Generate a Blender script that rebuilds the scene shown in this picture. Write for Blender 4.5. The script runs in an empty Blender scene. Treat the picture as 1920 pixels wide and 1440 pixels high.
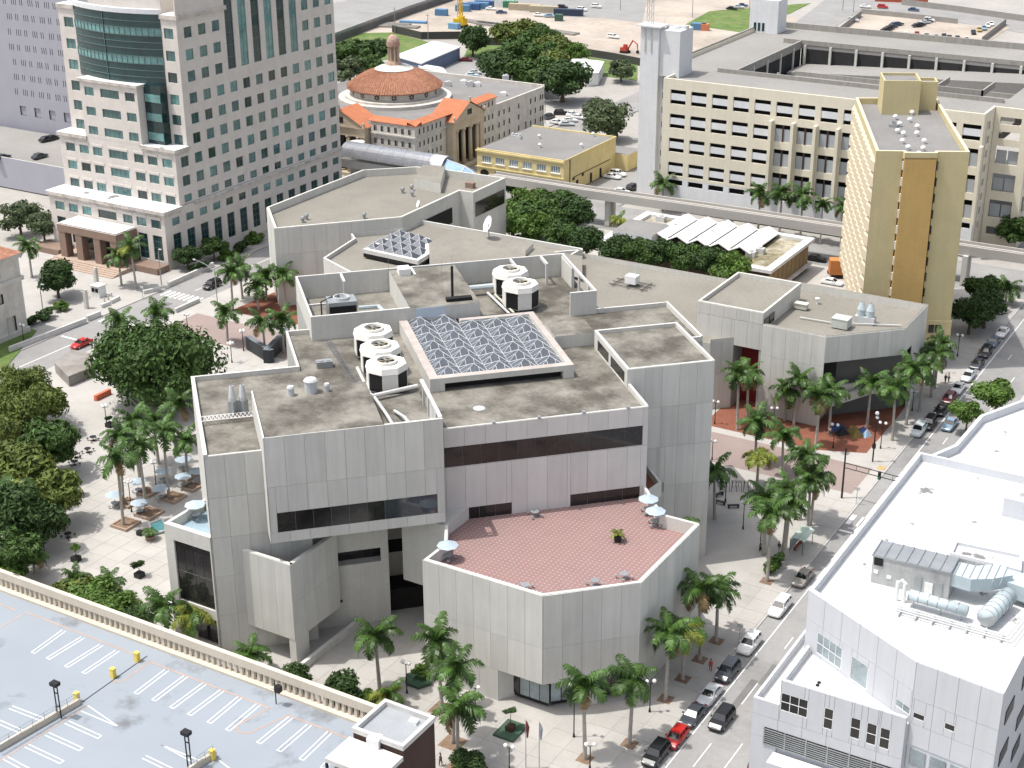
import bpy, math, random
from mathutils import Vector, Matrix
scn=bpy.context.scene; COL=scn.collection
rad=math.radians; S2=2**.5
RND=random.Random(11)
# ---------- camera, sky, sun, exposure ----------
cam=bpy.data.cameras.new('camera'); cam.sensor_width=36; cam.lens=53.71; cam.clip_start=1; cam.clip_end=4000
co=bpy.data.objects.new('camera',cam); COL.objects.link(co); scn.camera=co
co.matrix_world=Matrix([[0.859838,-0.197174,0.470957,0],[0.510541,0.341341,-0.789199,0],[-0.005147,0.919026,0.394163,108.0],[0,0,0,1]])
SUN_DIR=Vector((-0.8307*math.cos(rad(68)),-0.5567*math.cos(rad(68)),math.sin(rad(68))))
world=bpy.data.worlds.new('World'); scn.world=world; world.use_nodes=True
wn=world.node_tree; bg=wn.nodes['Background']
sky=wn.nodes.new('ShaderNodeTexSky'); sky.sky_type='NISHITA'; sky.sun_disc=False
sky.sun_elevation=rad(68); sky.sun_rotation=math.atan2(SUN_DIR.x,SUN_DIR.y); sky.air_density=1.0; sky.dust_density=4.0; sky.ozone_density=1.0
hs=wn.nodes.new('ShaderNodeHueSaturation'); hs.inputs['Saturation'].default_value=.5; wn.links.new(sky.outputs[0],hs.inputs['Color']); wn.links.new(hs.outputs[0],bg.inputs[0]); bg.inputs[1].default_value=.15
sl=bpy.data.lights.new('sun','SUN'); sl.energy=2.55; sl.angle=rad(.5); sl.color=(1,.965,.91)
so=bpy.data.objects.new('sun',sl); COL.objects.link(so); so.rotation_euler=SUN_DIR.to_track_quat('Z','Y').to_euler(); so.location=(-100,200,300)
vs=scn.view_settings; vs.view_transform='Standard'; vs.look='None'; vs.gamma=1; vs.use_curve_mapping=False; vs.exposure=0.6
# ---------- materials ----------
def M(name,col,rough=.85,var=.1,sc=.4,stain=None,sc2=.15,amt=.5,streak=0,rnd=0,objcol=False,metal=0,spec=.3,bump=0,trans=0,island=0,st=(.45,.7)):
    m=bpy.data.materials.new(name); m.use_nodes=True; nt=m.node_tree; N=nt.nodes; L=nt.links
    b=N['Principled BSDF']; b.inputs['Roughness'].default_value=rough; b.inputs['Metallic'].default_value=metal
    b.inputs['Specular IOR Level'].default_value=spec
    geo=N.new('ShaderNodeNewGeometry')
    def noise(scale,detail=5,vec=None,rr=.6):
        n=N.new('ShaderNodeTexNoise'); n.inputs['Scale'].default_value=scale; n.inputs['Detail'].default_value=detail; n.inputs['Roughness'].default_value=rr
        L.new(vec or geo.outputs['Position'],n.inputs['Vector']); return n.outputs['Fac']
    def rng(o,a,b_,lo=.3,hi=.7):
        r=N.new('ShaderNodeMapRange'); r.inputs[1].default_value=lo; r.inputs[2].default_value=hi; r.inputs[3].default_value=a; r.inputs[4].default_value=b_
        L.new(o,r.inputs[0]); return r.outputs[0]
    def mul(c,f):
        x=N.new('ShaderNodeVectorMath'); x.operation='SCALE'; L.new(c,x.inputs[0]); L.new(f,x.inputs['Scale']); return x.outputs[0]
    rgb=N.new('ShaderNodeRGB'); rgb.outputs[0].default_value=(*col,1); c=rgb.outputs[0]
    if objcol:
        oi=N.new('ShaderNodeObjectInfo'); c=oi.outputs['Color']
    if stain:
        mx=N.new('ShaderNodeMix'); mx.data_type='RGBA'; L.new(rng(noise(sc2,8,rr=.65),0,amt,st[0],st[1]),mx.inputs[0]); L.new(c,mx.inputs[6]); mx.inputs[7].default_value=(*stain,1); c=mx.outputs[2]
    if var: c=mul(c,rng(noise(sc),1-var,1+var))
    if var>.04: c=mul(c,rng(noise(sc*9,3),1-var*.6,1+var*.6))
    if streak:
        mp=N.new('ShaderNodeMapping'); mp.inputs['Scale'].default_value=(1,1,.06); L.new(geo.outputs['Position'],mp.inputs[0])
        c=mul(c,rng(noise(1.1,6,mp.outputs[0],.7),1-streak,1+streak*.4))
    if rnd:
        oi=N.new('ShaderNodeObjectInfo'); c=mul(c,rng(oi.outputs['Random'],1-rnd,1+rnd,0,1))
    if island:
        c=mul(c,rng(geo.outputs['Random Per Island'],1-island,1+island,0,1))
    L.new(c,b.inputs['Base Color'])
    if bump:
        bp=N.new('ShaderNodeBump'); bp.inputs['Strength'].default_value=bump; bp.inputs['Distance'].default_value=.05; L.new(noise(sc*12,4),bp.inputs['Height']); L.new(bp.outputs[0],b.inputs['Normal'])
    if trans:
        t=N.new('ShaderNodeBsdfTranslucent'); L.new(c,t.inputs[0]); ms=N.new('ShaderNodeMixShader'); ms.inputs[0].default_value=trans
        L.new(b.outputs[0],ms.inputs[1]); L.new(t.outputs[0],ms.inputs[2]); L.new(ms.outputs[0],N['Material Output'].inputs[0])
    return m
wallc=M('grey_concrete',(.56,.55,.51),.9,.06,.3,streak=.09)
panelm=M('concrete_panel',(.56,.552,.515),.9,.04,.3,streak=.11,rnd=.07)
pinkpanel=M('pinkish_panel',(.60,.585,.56),.9,.04,.3,streak=.07,rnd=.06)
jointm=M('panel_joint',(.36,.355,.335),.95,.05)
roofm=M('weathered_roof',(.215,.203,.175),.95,.22,.25,(.075,.068,.056),.16,.9,st=(.42,.62))
rooflt=M('pale_roof',(.23,.217,.188),.95,.14,.2,(.15,.135,.11),.1,.6,st=(.46,.74))
roofgrey=M('grey_roof',(.22,.215,.21),.95,.14,.2,(.14,.135,.13),.1,.6)
copem=M('white_coping',(.58,.57,.55),.8,.08,.5,(.4,.39,.36),.4,.6)
whitem=M('white_paint',(.74,.74,.73),.7,.05,.3)
whiteroof=M('white_roof_membrane',(.62,.62,.615),.7,.06,.25,(.10,.10,.095),.2,.85,st=(.615,.65))
whitewall=M('pale_blue_white_wall',(.53,.545,.57),.85,.03,.2,streak=.06)
glassd=M('dark_tinted_glass',(.018,.017,.018),.08,.3,.2,spec=.6,rnd=.3)
glasst=M('teal_glass',(.075,.16,.155),.06,.3,.5,spec=.7,rnd=.85)
glassdt=M('dark_teal_glass',(.012,.04,.042),.08,.3,.3,spec=.6,rnd=.25)
glassg=M('clear_grey_glass',(.25,.30,.32),.08,.25,.5,spec=.7,rnd=.2)
skyglass=M('skylight_glass',(.085,.095,.112),.12,.2,.8,spec=.6,island=.45)
black=M('black_metal',(.018,.018,.02),.5,.1)
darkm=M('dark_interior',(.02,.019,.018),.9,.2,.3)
steel=M('galvanised_steel',(.36,.38,.39),.4,.1,.6,metal=.5)
pipe=M('grey_pipe',(.5,.51,.51),.55,.1,.6)
bluepipe=M('pale_blue_pipe',(.44,.51,.535),.5,.06,.6)
beige=M('cream_stone',(.63,.585,.54),.85,.05,.3,(.4,.36,.32),.5,.25,streak=.05)
beiged=M('stained_cornice',(.60,.55,.50),.85,.08,.4,(.22,.2,.18),.5,.75,streak=.2)
browns=M('brown_granite',(.235,.165,.13),.6,.1,.5)
asphalt=M('asphalt',(.275,.272,.267),.95,.08,.15,(.13,.13,.128),.08,.6,bump=.1)
asphaltl=M('pale_asphalt',(.27,.265,.26),.95,.07,.15,(.19,.187,.183),.08,.5)
walkm=M('pale_concrete_paving',(.40,.385,.36),.9,.05,.3,(.31,.295,.275),.12,.5,rnd=.05)
groundm=M('city_ground',(.34,.325,.30),.95,.1,.06,(.33,.31,.29),.03,.6)
curbm=M('kerb_concrete',(.42,.41,.39),.9,.1,.6)
pinkpave=M('pinkish_paving',(.29,.23,.21),.92,.08,.3,(.22,.175,.16),.15,.5,rnd=.06)
redpave=M('red_brick_paving',(.20,.078,.05),.9,.12,.6,(.2,.07,.045),.2,.5,rnd=.1)
linew=M('white_road_paint',(.72,.72,.70),.8,.06,1,(.35,.35,.35),.7,.5,st=(.55,.7))
orangep=M('orange_line_paint',(.42,.29,.215),.8,.12,.6)
yellowp=M('yellow_paint',(.72,.55,.12),.7,.1,1)
bluedeck=M('pale_blue_deck',(.262,.292,.325),.85,.04,.1,(.12,.125,.13),.11,.75,st=(.575,.68))
tanc=M('tan_concrete',(.56,.50,.41),.9,.06,.4,streak=.06)
brownwall=M('dark_brown_wall',(.062,.036,.03),.85,.12,.4)
creamw=M('cream_garage_wall',(.68,.63,.51),.88,.05,.2,streak=.06)
garagegrey=M('garage_grey_wall',(.66,.67,.68),.88,.05,.2,streak=.06)
garageroof=M('garage_roof_concrete',(.27,.262,.245),.95,.1,.12,(.19,.185,.18),.06,.7,st=(.42,.7))
garagein=M('garage_interior',(.03,.03,.03),.9,.2)  # shade inside the parking levels is put into this near-black colour
yellowt=M('yellow_stucco_tower',(.54,.45,.23),.9,.06,.25,streak=.09)
yellowl=M('pale_yellow_stucco',(.54,.465,.265),.9,.05,.25,streak=.06)
orangest=M('ochre_stucco',(.52,.345,.13),.9,.06,.25,streak=.06)
yellowb=M('yellow_building_wall',(.68,.57,.29),.88,.06,.4,(.42,.35,.2),.3,.3)
greyprison=M('lavender_grey_wall',(.36,.36,.405),.9,.04,.2,streak=.04)
stonew=M('grey_limestone',(.60,.57,.52),.9,.08,.3,(.3,.28,.25),.4,.4,streak=.1)
stonet=M('tan_limestone',(.52,.44,.33),.9,.1,.3,streak=.1)
oranget=M('orange_clay_tile',(.46,.17,.085),.8,.12,.6,rnd=.1)
oldtile=M('weathered_clay_tile',(.29,.135,.085),.9,.25,1.6,(.46,.27,.18),1.2,.6,rnd=.08)
trunkm=M('tree_bark',(.13,.10,.075),.95,.25,2)
palmtrunk=M('grey_palm_trunk',(.36,.335,.30),.9,.14,1.5)
shaftm=M('green_crownshaft',(.10,.19,.04),.5,.15,2)
palmleaf=M('palm_leaflet_green',(.06,.12,.024),.45,.25,.5,rnd=.35,trans=.22,island=.25,spec=.4)
leafm=[M('foliage_deep',(.05,.098,.02),.6,.25,.35,trans=.15,island=.35),M('foliage_olive',(.105,.138,.028),.6,.25,.35,trans=.2,island=.4),M('foliage_bright',(.085,.155,.026),.55,.25,.35,trans=.22,island=.4),M('foliage_dark',(.036,.072,.018),.65,.25,.35,trans=.12,island=.35),M('foliage_grey',(.085,.115,.055),.7,.25,.35,trans=.15,island=.35)]
grassm=M('grass',(.10,.16,.04),.9,.3,.3,(.22,.2,.1),.1,.5)
mulch=M('mulch_bed',(.21,.14,.095),.95,.25,1.2)
carp=M('car_paint',(.5,.5,.5),.28,0,objcol=True,spec=.6)
carglass=M('car_glass',(.015,.017,.02),.05,0,spec=.8)
tyrem=M('tyre_rubber',(.015,.015,.015),.85,0)
rimm=M('alloy_rim',(.45,.45,.46),.35,0,metal=.7)
headl=M('headlight_lens',(.7,.72,.74),.15,0,spec=.7)
taill=M('red_light_lens',(.3,.01,.01),.2,0)
paintobj=M('painted_item',(.5,.5,.5),.6,.08,1,objcol=True)
sandm=M('bare_sand_ground',(.40,.35,.30),.95,.14,.05,(.25,.215,.175),.035,.75)
umbm=M('pale_blue_canvas',(.45,.54,.61),.8,.05,1,trans=.2)
greenm=M('dark_green_paint',(.05,.095,.06),.7,.1,1)
redwall=M('dark_red_wall',(.20,.022,.022),.7,.1,.5)
cladm=M('cooling_tower_cream',(.72,.70,.65),.7,.06,.6)
louv=M('black_louvre',(.012,.012,.012),.6,.2,3)
globem=M('white_globe',(.82,.82,.80),.4,0)
skinm=M('skin',(.35,.2,.14),.6,0)
poolm=M('turquoise_pool_tile',(.18,.50,.50),.2,.06,1)
def tiled():
    m=M('pink_tile_floor',(.25,.162,.153),.85,.05,.4,(.28,.15,.14),.15,.4)
    nt=m.node_tree; N=nt.nodes; L=nt.links; b=N['Principled BSDF']; src=b.inputs['Base Color'].links[0].from_socket
    geo=N.new('ShaderNodeNewGeometry'); mp=N.new('ShaderNodeMapping'); mp.inputs['Scale'].default_value=(1.6,1.6,1.6); mp.inputs['Rotation'].default_value=(0,0,0)
    L.new(geo.outputs['Position'],mp.inputs[0]); fr=N.new('ShaderNodeVectorMath'); fr.operation='FRACTION'; L.new(mp.outputs[0],fr.inputs[0])
    sp=N.new('ShaderNodeSeparateXYZ'); L.new(fr.outputs[0],sp.inputs[0]); f=None
    for k in (0,1):
        q=N.new('ShaderNodeMath'); q.operation='LESS_THAN'; q.inputs[1].default_value=.30; L.new(sp.outputs[k],q.inputs[0])
        if f is None: f=q.outputs[0]
        else:
            mm=N.new('ShaderNodeMath'); mm.operation='MULTIPLY'; L.new(f,mm.inputs[0]); L.new(q.outputs[0],mm.inputs[1]); f=mm.outputs[0]
    mx=N.new('ShaderNodeMix'); mx.data_type='RGBA'; L.new(f,mx.inputs[0]); L.new(src,mx.inputs[6]); mx.inputs[7].default_value=(.37,.30,.27,1); L.new(mx.outputs[2],b.inputs['Base Color'])
    return m
pinktile=tiled()
# ---------- geometry helpers ----------
def uv(u,v): return ((u-v)/S2,(u+v)/S2)
class MB:
    def __init__(s): s.v=[]; s.f=[]; s.m=[]
    def face(s,pts,mi=0):
        n=len(s.v); s.v+=[tuple(p) for p in pts]; s.f.append(tuple(range(n,n+len(pts)))); s.m.append(mi); return s
    def prism(s,poly,z0,z1,mi=0,top=None,bottom=True):
        n=len(s.v); k=len(poly)
        a=sum(poly[i][0]*poly[(i+1)%k][1]-poly[(i+1)%k][0]*poly[i][1] for i in range(k))
        if a<0: poly=list(poly)[::-1]
        zz=(lambda q,i:q[i] if hasattr(q,'__len__') else q)
        s.v+=[(p[0],p[1],zz(z0,i)) for i,p in enumerate(poly)]+[(p[0],p[1],zz(z1,i)) for i,p in enumerate(poly)]
        for i in range(k):
            j=(i+1)%k; s.f.append((n+i,n+j,n+k+j,n+k+i)); s.m.append(mi)
        s.f.append(tuple(range(n+k,n+2*k))); s.m.append(mi if top is None else top)
        if bottom: s.f.append(tuple(range(n+k-1,n-1,-1))); s.m.append(mi)
        return s
    def box(s,x0,x1,y0,y1,z0,z1,mi=0,top=None): return s.prism([(x0,y0),(x1,y0),(x1,y1),(x0,y1)],z0,z1,mi,top)
    def uvbox(s,u0,u1,v0,v1,z0,z1,mi=0,top=None): return s.prism([uv(u0,v0),uv(u1,v0),uv(u1,v1),uv(u0,v1)],z0,z1,mi,top)
    def rbox(s,cx,cy,sx,sy,z0,z1,a=0,mi=0,top=None):
        c,q=math.cos(a),math.sin(a)
        return s.prism([(cx+x*c-y*q,cy+x*q+y*c) for x,y in((-sx/2,-sy/2),(sx/2,-sy/2),(sx/2,sy/2),(-sx/2,sy/2))],z0,z1,mi,top)
    def cyl(s,cx,cy,z0,z1,r0,r1=None,n=10,mi=0,top=None,ph=0):
        r1=r0 if r1 is None else r1; b=len(s.v)
        for r,z in((r0,z0),(r1,z1)):
            s.v+=[(cx+r*math.cos(ph+2*math.pi*i/n),cy+r*math.sin(ph+2*math.pi*i/n),z) for i in range(n)]
        for i in range(n):
            j=(i+1)%n; s.f.append((b+i,b+j,b+n+j,b+n+i)); s.m.append(mi)
        s.f.append(tuple(range(b+n,b+2*n))); s.m.append(mi if top is None else top); s.f.append(tuple(range(b+n-1,b-1,-1))); s.m.append(mi); return s
    def lathe(s,cx,cy,prof,n=12,mi=0):
        b=len(s.v); k=len(prof)
        for r,z in prof: s.v+=[(cx+r*math.cos(2*math.pi*i/n),cy+r*math.sin(2*math.pi*i/n),z) for i in range(n)]
        for a in range(k-1):
            for i in range(n):
                j=(i+1)%n; s.f.append((b+a*n+i,b+a*n+j,b+a*n+n+j,b+a*n+n+i)); s.m.append(mi)
        return s
    def tube(s,pts,r,n=6,mi=0):
        pts=[Vector(p) for p in pts]; b=len(s.v); k=len(pts); rr=r if hasattr(r,'__len__') else [r]*k
        for i,p in enumerate(pts):
            d=(pts[min(i+1,k-1)]-pts[max(i-1,0)]).normalized(); a=d.orthogonal().normalized() if abs(d.z)>.95 else d.cross(Vector((0,0,1))).normalized(); c=d.cross(a)
            for q in range(n):
                t=2*math.pi*q/n; s.v.append(tuple(p+(a*math.cos(t)+c*math.sin(t))*rr[i]))
        for i in range(k-1):
            for q in range(n):
                j=(q+1)%n; s.f.append((b+i*n+q,b+i*n+j,b+i*n+n+j,b+i*n+n+q)); s.m.append(mi)
        s.f.append(tuple(range(b+n-1,b-1,-1))); s.m.append(mi); s.f.append(tuple(range(b+(k-1)*n,b+k*n))); s.m.append(mi); return s
    def ball(s,c,r,n=8,mi=0):
        rx,ry,rz=r if hasattr(r,'__len__') else (r,r,r); b=len(s.v); h=n//2
        for i in range(h+1):
            t=math.pi*i/h
            for q in range(n):
                p=2*math.pi*q/n; s.v.append((c[0]+rx*math.sin(t)*math.cos(p),c[1]+ry*math.sin(t)*math.sin(p),c[2]-rz*math.cos(t)))
        for i in range(h):
            for q in range(n):
                j=(q+1)%n; s.f.append((b+i*n+q,b+i*n+j,b+i*n+n+j,b+i*n+n+q)); s.m.append(mi)
        return s
    def mesh(s,name,mats,off=(0,0,0),smooth=False):
        me=bpy.data.meshes.new(name); ox,oy,oz=off
        me.from_pydata([(x-ox,y-oy,z-oz) for x,y,z in s.v],[],s.f)
        if not hasattr(mats,'__len__'): mats=[mats]
        for m in mats: me.materials.append(m)
        if len(mats)>1: me.polygons.foreach_set('material_index',s.m)
        if smooth: me.polygons.foreach_set('use_smooth',[True]*len(s.f))
        me.update(); return me
ORG={}
def tagit(o,label=None,cat=None,group=None,kind=None):
    if label: o['label']=label
    if cat: o['category']=cat
    if group: o['group']=group
    if kind: o['kind']=kind
    return o
def link(name,data,parent=None,loc=(0,0,0),rz=0,scale=None):
    o=bpy.data.objects.new(name,data); COL.objects.link(o)
    if parent: o.parent=parent
    o.location=loc
    if rz: o.rotation_euler=(0,0,rz)
    if scale: o.scale=scale
    return o
def thing(name,label,cat,loc=(0,0,0),rz=0,group=None):
    loc=tuple(loc) if len(loc)==3 else (loc[0],loc[1],0)
    o=link(name,None,None,loc,rz); o.empty_display_size=.5; ORG[o.name]=loc; return tagit(o,label,cat,group)
def org(p):
    while p is not None:
        if p.name in ORG: return ORG[p.name]
        p=p.parent
    return (0,0,0)
def part(name,mb,mats,parent,smooth=False):
    "mesh given in world coordinates (thing without rotation)"
    return link(name,mb.mesh(name,mats,org(parent),smooth),parent)
def single(name,mb,mats,label,cat,loc=(0,0,0),rz=0,group=None,smooth=False,local=False,kind=None):
    loc=tuple(loc) if len(loc)==3 else (loc[0],loc[1],0)
    o=link(name,mb.mesh(name,mats,(0,0,0) if local else loc,smooth),None,loc,rz); ORG[o.name]=loc
    return tagit(o,label,cat,group,kind)
def structure(name,mb,mats): return tagit(link(name,mb.mesh(name,mats)),kind='structure')
def stuff(o): o['kind']='stuff'; return o
UNIT=MB().box(-.5,.5,-.5,.5,-.5,.5)
_unit={}
def unit(m):
    if m.name not in _unit: _unit[m.name]=UNIT.mesh('unit_'+m.name,m)
    return _unit[m.name]
def piece(name,m,parent,c,size,rz=0):
    o=org(parent) if parent else (0,0,0)
    return link(name,unit(m),parent,(c[0]-o[0],c[1]-o[1],c[2]-o[2]),rz,size)
def facade(mb,o,a,W,z0,z1,ops,t,mi=0,rev=None):
    "wall sheet with openings; o on back plane, runs along angle a, outward = right-hand side; ops (s0,s1,z0,z1)"
    ux,uy=math.cos(a),math.sin(a); nx,ny=uy,-ux; rev=mi if rev is None else rev
    P=lambda s,z,d:(o[0]+ux*s+nx*d,o[1]+uy*s+ny*d,z)
    xs=sorted({0,W,*[min(max(q,0),W) for op in ops for q in op[:2]]}); zs=sorted({z0,z1,*[min(max(q,z0),z1) for op in ops for q in op[2:]]})
    for j in range(len(zs)-1):
        zc=(zs[j]+zs[j+1])/2; row=[op for op in ops if op[2]<zc<op[3]]; run=None
        for i in range(len(xs)-1):
            xc=(xs[i]+xs[i+1])/2; hole=any(op[0]<xc<op[1] for op in row)
            if not hole: run=xs[i] if run is None else run
            if run is not None and (hole or i==len(xs)-2):
                e=xs[i] if hole else xs[i+1]
                mb.face([P(run,zs[j],t),P(e,zs[j],t),P(e,zs[j+1],t),P(run,zs[j+1],t)],mi); run=None
    for s0,s1,a0,a1 in ops:
        mb.face([P(s0,a0,0),P(s1,a0,0),P(s1,a0,t),P(s0,a0,t)],rev); mb.face([P(s0,a1,t),P(s1,a1,t),P(s1,a1,0),P(s0,a1,0)],rev)
        mb.face([P(s0,a0,t),P(s0,a1,t),P(s0,a1,0),P(s0,a0,0)],rev); mb.face([P(s1,a0,0),P(s1,a1,0),P(s1,a1,t),P(s1,a0,t)],rev)
    mb.face([P(0,z1,t),P(W,z1,t),P(W,z1,0),P(0,z1,0)],mi); mb.face([P(0,z0,0),P(0,z0,t),P(0,z1,t),P(0,z1,0)],mi); mb.face([P(W,z0,t),P(W,z0,0),P(W,z1,0),P(W,z1,t)],mi); mb.face([P(0,z0,0),P(W,z0,0),P(W,z0,t),P(0,z0,t)],mi)
    return mb
_win={}
def window(parent,o,a,s0,s1,z0,z1,d,frame=None,glass=None,nx=2,nz=1,fw=.07,two=True):
    "glazed unit at depth d outward of the back plane through o; window > pane"
    w,h=s1-s0,z1-z0; k=(round(w,2),round(h,2),frame.name,nx,nz,fw)
    if k not in _win:
        mb=MB(); mb.box(-w/2,w/2,-.05,.02,-h/2,-h/2+fw); mb.box(-w/2,w/2,-.05,.02,h/2-fw,h/2)
        for i in range(nx+1):
            x=-w/2+fw/2+(w-fw)*i/nx; mb.box(x-fw/2,x+fw/2,-.047,.017,-h/2+fw,h/2-fw)
        for i in range(1,nz):
            z=-h/2+h*i/nz; mb.box(-w/2+fw,w/2-fw,-.044,.014,z-fw/2,z+fw/2)
        _win[k]=mb.mesh('window',frame)
    ux,uy=math.cos(a),math.sin(a); s=(s0+s1)/2; g=org(parent)
    f=link('window',_win[k],parent,(o[0]+ux*s+uy*d-g[0],o[1]+uy*s-ux*d-g[1],(z0+z1)/2-g[2]),a)
    if two: link('pane',unit(glass),f,(0,.0,0),0,(w-.02,.02,h-.02))
    return f
def panels(parent,m,o,a,W,z0,z1,cols,rows,ops=(),t=.1,gap=.03,name='panel'):
    ux,uy=math.cos(a),math.sin(a); nx,ny=uy,-ux; cw=W/cols
    zr=[z0+(z1-z0)*i/rows for i in range(rows+1)] if not hasattr(rows,'__len__') else rows
    for i in range(cols):
        s0,s1=i*cw,(i+1)*cw
        for j in range(len(zr)-1):
            rects=[(s0,s1,zr[j],zr[j+1])]
            for q0,q1,b0,b1 in ops:
                nr=[]
                for r in rects:
                    if q1<=r[0]+.01 or q0>=r[1]-.01 or b1<=r[2]+.01 or b0>=r[3]-.01: nr.append(r); continue
                    lo,hi=max(r[0],q0),min(r[1],q1)
                    if q0>r[0]+.05: nr.append((r[0],q0,r[2],r[3]))
                    if q1<r[1]-.05: nr.append((q1,r[1],r[2],r[3]))
                    if b0>r[2]+.05: nr.append((lo,hi,r[2],b0))
                    if b1<r[3]-.05: nr.append((lo,hi,b1,r[3]))
                rects=nr
            for r in rects:
                s,z=(r[0]+r[1])/2,(r[2]+r[3])/2
                piece(name,m,parent,(o[0]+ux*s+nx*t/2,o[1]+uy*s+ny*t/2,z),(r[1]-r[0]-gap,t,r[3]-r[2]-gap),a)
def parapet(mb,poly,z0,z1,t=.35,closed=True,mi=0,top=None):
    n=len(poly); a=sum(poly[i][0]*poly[(i+1)%n][1]-poly[(i+1)%n][0]*poly[i][1] for i in range(n)); sg=1 if a>0 else -1
    inn=[]
    for i in range(n):
        p=Vector(poly[i]); d0=(p-Vector(poly[i-1])).normalized(); d1=(Vector(poly[(i+1)%n])-p).normalized()
        n0=Vector((-d0.y,d0.x))*sg; n1=Vector((-d1.y,d1.x))*sg; bis=n0+n1
        if bis.length<1e-4: inn.append(tuple(p+n1*t)); continue
        bis.normalize(); inn.append(tuple(p+bis*(t/max(.25,bis.dot(n1)))))
    for i in range(n if closed is True else n-1):
        if closed not in(True,False) and i in closed: continue
        j=(i+1)%n; mb.prism([poly[i],poly[j],inn[j],inn[i]],z0,z1,mi,top)
    return mb
def copy_thing(root,loc,rz=0,label=None,group=None,color=None,scale=None):
    r=root.copy(); COL.objects.link(r); r.location=loc; r.rotation_euler=(0,0,rz)
    if label: r['label']=label
    if group: r['group']=group
    if scale: r.scale=(scale,)*3
    if color: r.color=color
    for ch in root.children:
        c=ch.copy(); COL.objects.link(c); c.parent=r
        if color: c.color=color
        for g in ch.children:
            d=g.copy(); COL.objects.link(d); d.parent=c
            if color: d.color=color
    return r
# ---------- ground, roads, paving ----------
structure('ground',MB().face([(-1500,-300,-.3),(900,-300,-.3),(900,1700,-.3),(-1500,1700,-.3)]),groundm)
structure('road',MB().face([(-60.3,40,-.12),(-48.6,40,-.12),(-48.6,520,-.12),(-60.3,520,-.12)]),asphalt)
structure('left_street',MB().face([(-218,60,-.12),(-206.6,60,-.12),(-206.6,325,-.12),(-218,325,-.12)]),asphaltl)
structure('cross_street',MB().face([(-206.6,306.5,-.124),(-60.3,306.5,-.124),(-60.3,325,-.124),(-206.6,325,-.124)]),asphalt)
structure('church_street',MB().face([(-216,325.1,-.12),(-204.5,325.1,-.12),(-204.5,520,-.12),(-216,520,-.12)]),asphaltl)
structure('yellow_building_lot',MB().face([(-178.5,325.1,-.128),(-163,325.1,-.128),(-163,380,-.128),(-178.5,380,-.128)]),asphaltl)
plaza=structure('plaza',MB().box(-206.5,-60.4,60,306.4,-.29,0),walkm)
structure('right_sidewalk',MB().box(-48.5,-30,40,520,-.29,0),walkm)
structure('left_sidewalk',MB().box(-262,-218.1,60,420,-.29,-.004),walkm)
kb=structure('kerb',MB().box(-60.38,-60.1,60,306,-.28,.006).box(-48.7,-48.42,40,520,-.28,.006).box(-206.75,-206.45,60,306,-.28,.006),curbm)
structure('pink_street',MB().box(-202.5,-62.2,205,215.6,-.2,.012),pinkpave)
structure('red_brick_plaza',MB().prism([(-92.5,217.6),(-72.4,217.6),(-64.9,220.5),(-64.9,236.5),(-66,262),(-92,262)],-.2,.016),redpave)
structure('red_brick_court',MB().prism([(-198.5,219.6),(-197.6,221),(-196.5,240),(-176,240),(-176,221)],-.2,.016),redpave)
ln=MB()
def stripe(x0,x1,y0,y1,z=-.116): ln.face([(x0,y0,z),(x1,y0,z),(x1,y1,z),(x0,y1,z)])
stripe(-57.97,-57.83,60,420)
for k in range(24):
    y=60+k*14
    stripe(-55.35,-55.23,y+2.2,y+(7.2 if y<150 else 5.2)); stripe(-52.2,-52.08,y+(0 if y<140 else 5.5),y+(9 if y<140 else 8.5))
for k in range(7): stripe(-59.9+k*1.55,-59.2+k*1.55,196.2,199.4)
stripe(-60,-49,193.6,194.1)
for k in range(9): stripe(-216.9+k*1.25,-216.3+k*1.25,220.2,223.4); stripe(-216.9+k*1.25,-216.3+k*1.25,202.4,204.9)
stripe(-217.2,-207,192.8,193.3); stripe(-212.3,-212.1,150,192.5); stripe(-212.3,-212.1,226,300)
structure('road_markings',ln,linew)
structure('kerb_ramp',MB().box(-61.7,-60.45,199.5,201,-.1,.02).box(-61.7,-60.45,215.8,217.2,-.1,.02),M('ochre_tactile',(.42,.30,.13),.9,.1,1))
# paving slabs: the nearest 300 singly, the rest as one mass
def inpoly(x,y,P):
    r=False
    for i in range(len(P)):
        a,b=P[i],P[i-1]
        if (a[1]>y)!=(b[1]>y) and x<(b[0]-a[0])*(y-a[1])/(b[1]-a[1])+a[0]: r=not r
    return r
KEEP=[[(-116,108),(-61.6,108),(-61.6,205),(-66,205),(-66,156),(-66,139),(-75,131),(-81,131),(-93,136),(-100,150),(-106,140),(-106,125),(-116,125)],[(-180,118),(-127,118),(-127,140),(-124,150),(-135,190),(-155,204),(-200,204),(-200,186),(-170,170)],[(-64.8,218),(-61.6,218),(-61.6,300),(-64.8,300)]]
sl_=[]
for i in range(-72,-20):
    for j in range(35,102):
        x,y=i*3.0+1.1,j*3.0
        if any(inpoly(x,y,P) for P in KEEP): sl_.append((math.hypot(x,y),x,y))
sl_.sort()
for d,x,y in sl_[:290]: piece('paving_slab',walkm,plaza,(x,y,.012),(2.95,2.95,.03))
mb=MB()
for d,x,y in sl_[290:]: mb.box(x-1.475,x+1.475,y-1.475,y+1.475,0,.027)
stuff(link('paving_slabs',mb.mesh('paving_slabs',walkm),plaza))
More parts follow.
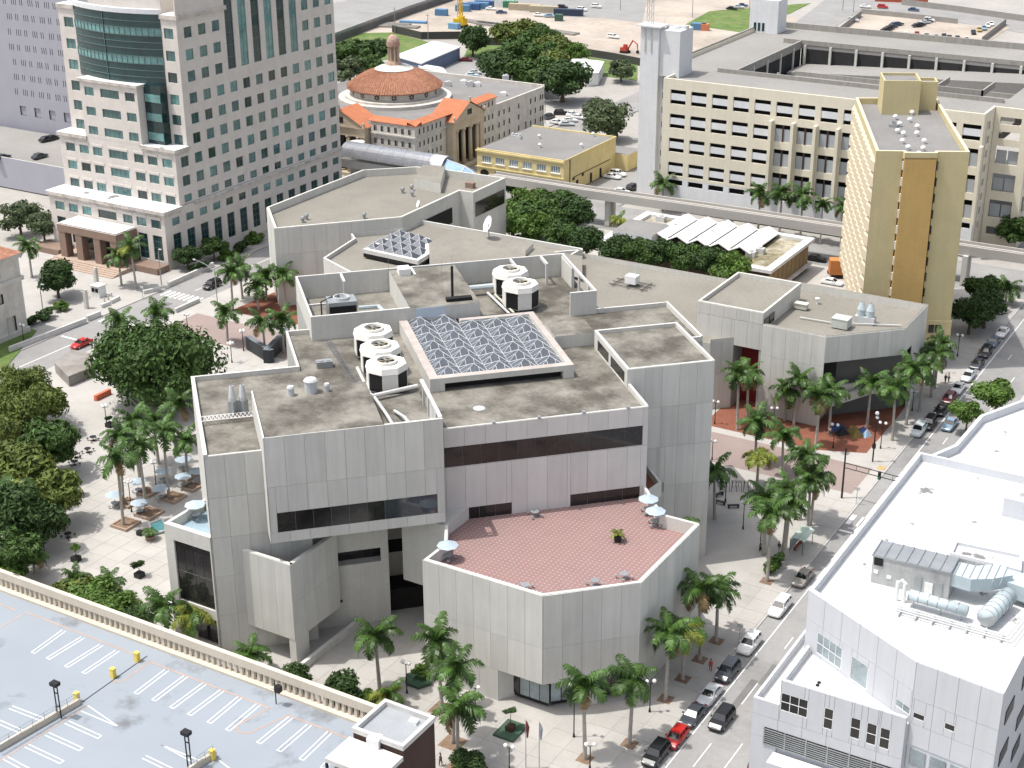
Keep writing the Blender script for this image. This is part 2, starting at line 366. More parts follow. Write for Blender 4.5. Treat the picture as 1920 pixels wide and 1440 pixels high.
# ---------- main campus building ----------
mainb=thing('campus_building','large angular grey concrete campus building with pyramid skylight and pink tiled terrace','building',(*uv(35,185),0))
A45=math.pi/4
Z0=27.3
body=MB()
POLY=[uv(*p) for p in [(4.6,169.5),(60.9,169.5),(60.9,177),(72.8,177),(72.8,190.5),(76.3,190.5),(76.3,205.5),(66,205.5),(66,224),(22.2,224),(22.2,208.2),(18.8,208.2),(18.8,194.6),(4.6,194.6)]]
# the entrance recess under the left box stays open: body starts at z 17 there
body.prism([uv(4.6,169.62),uv(16.9,169.62),uv(16.9,178),uv(4.6,178)],0,17.2,0)
body.prism([uv(4.6,178),uv(72.7,178),uv(72.7,190.5),uv(76.3,190.5),uv(76.3,205.5),uv(66,205.5),uv(66,224),uv(22.2,224),uv(22.2,208.2),uv(18.8,208.2),uv(18.8,194.6),uv(4.6,194.6)],0,17.2,0)
body.prism([uv(33.6,169.62),uv(60.6,169.62),uv(60.6,177.12),uv(72.7,177.12),uv(72.7,178),uv(33.6,178)],0,17.2,0)
P2=[(uv(u,169.62) if v==169.5 else uv(u,v)) for u,v in [(4.6,169.5),(60.8,169.5),(60.8,177.12),(72.7,177.12),(72.7,190.5),(76.3,190.5),(76.3,205.5),(66,205.5),(66,224),(22.2,224),(22.2,208.2),(18.8,208.2),(18.8,194.6),(4.6,194.6)]]
body.prism(P2,17.2,Z0,0,1)
part('wall',body,[jointm,roofm],mainb)
# white coped parapets
def strip(u0,v0,u1,v1,z0,z1,t=.3,mi=0,top=1,m=None):
    part('parapet',MB().uvbox(u0,u1,v0,v1,z0,z1,mi,top),[wallc,copem],mainb)
strip(4.6,169.5,4.95,194.6,Z0,28.0); strip(4.95,169.57,11.4,169.8,Z0,27.75); strip(34,169.57,60.9,169.8,Z0,27.9); strip(60.55,169.8,60.9,176.95,Z0,28.0)
strip(4.95,194.25,18.8,194.6,Z0,28.0); strip(18.8,194.25,19.1,208.2,Z0,28.0); strip(19.1,207.9,22.2,208.2,Z0,28)
strip(76,190.5,76.3,205.5,Z0,28.1); strip(64.9,205.2,76,205.5,Z0,28.0); strip(72.9,190.5,76,190.8,Z0,28)
part('side_wall',MB().prism([uv(4.48,169.5),uv(4.6,169.5),uv(4.6,194.6),uv(4.48,194.6)],0,28.01,0,1),[wallc,copem],mainb)
# left wing front panels
panels(mainb,panelm,uv(4.5,169.62),A45,7.2,0,27.72,3,[0,5.5,11,16.5,22,27.72],(),.12)
panels(mainb,panelm,uv(11.7,169.62),A45,5.2,0,17,2,[0,5.5,11,17],(),.12)
# box A : overhanging upper box
boxa=MB(); boxa.prism([uv(11.6,165.62),uv(26,165.62),uv(26,180),uv(11.6,180)],17,30.9,0,1); boxa.prism([uv(26,165.62),uv(33.1,165.62),uv(33.1,181),uv(26,181)],17,28.2,0,1)
boxa.prism([uv(26,165.62),uv(33.1,165.62),uv(33.1,165.95),uv(26,165.95)],28.2,31.15,0,2)
part('upper_box',boxa,[jointm,roofm,copem],mainb)
part('box_side_wall',MB().prism([uv(11.42,165.5),uv(11.6,165.5),uv(11.6,180),uv(11.42,180)],17,31.2,0,1),[wallc,copem],mainb)
ops=[(.95,20.75,18.42,21.05)]
panels(mainb,panelm,uv(11.45,165.62),A45,21.7,17,31.2,9,[17,18.4,24.6,31.2],ops,.12)
tintm=M('window_tint',(.045,.05,.062),.08,.3,.3,spec=.7)
for i in range(9):
    w=19.8/9; piece('window_pane',glassd if i<6 else tintm,mainb,(*uv(12.4+w*(i+.5),165.57),19.73),(w-.06,.06,2.6),A45)
fr=MB()
for k in range(4): # open frame on the right of the box roof
    v=166.2+k*3.4; fr.uvbox(32.75,33.1,v,v+.35,28.2,31.0)
fr.uvbox(32.7,33.15,165.95,178,31.0,31.3); fr.uvbox(32.75,33.08,168,172,28.2,31)
part('roof_frame',fr,copem,mainb)
# B front
opsB=[(0.05,26.25,22.5,25.25),(0.2,8.75,14.5,16.45),(16.6,26.1,14.5,16.5)]
panels(mainb,pinkpanel,uv(33.95,169.62),A45,26.95,14.4,27.85,10,[14.4,22.4,27.85],opsB,.12)
for i in range(11): piece('window_pane',glassd,mainb,(*uv(34+26.2/11*(i+.5),169.57),23.87),(26.2/11-.05,.06,2.7),A45)
for s0,s1 in((.2,8.75),(16.6,26.1)):
    for i in range(4): w=(s1-s0)/4; piece('window_pane',glassd,mainb,(*uv(33.95+s0+w*(i+.5),169.57),15.5),(w-.06,.06,1.9),A45)
# C tall block
cb=MB(); cb.prism([uv(60.6,177.12),uv(72.7,177.12),uv(72.7,191.8),uv(60.6,191.8)],Z0-.2,29.5,0,1); part('tall_block',cb,[wallc,roofm],mainb)
pc=MB(); parapet(pc,[uv(60.5,177.06),uv(72.8,177.06),uv(72.8,191.9),uv(60.5,191.9)],29.5,30.05,.35,True,0,1); part('block_parapet',pc,[wallc,copem],mainb)
panels(mainb,panelm,uv(60.5,177.12),A45,12.3,0,30,5,[0,6,12,18,24,30],[(4.6,5.7,11.2,12.6)],.12)
lw=MB(); facade(lw,uv(60.6,191.8),-A45,14.7,27.3,29.95,[(1.5,6.6,27.5,29.2),(7.5,13.6,27.5,29.2)],.12); part('side_screen',lw,wallc,mainb)
for s0,s1 in((1.5,6.6),(7.5,13.6)): piece('window_pane',glassd,mainb,(*uv(60.57,191.8-(s0+s1)/2),28.35),(s1-s0,.05,1.7),-A45)
# penthouse enclosure and inner plant room
pe=MB()
pe.uvbox(22.2,36.6,205,205.35,Z0,31.0,0,1); pe.uvbox(36.6,47,204.9,222.5,Z0,30.9,0,2)
pe.uvbox(22.2,22.5,205.35,223,Z0,31.0,0,1); pe.uvbox(22.2,65.2,223,223.3,Z0,31.0,0,1); pe.uvbox(60.8,64.9,205,205.35,Z0,31,0,1)
pe.uvbox(64.6,64.95,205.35,223,30.6,31,1,1)
for v in(208.5,213.5,218.5): pe.uvbox(64.6,64.9,v,v+.4,Z0,30.6,1,1)
pe.uvbox(64.5,64.95,217,222.9,Z0,30.6,0,1)
for u in(29,40,56,61): pe.uvbox(u,u+.35,219.5,223,30.5,30.95,1,1).uvbox(u,u+.35,219.3,219.7,Z0,30.9,1,1)
pe.uvbox(22.5,29,213.6,213.9,29.4,29.7,1,1)
part('plant_enclosure',pe,[wallc,copem,roofm],mainb)
part('blue_wall_patch',MB().uvbox(37.4,41.8,204.86,204.895,29.3,30.85),M('pale_blue_patch',(.50,.56,.63),.8,.05),mainb)
part('roof_hatch',MB().uvbox(55,61,193,198.5,Z0,29.2,0,1),[wallc,roofm],mainb)
# pyramid skylight
sk=MB()
U0,U1,V0,V1=34.9,54.7,182.4,203.6
sk.uvbox(U0,36.9,V0,V0+1.2,Z0,28.4); sk.uvbox(53.2,U1,V0,V0+1.2,Z0,28.4); sk.uvbox(U0,U1,V0,V0+1.1,28.4,29.2,0,1); sk.uvbox(U0,U0+1.2,V0+1.1,V1+2.4,Z0,29.2,0,1); sk.uvbox(U1-.9,U1,V0+1.1,V1-.9,Z0,29.2,0,1); sk.uvbox(U0+8.6,U1,V1-.9,V1,Z0,29.2,0,1); sk.uvbox(U0+1.2,U0+8.6,V1+1.6,V1+2.4,Z0,29.2,0,1)
sky_=part('skylight_frame',sk,[wallc,M('pinkish_coping',(.42,.375,.345),.9,.12,.6,(.3,.26,.23),.5,.5)],mainb)
part('skylight_base',MB().uvbox(U0+1.2,U1-.9,V0+1.1,V1+1.6,Z0,28.7),louv,mainb)
cw,cd=(U1-U0-2.1)/5,(V1-V0-2.0)/6
skybar=M('skylight_bar',(.46,.48,.50),.5,.05)
def pyramid_mesh(w,d,h):
    mb=MB(); c=[(-w/2,-d/2,0),(w/2,-d/2,0),(w/2,d/2,0),(-w/2,d/2,0)]; t=(0,0,h)
    for i in range(4): mb.face([c[i],c[(i+1)%4],t],0)
    for i in range(4): mb.tube([c[i],t],.06,4,1); mb.tube([c[i],c[(i+1)%4]],.035,4,1)
    for q in((-w/6,),(w/6,)):
        x=q[0]; k=1-abs(x)/(w/2); mb.tube([(x,-d/2,.03),(x,-d/2+d/2*k*.98,h*k+.02)],.05,4,1)
        y=x*d/w; k=1-abs(y)/(d/2); mb.tube([(-w/2,y,.03),(-w/2+w/2*k,y,h*k+.02)],.045,4,1)
    return mb.mesh('pyramid',[skyglass,skybar])
pyr=pyramid_mesh(cw-.04,cd-.04,1.0)
og=org(mainb)
for i in range(5):
    for j in range(7):
        if j==6 and i>1: continue
        p=uv(U0+1.2+cw*(i+.5),V0+1.1+cd*(j+.5)); link('pyramid',pyr,sky_,(p[0]-og[0],p[1]-og[1],28.72),A45)
# front terrace block E
EP=[(-91.2,131.96),(-74.8,131.96),(-66.42,140.15),(-66.42,156.8),(-71.5,156.8),uv(60.8,169.6),uv(33.3,169.6),uv(33.3,166),(-93.6,140.3),(-91.2,136.4)]
eb=MB(); eb.prism(EP,4.4,14.75,0); eb.prism([(-91.2,131.96),(-80.84,131.96),(-78,136),(-78,141),(-66.9,141),(-66.9,156.5),(-72,156.5),uv(58,169.5),uv(34,169.5),(-91.2,140)],0,4.4,0)
part('terrace_block',eb,[wallc],mainb)
part('terrace_floor',MB().prism(EP,14.75,14.8,0),pinktile,mainb)
tp=MB(); parapet(tp,[EP[k] for k in(5,4,3,2,1,0,9,8,7)][::-1],14.8,16.55,.4,False,0,1); part('terrace_parapet',tp,[wallc,copem],mainb)
rows=[4.4,9.4,16.5]
panels(mainb,panelm,(-91.35,131.96),0,16.6,4.4,16.5,7,rows,(),.12); panels(mainb,panelm,(-91.35,131.96),0,10.5,0,4.38,4,1,(),.12)
panels(mainb,panelm,(-74.75,131.84+.12),A45,11.8,4.4,16.5,5,rows,(),.12)
panels(mainb,panelm,(-66.42,140.15),math.pi/2,16.65,4.4,16.5,7,rows,(),.12)
# shop glazing under the overhang
for i in range(4): piece('shop_window',glassg if i>0 else glassd,mainb,(-80.2+i*1.35+.7,133.6+.5*i*.0,2.0),(1.25,.08,2.6))
piece('shop_window_frame',black,mainb,(-78,133.68,2.0),(5.9,.06,3.5))
for i in range(3): piece('shop_window',glassg,mainb,(-74.4+i*.95,134.5+i*.95,2.0),(1.2,.08,2.6),A45)
piece('shop_window_frame',black,mainb,(-73.3,135.7,2.0),(4.3,.06,3.5),A45)
piece('shop_pier',wallc,mainb,(-71.2,137.4,2.2),(1.4,1.4,4.4),A45); piece('shop_pier',wallc,mainb,(-67.6,141.5,2.2),(1.2,1.2,4.4))
for i in range(3): piece('shop_window',glassd,mainb,(-69.9+i*.9,138.9+i*.9,2.0),(1.2,.08,3.0),A45)
# F triangular balcony
fb=MB()
F0=(-106.56,125.6); FL=(-114.1,125.6); FK=(-106.56,134.9)
def wallseg(mb,p,q,t,z0,z1,mi=0,top=1):
    d=Vector((q[0]-p[0],q[1]-p[1])).normalized(); n=Vector((-d.y,d.x))*t; mb.prism([p,q,(q[0]+n.x,q[1]+n.y),(p[0]+n.x,p[1]+n.y)],z0,z1,mi,top)
wallseg(fb,FL,F0,.5,3.7,14.5); fb.prism([F0,FK,(-107.06,134.9),(-107.06,126.1)],3.7,14.5,0,1)
fb.prism([(-113.6,126.1),(-107.06,126.1),(-107.06,132.5)],10.2,10.6,2); fb.prism([F0,(-106.56,128.2),(-107.2,128.2),(-107.6,126.2),(-107.6,125.6)],0,3.7,0)
fb.prism([(-114.1,126.0),(-107,126.0),(-107,136)],3.7,4.0,2)
part('corner_balcony',fb,[wallc,copem,darkm],mainb)
panels(mainb,panelm,(-114.1,125.6),0,7.5,3.7,14.45,3,[3.7,14.45],(),.06); panels(mainb,panelm,F0,math.pi/2,9.3,3.7,14.45,4,[3.7,9,14.45],(),.06)
# lower wall M with slot window, dark entrance recess
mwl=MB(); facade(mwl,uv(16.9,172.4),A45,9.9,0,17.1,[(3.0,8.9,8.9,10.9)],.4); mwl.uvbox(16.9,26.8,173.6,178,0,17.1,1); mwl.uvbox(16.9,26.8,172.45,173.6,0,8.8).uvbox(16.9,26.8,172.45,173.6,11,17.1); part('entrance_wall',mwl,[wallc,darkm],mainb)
for i in range(3): piece('window_pane',glassd,mainb,(*uv(20.9+i*1.95,173.5),9.9),(1.9,.06,2),A45)
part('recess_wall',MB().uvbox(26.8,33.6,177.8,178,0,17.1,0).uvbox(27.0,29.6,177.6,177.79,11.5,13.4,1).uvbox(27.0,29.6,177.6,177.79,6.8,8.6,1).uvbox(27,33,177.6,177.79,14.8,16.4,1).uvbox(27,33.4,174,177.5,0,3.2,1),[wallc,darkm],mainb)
part('lower_annex',MB().prism([(-100.3,140.4),(-93.7,140.4),(-93.7,148),(-100.3,148)],6.8,16.5),[wallc],mainb)
part('entrance_ramp_wall',MB().prism([(-105.6,122.5),(-105.1,122.5),(-105.1,137.5),(-105.6,137.5)],0,1.1,0,1),[wallc,copem],mainb)
# G : glazed corner block on the left with its blue terrace
GX,GY=(-124.45,123.34)
g=MB(); s_=uv(4.5,0); yk=GY; xk=(GY-(GX+GY))  # placeholder
XE=lambda y:4.55*S2-y   # x on the wall u=4.55
g0=(GX,GY); g1=(XE(GY),GY); g2=(GX,4.55*S2-GX)
GL=g1[0]-g0[0]
facade(g,(GX,GY),0,GL,0,16.6,[(1.4,GL-.2,6.0,14.6),(1.4,GL-.2,1.0,4.6)],.3,0)
g.prism([(GX,GY+.01),(g1[0],g1[1]+.01),g2],0,15.3,0,2); g.prism([(GX,GY),(GX+.45,GY),(GX+.45,g2[1]-.6),(GX,g2[1])],15.3,16.6,0,1); g.prism([(GX,GY+.002),(g1[0],GY+.002),(g1[0],GY+.4),(GX,GY+.4)],15.3,16.61,0,1)
part('corner_block',g,[wallc,copem,M('blue_terrace_floor',(.27,.36,.42),.6,.08)],mainb)
nx=4
for i in range(nx):
    w=(GL-1.6)/nx
    for z0_,z1_ in((6.05,10.2),(10.35,14.55),(1.1,4.5)): piece('window_pane',glassd,mainb,(GX+1.4+w*(i+.5),GY-.06,(z0_+z1_)/2),(w-.08,.05,z1_-z0_))
# small balcony with red floor between terrace and tall block
part('side_balcony',MB().prism([uv(60.95,169.7),uv(63.6,171.9),uv(63.6,176.9),uv(60.95,176.9)],13.4,14.3,0,1).prism([uv(60.95,169.4),uv(63.9,171.8),uv(63.6,172.1),uv(60.95,169.9)],13.4,15.4,0,2).uvbox(63.6,63.95,171.9,176.9,13.4,15.4,0,2),[wallc,redpave,copem],mainb)
# ---------- connecting roof, auditorium, rear building ----------
conn=thing('connecting_building','low grey concrete link building with a pale flat roof between the campus blocks','building',(-112,240,0))
QP=[(-134.5,252.8),(-92,252.8),(-92,226.5),(-94.2,223.4),(-99,222),(-112,224),(-134,240)]
part('wall',MB().prism(QP,0,12.3,0,1),[wallc,rooflt],conn)
part('parapet',MB().prism([(-134.5,252.8),(-100.2,252.8),(-100.2,253.2),(-134.5,253.2)],0,13.1,0,1).prism([(-91.2,226.4),(-94.2,223.3),(-94.5,223.6),(-91.5,226.7)],12.3,13,0,1),[wallc,rooflt],conn)
panels(conn,panelm,(-94.25,223.45),A45,4.2,0,12.9,2,2,(),.08)
H=thing('auditorium_building','grey concrete block with a notched corner opening behind the red brick plaza','building',(-82,238,0))
HP=[(-98.1,226.42),(-75.1,226.42),(-65.1,236.4),(-65.1,249),(-98.1,249)]
hb=MB()
hb.prism([(-98.1,226.42),(-91.2,226.42),(-91.2,231),(-86.6,231),(-86.6,226.42),(-76,226.42),(-76,238),(-66,244),(-65.1,244),(-65.1,249),(-98.1,249)],0,11.6,0)
hb.prism(HP,11.6,15.1,0,1)
part('wall',hb,[jointm,rooflt],H)
part('side_wall',MB().prism([(-65.12,236.3),(-65,236.3),(-65,249.2),(-65.12,249.2)],11.6,16.4,0,1).prism([(-65.14,241.5),(-65.02,241.5),(-65.02,249.2),(-65.14,249.2)],0,11.6),[wallc,copem],H)
hp=MB(); parapet(hp,[(-98.1,226.37),(-75.1,226.37),(-65.06,236.43),(-65.06,249.2),(-98.1,249.2)],15.1,16.4,.4,True,0,1); part('parapet',hp,[wallc,rooflt],H)
tb=MB(); tb.prism([(-98.1,226.42),(-86.15,226.42),(-86.15,243.6),(-98.1,243.6)],11.6,17.6,0,1); part('raised_block',tb,[wallc,rooflt],H)
tp=MB(); parapet(tp,[(-98.1,226.37),(-86.1,226.37),(-86.1,243.7),(-98.1,243.7)],17.6,18.35,.4,True,0,1); part('block_parapet',tp,[wallc,wallc],H)
panels(H,panelm,(-98.1,226.42),0,23.0,0,16.2,10,[0,5.4,10.8,16.2],[(6.3,11.9,0,11.6)],.12); panels(H,panelm,(-98.1,226.42),0,11.9,16.25,18.25,5,1,(),.12)
panels(H,panelm,(-75.1,226.34),A45,14.2,11.6,16.2,6,1,(),.1)
part('red_wall',MB().box(-91.15,-86.65,230.4,230.6,0,11.6),redwall,H)
piece('roof_window',glassd,H,(-86.0,230,16.3),(.06,2.2,1.6)); piece('roof_window',glassd,H,(-86.0,227.6,16.3),(.06,1.8,1.6))
part('stair_slab',MB().prism([(-75,228),(-74.4,228),(-67,236),(-67.6,236)],[3,3,5,5],[4.4,4.4,6.4,6.4],0),[wallc],H)
part('balcony_front',MB().prism([(-75.0,229.2),(-65.3,238.9),(-65.6,239.3),(-75.3,229.6)],4.0,6.3,0,1),[wallc,copem],H)
part('inner_wall',MB().prism([(-76,231),(-66,241),(-66,244),(-76,238)],0,11.6),M('shade_toned_concrete',(.15,.15,.145),.9,.06,.3),H)  # concrete darkened in colour to carry the shade under the overhang
piece('dark_opening',darkm,H,(-74.8,228.8,8.8),(2.2,.08,5),A45)  # flat dark sheet standing in for the deep shade at the opening corner
# rear building I
rear=thing('rear_building','grey concrete building with deep parapets and flat roof beside the cream office tower','building',(-185,255,0))
IP=[(-201.3,237.9),(-190.5,227.1),(-172.8,246.1),(-173,268.4),(-169.6,268.4),(-169.6,282),(-184.4,281.4),(-192.2,280.1),(-201.2,271.8)]
part('wall',MB().prism(IP,0,15.0,0,1),[wallc,rooflt],rear)
ip=MB(); parapet(ip,IP,15.0,16.6,.5,True,0,1); part('parapet',ip,[wallc,wallc],rear)
panels(rear,panelm,(-190.5,227.0),math.atan2(19,17.7),26,0,16.5,10,[0,5.5,11,16.5],(),.05)
panels(rear,panelm,(-201.38,237.9),-A45,15.2,0,16.5,5,[0,5.5,11,16.5],(),.05)
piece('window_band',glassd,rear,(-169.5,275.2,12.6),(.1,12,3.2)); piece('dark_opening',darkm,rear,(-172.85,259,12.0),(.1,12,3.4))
part('stair_block',MB().prism([(-185.72,269.78),(-178.37,269.04),(-184.9,281),(-190.3,280)],15,17.3,0,1),[wallc,rooflt],rear)
# middle link J with the small skylight
mid=thing('low_wing','low grey wing with a small diamond skylight between the rear building and the main block','building',(-160,238,0))
JP=[(-175.4,222.9),(-177.6,235.9),(-180.3,238.4),(-172.9,246),(-172.9,253),(-134.6,253),(-134.6,240),(-150,222),(-160,216)]
part('wall',MB().prism(JP,0,13.3,0,1),[wallc,rooflt],mid)
jp=MB(); parapet(jp,JP,13.3,14.15,.4,True,0,1); part('parapet',jp,[wallc,copem],mid)
part('raised_roof',MB().prism([(-160.71,237.74),(-161.34,248.62),(-142.90,247.93),(-141.75,242.84),(-137.25,235.13),(-152.81,226.21)],13,15.3,0,1),[wallc,rooflt],mid)
part('raised_wall',MB().prism([(-141.75,242.84),(-142.90,247.93),(-132.35,248.60),(-127.68,239.91)],13,14.2,0,1),[wallc,rooflt],mid)
ju,jv=(83.50,273.65)
part('end_wall',MB().uvbox(ju-9,ju,jv-.4,jv,5,14.15),wallc,mid)
kk=[(-169.90,228.55),(-170.14,241.86),(-162.39,240.65),(-157.19,232.81),(-156.64,227.94)]
skb=MB(); parapet(skb,kk,14.4,15.2,.9,True,0,0); skb2=MB().prism(kk,13.6,14.4,0)
fr_=part('skylight_frame',skb,copem,mid); part('skylight_base',skb2,louv,mid)
pm2=pyramid_mesh(3.3,3.3,1.3); og=org(mid)
for p in [(-169.13,230.85),(-169.44,234.17),(-169.46,237.32),(-169.38,240.17),(-167.02,230.91),(-167.11,233.94),(-167.11,237.07),(-166.92,239.97),(-164.63,230.75),(-164.71,233.77),(-164.69,236.89),(-164.48,239.77),(-162.27,230.59),(-162.32,233.60),(-162.29,236.70),(-159.84,230.12),(-159.78,233.15),(-161.86,238.51)]: link('pyramid',pm2,fr_,(p[0]-og[0],p[1]-og[1],14.7),0)
# ---------- cream office tower ----------
off=thing('office_tower','cream stone office tower with teal windows stepped tiers and brown granite portico','office tower',(-243,265,0))
HP2=math.pi/2
X0,X1=-260.3,-225.9
core=MB(); t=.35
core.box(X0,X1-t,233+t,296.5,0,12.9,0,1); core.box(X0,X1-t,238.2+t,296.5,12.9,25.1,0,1); core.box(X0,X1-t,242.2+t,296.5,25.1,52,0,1); core.box(X0+2,X1-t,258,296.5,52,70,0,1); core.box(X0+5,-234,246.5,258,52,57,0,1)
core.box(-252,-235.2,238.2+t-.02,243,25.1,38,0,1)
part('core_wall',core,[beige,whiteroof],off)
fa=MB(); wl=[]
RZ=[(48.2,50.1),(43.5,45.4),(38.9,40.8),(34.2,36.1),(29.8,31.7),(25.5,27.4),(21.2,23.1),(17.0,18.9),(13.4,14.7)]
def bays(first,n): return [(first+4.43*k-1.2,first+4.43*k+1.2) for k in range(n)]
# right face (+x), s runs along y from y0
def addface(o,a,W,z0,z1,ops,tt=t):
    facade(fa,o,a,W,z0,z1,[q[:4] for q in ops],tt)
    for q in ops: window(off,o,a,q[0],q[1],q[2],q[3],.1,frame=q[4] if len(q)>4 else windowfr,glass=q[5] if len(q)>5 else glasst,nx=q[6] if len(q)>6 else 2,nz=q[7] if len(q)>7 else 1)
windowfr=M('teal_window_frame',(.10,.16,.155),.5,.1,1)
y0=242.2; rf=[]
cent=[245.5+4.43*k for k in range(12)]
for i,(a,b) in enumerate(RZ[:6]):
    for k,c in enumerate(cent):
        if i<3 and 3<=k<=8: continue
        rf.append((c-1.2-y0,c+1.2-y0,a,b+.4))
for k in range(3,9): rf.append((cent[k]-1.35-y0,cent[k]+1.35-y0,39.3,63,windowfr,glassdt if k%2 else glasst,2,9))
addface((X1-t,y0),HP2,54.3,25.3,70,rf)
addface((X1-t,238.2),HP2,58.3,13.1,25.3,[(c-1.2-238.2,c+1.2-238.2,a,b+.4) for a,b in RZ[6:] for c in [241.07]+cent])
addface((X1-t,233),HP2,63.5,0,12.9,[(c-1.2-233,c+1.2-233,9.3,11.0) for c in [236.6,241.07]+cent]+[(c-1.25-233,c+1.25-233,1.7,7.4,windowfr,glassdt,2,4) for c in [236.6,241.07]+cent])
# left face (-y)
def cols(cs,a,b,w=1.4): return [(c-w-X0,c+w-X0,a,b) for c in cs]
c7=[-257.2,-253.0,-248.9,-242.7,-236.6,-232.6,-228.4]
def tier(y,z0,z1,rows): 
    ops=[]
    for a,b in rows:
        for c in c7: ops.append((c-(2.75 if c==-242.7 else 1.4)-X0,c+(2.75 if c==-242.7 else 1.4)-X0,a,b,windowfr,glasst,4 if c==-242.7 else 2))
    return ops
addface((X0,233+t),0,X1-X0-t,0,12.9,tier(233,0,12.9,[(9.0,10.9)])+[(c-1.35-X0,c+1.35-X0,1.7,7.4,windowfr,glassdt,2,4) for c in c7 if c not in(-242.7,-248.9,-236.6)]+[(-251.5-X0,-234-X0,.2,6.6,windowfr,glassdt,6,2)])
addface((X0,238.2+t),0,X1-X0-t,12.9,25.3,tier(238,13,25,[(21.3,23.2),(17.2,19.1),(13.1,15.0)]))
addface((X0,242.2+t),0,8.3,25.3,52.4,[(c-1.4-X0,c+1.4-X0,a,b+.3) for c in[-257.4] for a,b in RZ[:6]])
addface((-230.3,242.2+t),0,4.4-t,25.3,52.4,[(.7,3.3,a,b+.3) for a,b in RZ[:6]])
mo=[]
for a,b in[(34.7,36.6),(30.3,32.2),(26.0,27.9)]:
    for c,w in((-249.4,1.4),(-243.3,2.75),(-237.4,1.4)): mo.append((c-w+252,c+w+252,a,b,windowfr,glasst,4 if w>2 else 2))
facade(fa,(-252,238.2+t-.02),0,16.8,25.3,38.2,[q[:4] for q in mo],t)
for q in mo: window(off,(-252,238.2+t-.02),0,q[0],q[1],q[2],q[3],.1,windowfr,q[5],q[6])
fa.box(-235.2-.002,-235.19+.01,238.2,242.5,25.3,38.2)
part('facade',fa,beige,off)
# window heads, cornices
for y,rows,cs in((233,[10.9],c7),(238.2,[23.2,19.1,15.0],c7)):
    for z in rows:
        for c in cs:
            w=3 if c==-242.7 else 1.6; part('window_head',MB().box(c-w,c+w,y-.12,y,z+.15,z+.65),beige,off)
def cornice(x0,x1,y0_,y1_,z,e=.5): part('cornice',MB().box(x0-e,x1+e,y0_-e,y1_+e,z-.75,z+.02,0,1).box(x0-.2,x1+.2,y0_-.2,y1_+.2,z-1.3,z-.752),[beiged,whiteroof],off)
cornice(X0,X1,233,238.19,13.1,.55); cornice(X0,-252.1,238.2,242.2,25.5,.45); cornice(-235.1,X1,238.2,242.2,25.5,.45)
for q in((X1,X1+.5,242.7,296.7,12.4,13.0),(-252.4,-234.8,237.8,242.4,37.8,38.4),(X0-.3,-255.3,241.9,246,52.3,53.2),(-230.4,X1+.3,241.9,246,52.3,53.2),(X1-.4,X1+.3,246,257.9,52.3,53.2)): part('cornice',MB().box(*q,0,1),[beiged,whiteroof],off)
# curved glass wall
n=18; cv=[]
for i in range(n+1):
    s=-255.4+25.1*i/n; u=(i/n-.5)*2; cv.append((s,242.15-2.5*(1-u*u)))
cg=MB(); zb=[38.2,39.8,41.2,42.6,44.2,45.8,47.2,48.6,50.2,51.6,53.2]
for j in range(len(zb)-1):
    for i in range(n): cg.face([(*cv[i],zb[j]),(*cv[i+1],zb[j]),(*cv[i+1],zb[j+1]),(*cv[i],zb[j+1])],1 if j in(3,7) else 0)
curt=part('curtain_wall',cg,[glassdt,glasst],off,True)
for z in zb[1:-1]:
    cb_=MB()
    for i in range(n):
        p,q=cv[i],cv[i+1]; cb_.prism([(p[0],p[1]-.16),(q[0],q[1]-.16),(q[0],q[1]-.01),(p[0],p[1]-.01)],z-.06,z+.06)
    part('glazing_bar',cb_,windowfr,curt)
vb=MB()
for i in range(n+1):
    for j in(3,7): vb.box(cv[i][0]-.05,cv[i][0]+.05,cv[i][1]-.1,cv[i][1]+.02,zb[j],zb[j+1])
vb.box(-244.5,-244.35,239.5,239.8,38.2,53.2)
part('mullion',vb,windowfr,curt)
tp=MB()
for i in range(n):
    p,q=cv[i],cv[i+1]; tp.prism([(p[0],p[1]-.3),(q[0],q[1]-.3),(q[0],q[1]+.6),(p[0],p[1]+.6)],53.2,54.2)
part('glass_parapet',tp,garagegrey,off)
part('glass_slot',MB().box(-235.1,-230.35,240.2,242.5,25.4,38.3),glassdt,off)
for z in(27.2,31.4,35.5): piece('slot_window',glasst,off,(-232.7,240.15,z),(4.4,.08,1.7))
# portico
pt=MB(); pt.box(-251.9,-234.3,226.6,233,6.6,8.3,0,1); pt.box(-251.7,-234.5,226.8,232.9,8.3,8.5,0,1)
part('portico_roof',pt,[browns,whiteroof],off)
for x in(-250.8,-245.8,-240.4,-235.4):
    part('portico_column',MB().box(x-.95,x+.95,226.7,228.6,.8,6.6),browns,off)
part('portico_side',MB().box(-235.3,-234.35,230,232.9,.8,6.6),browns,off)
st=MB()
for k in range(5): st.box(-253-.0+.7*0,-232.5,226.2-.75*k-.75,226.2-.75*k+7*(k==0),0,.8-.16*k)
part('steps',st,M('tan_granite_steps',(.40,.31,.25),.8,.1,1),off)
part('planter_wall',MB().box(-232.3,-225.5,229,232.7,0,1.4),browns,off); part('planter_wall',MB().box(-262,-254,228,232.7,0,1.3),browns,off)
piece('rooftop_block',beige,off,(-246,252.2,60.0),(14,9,6.0))
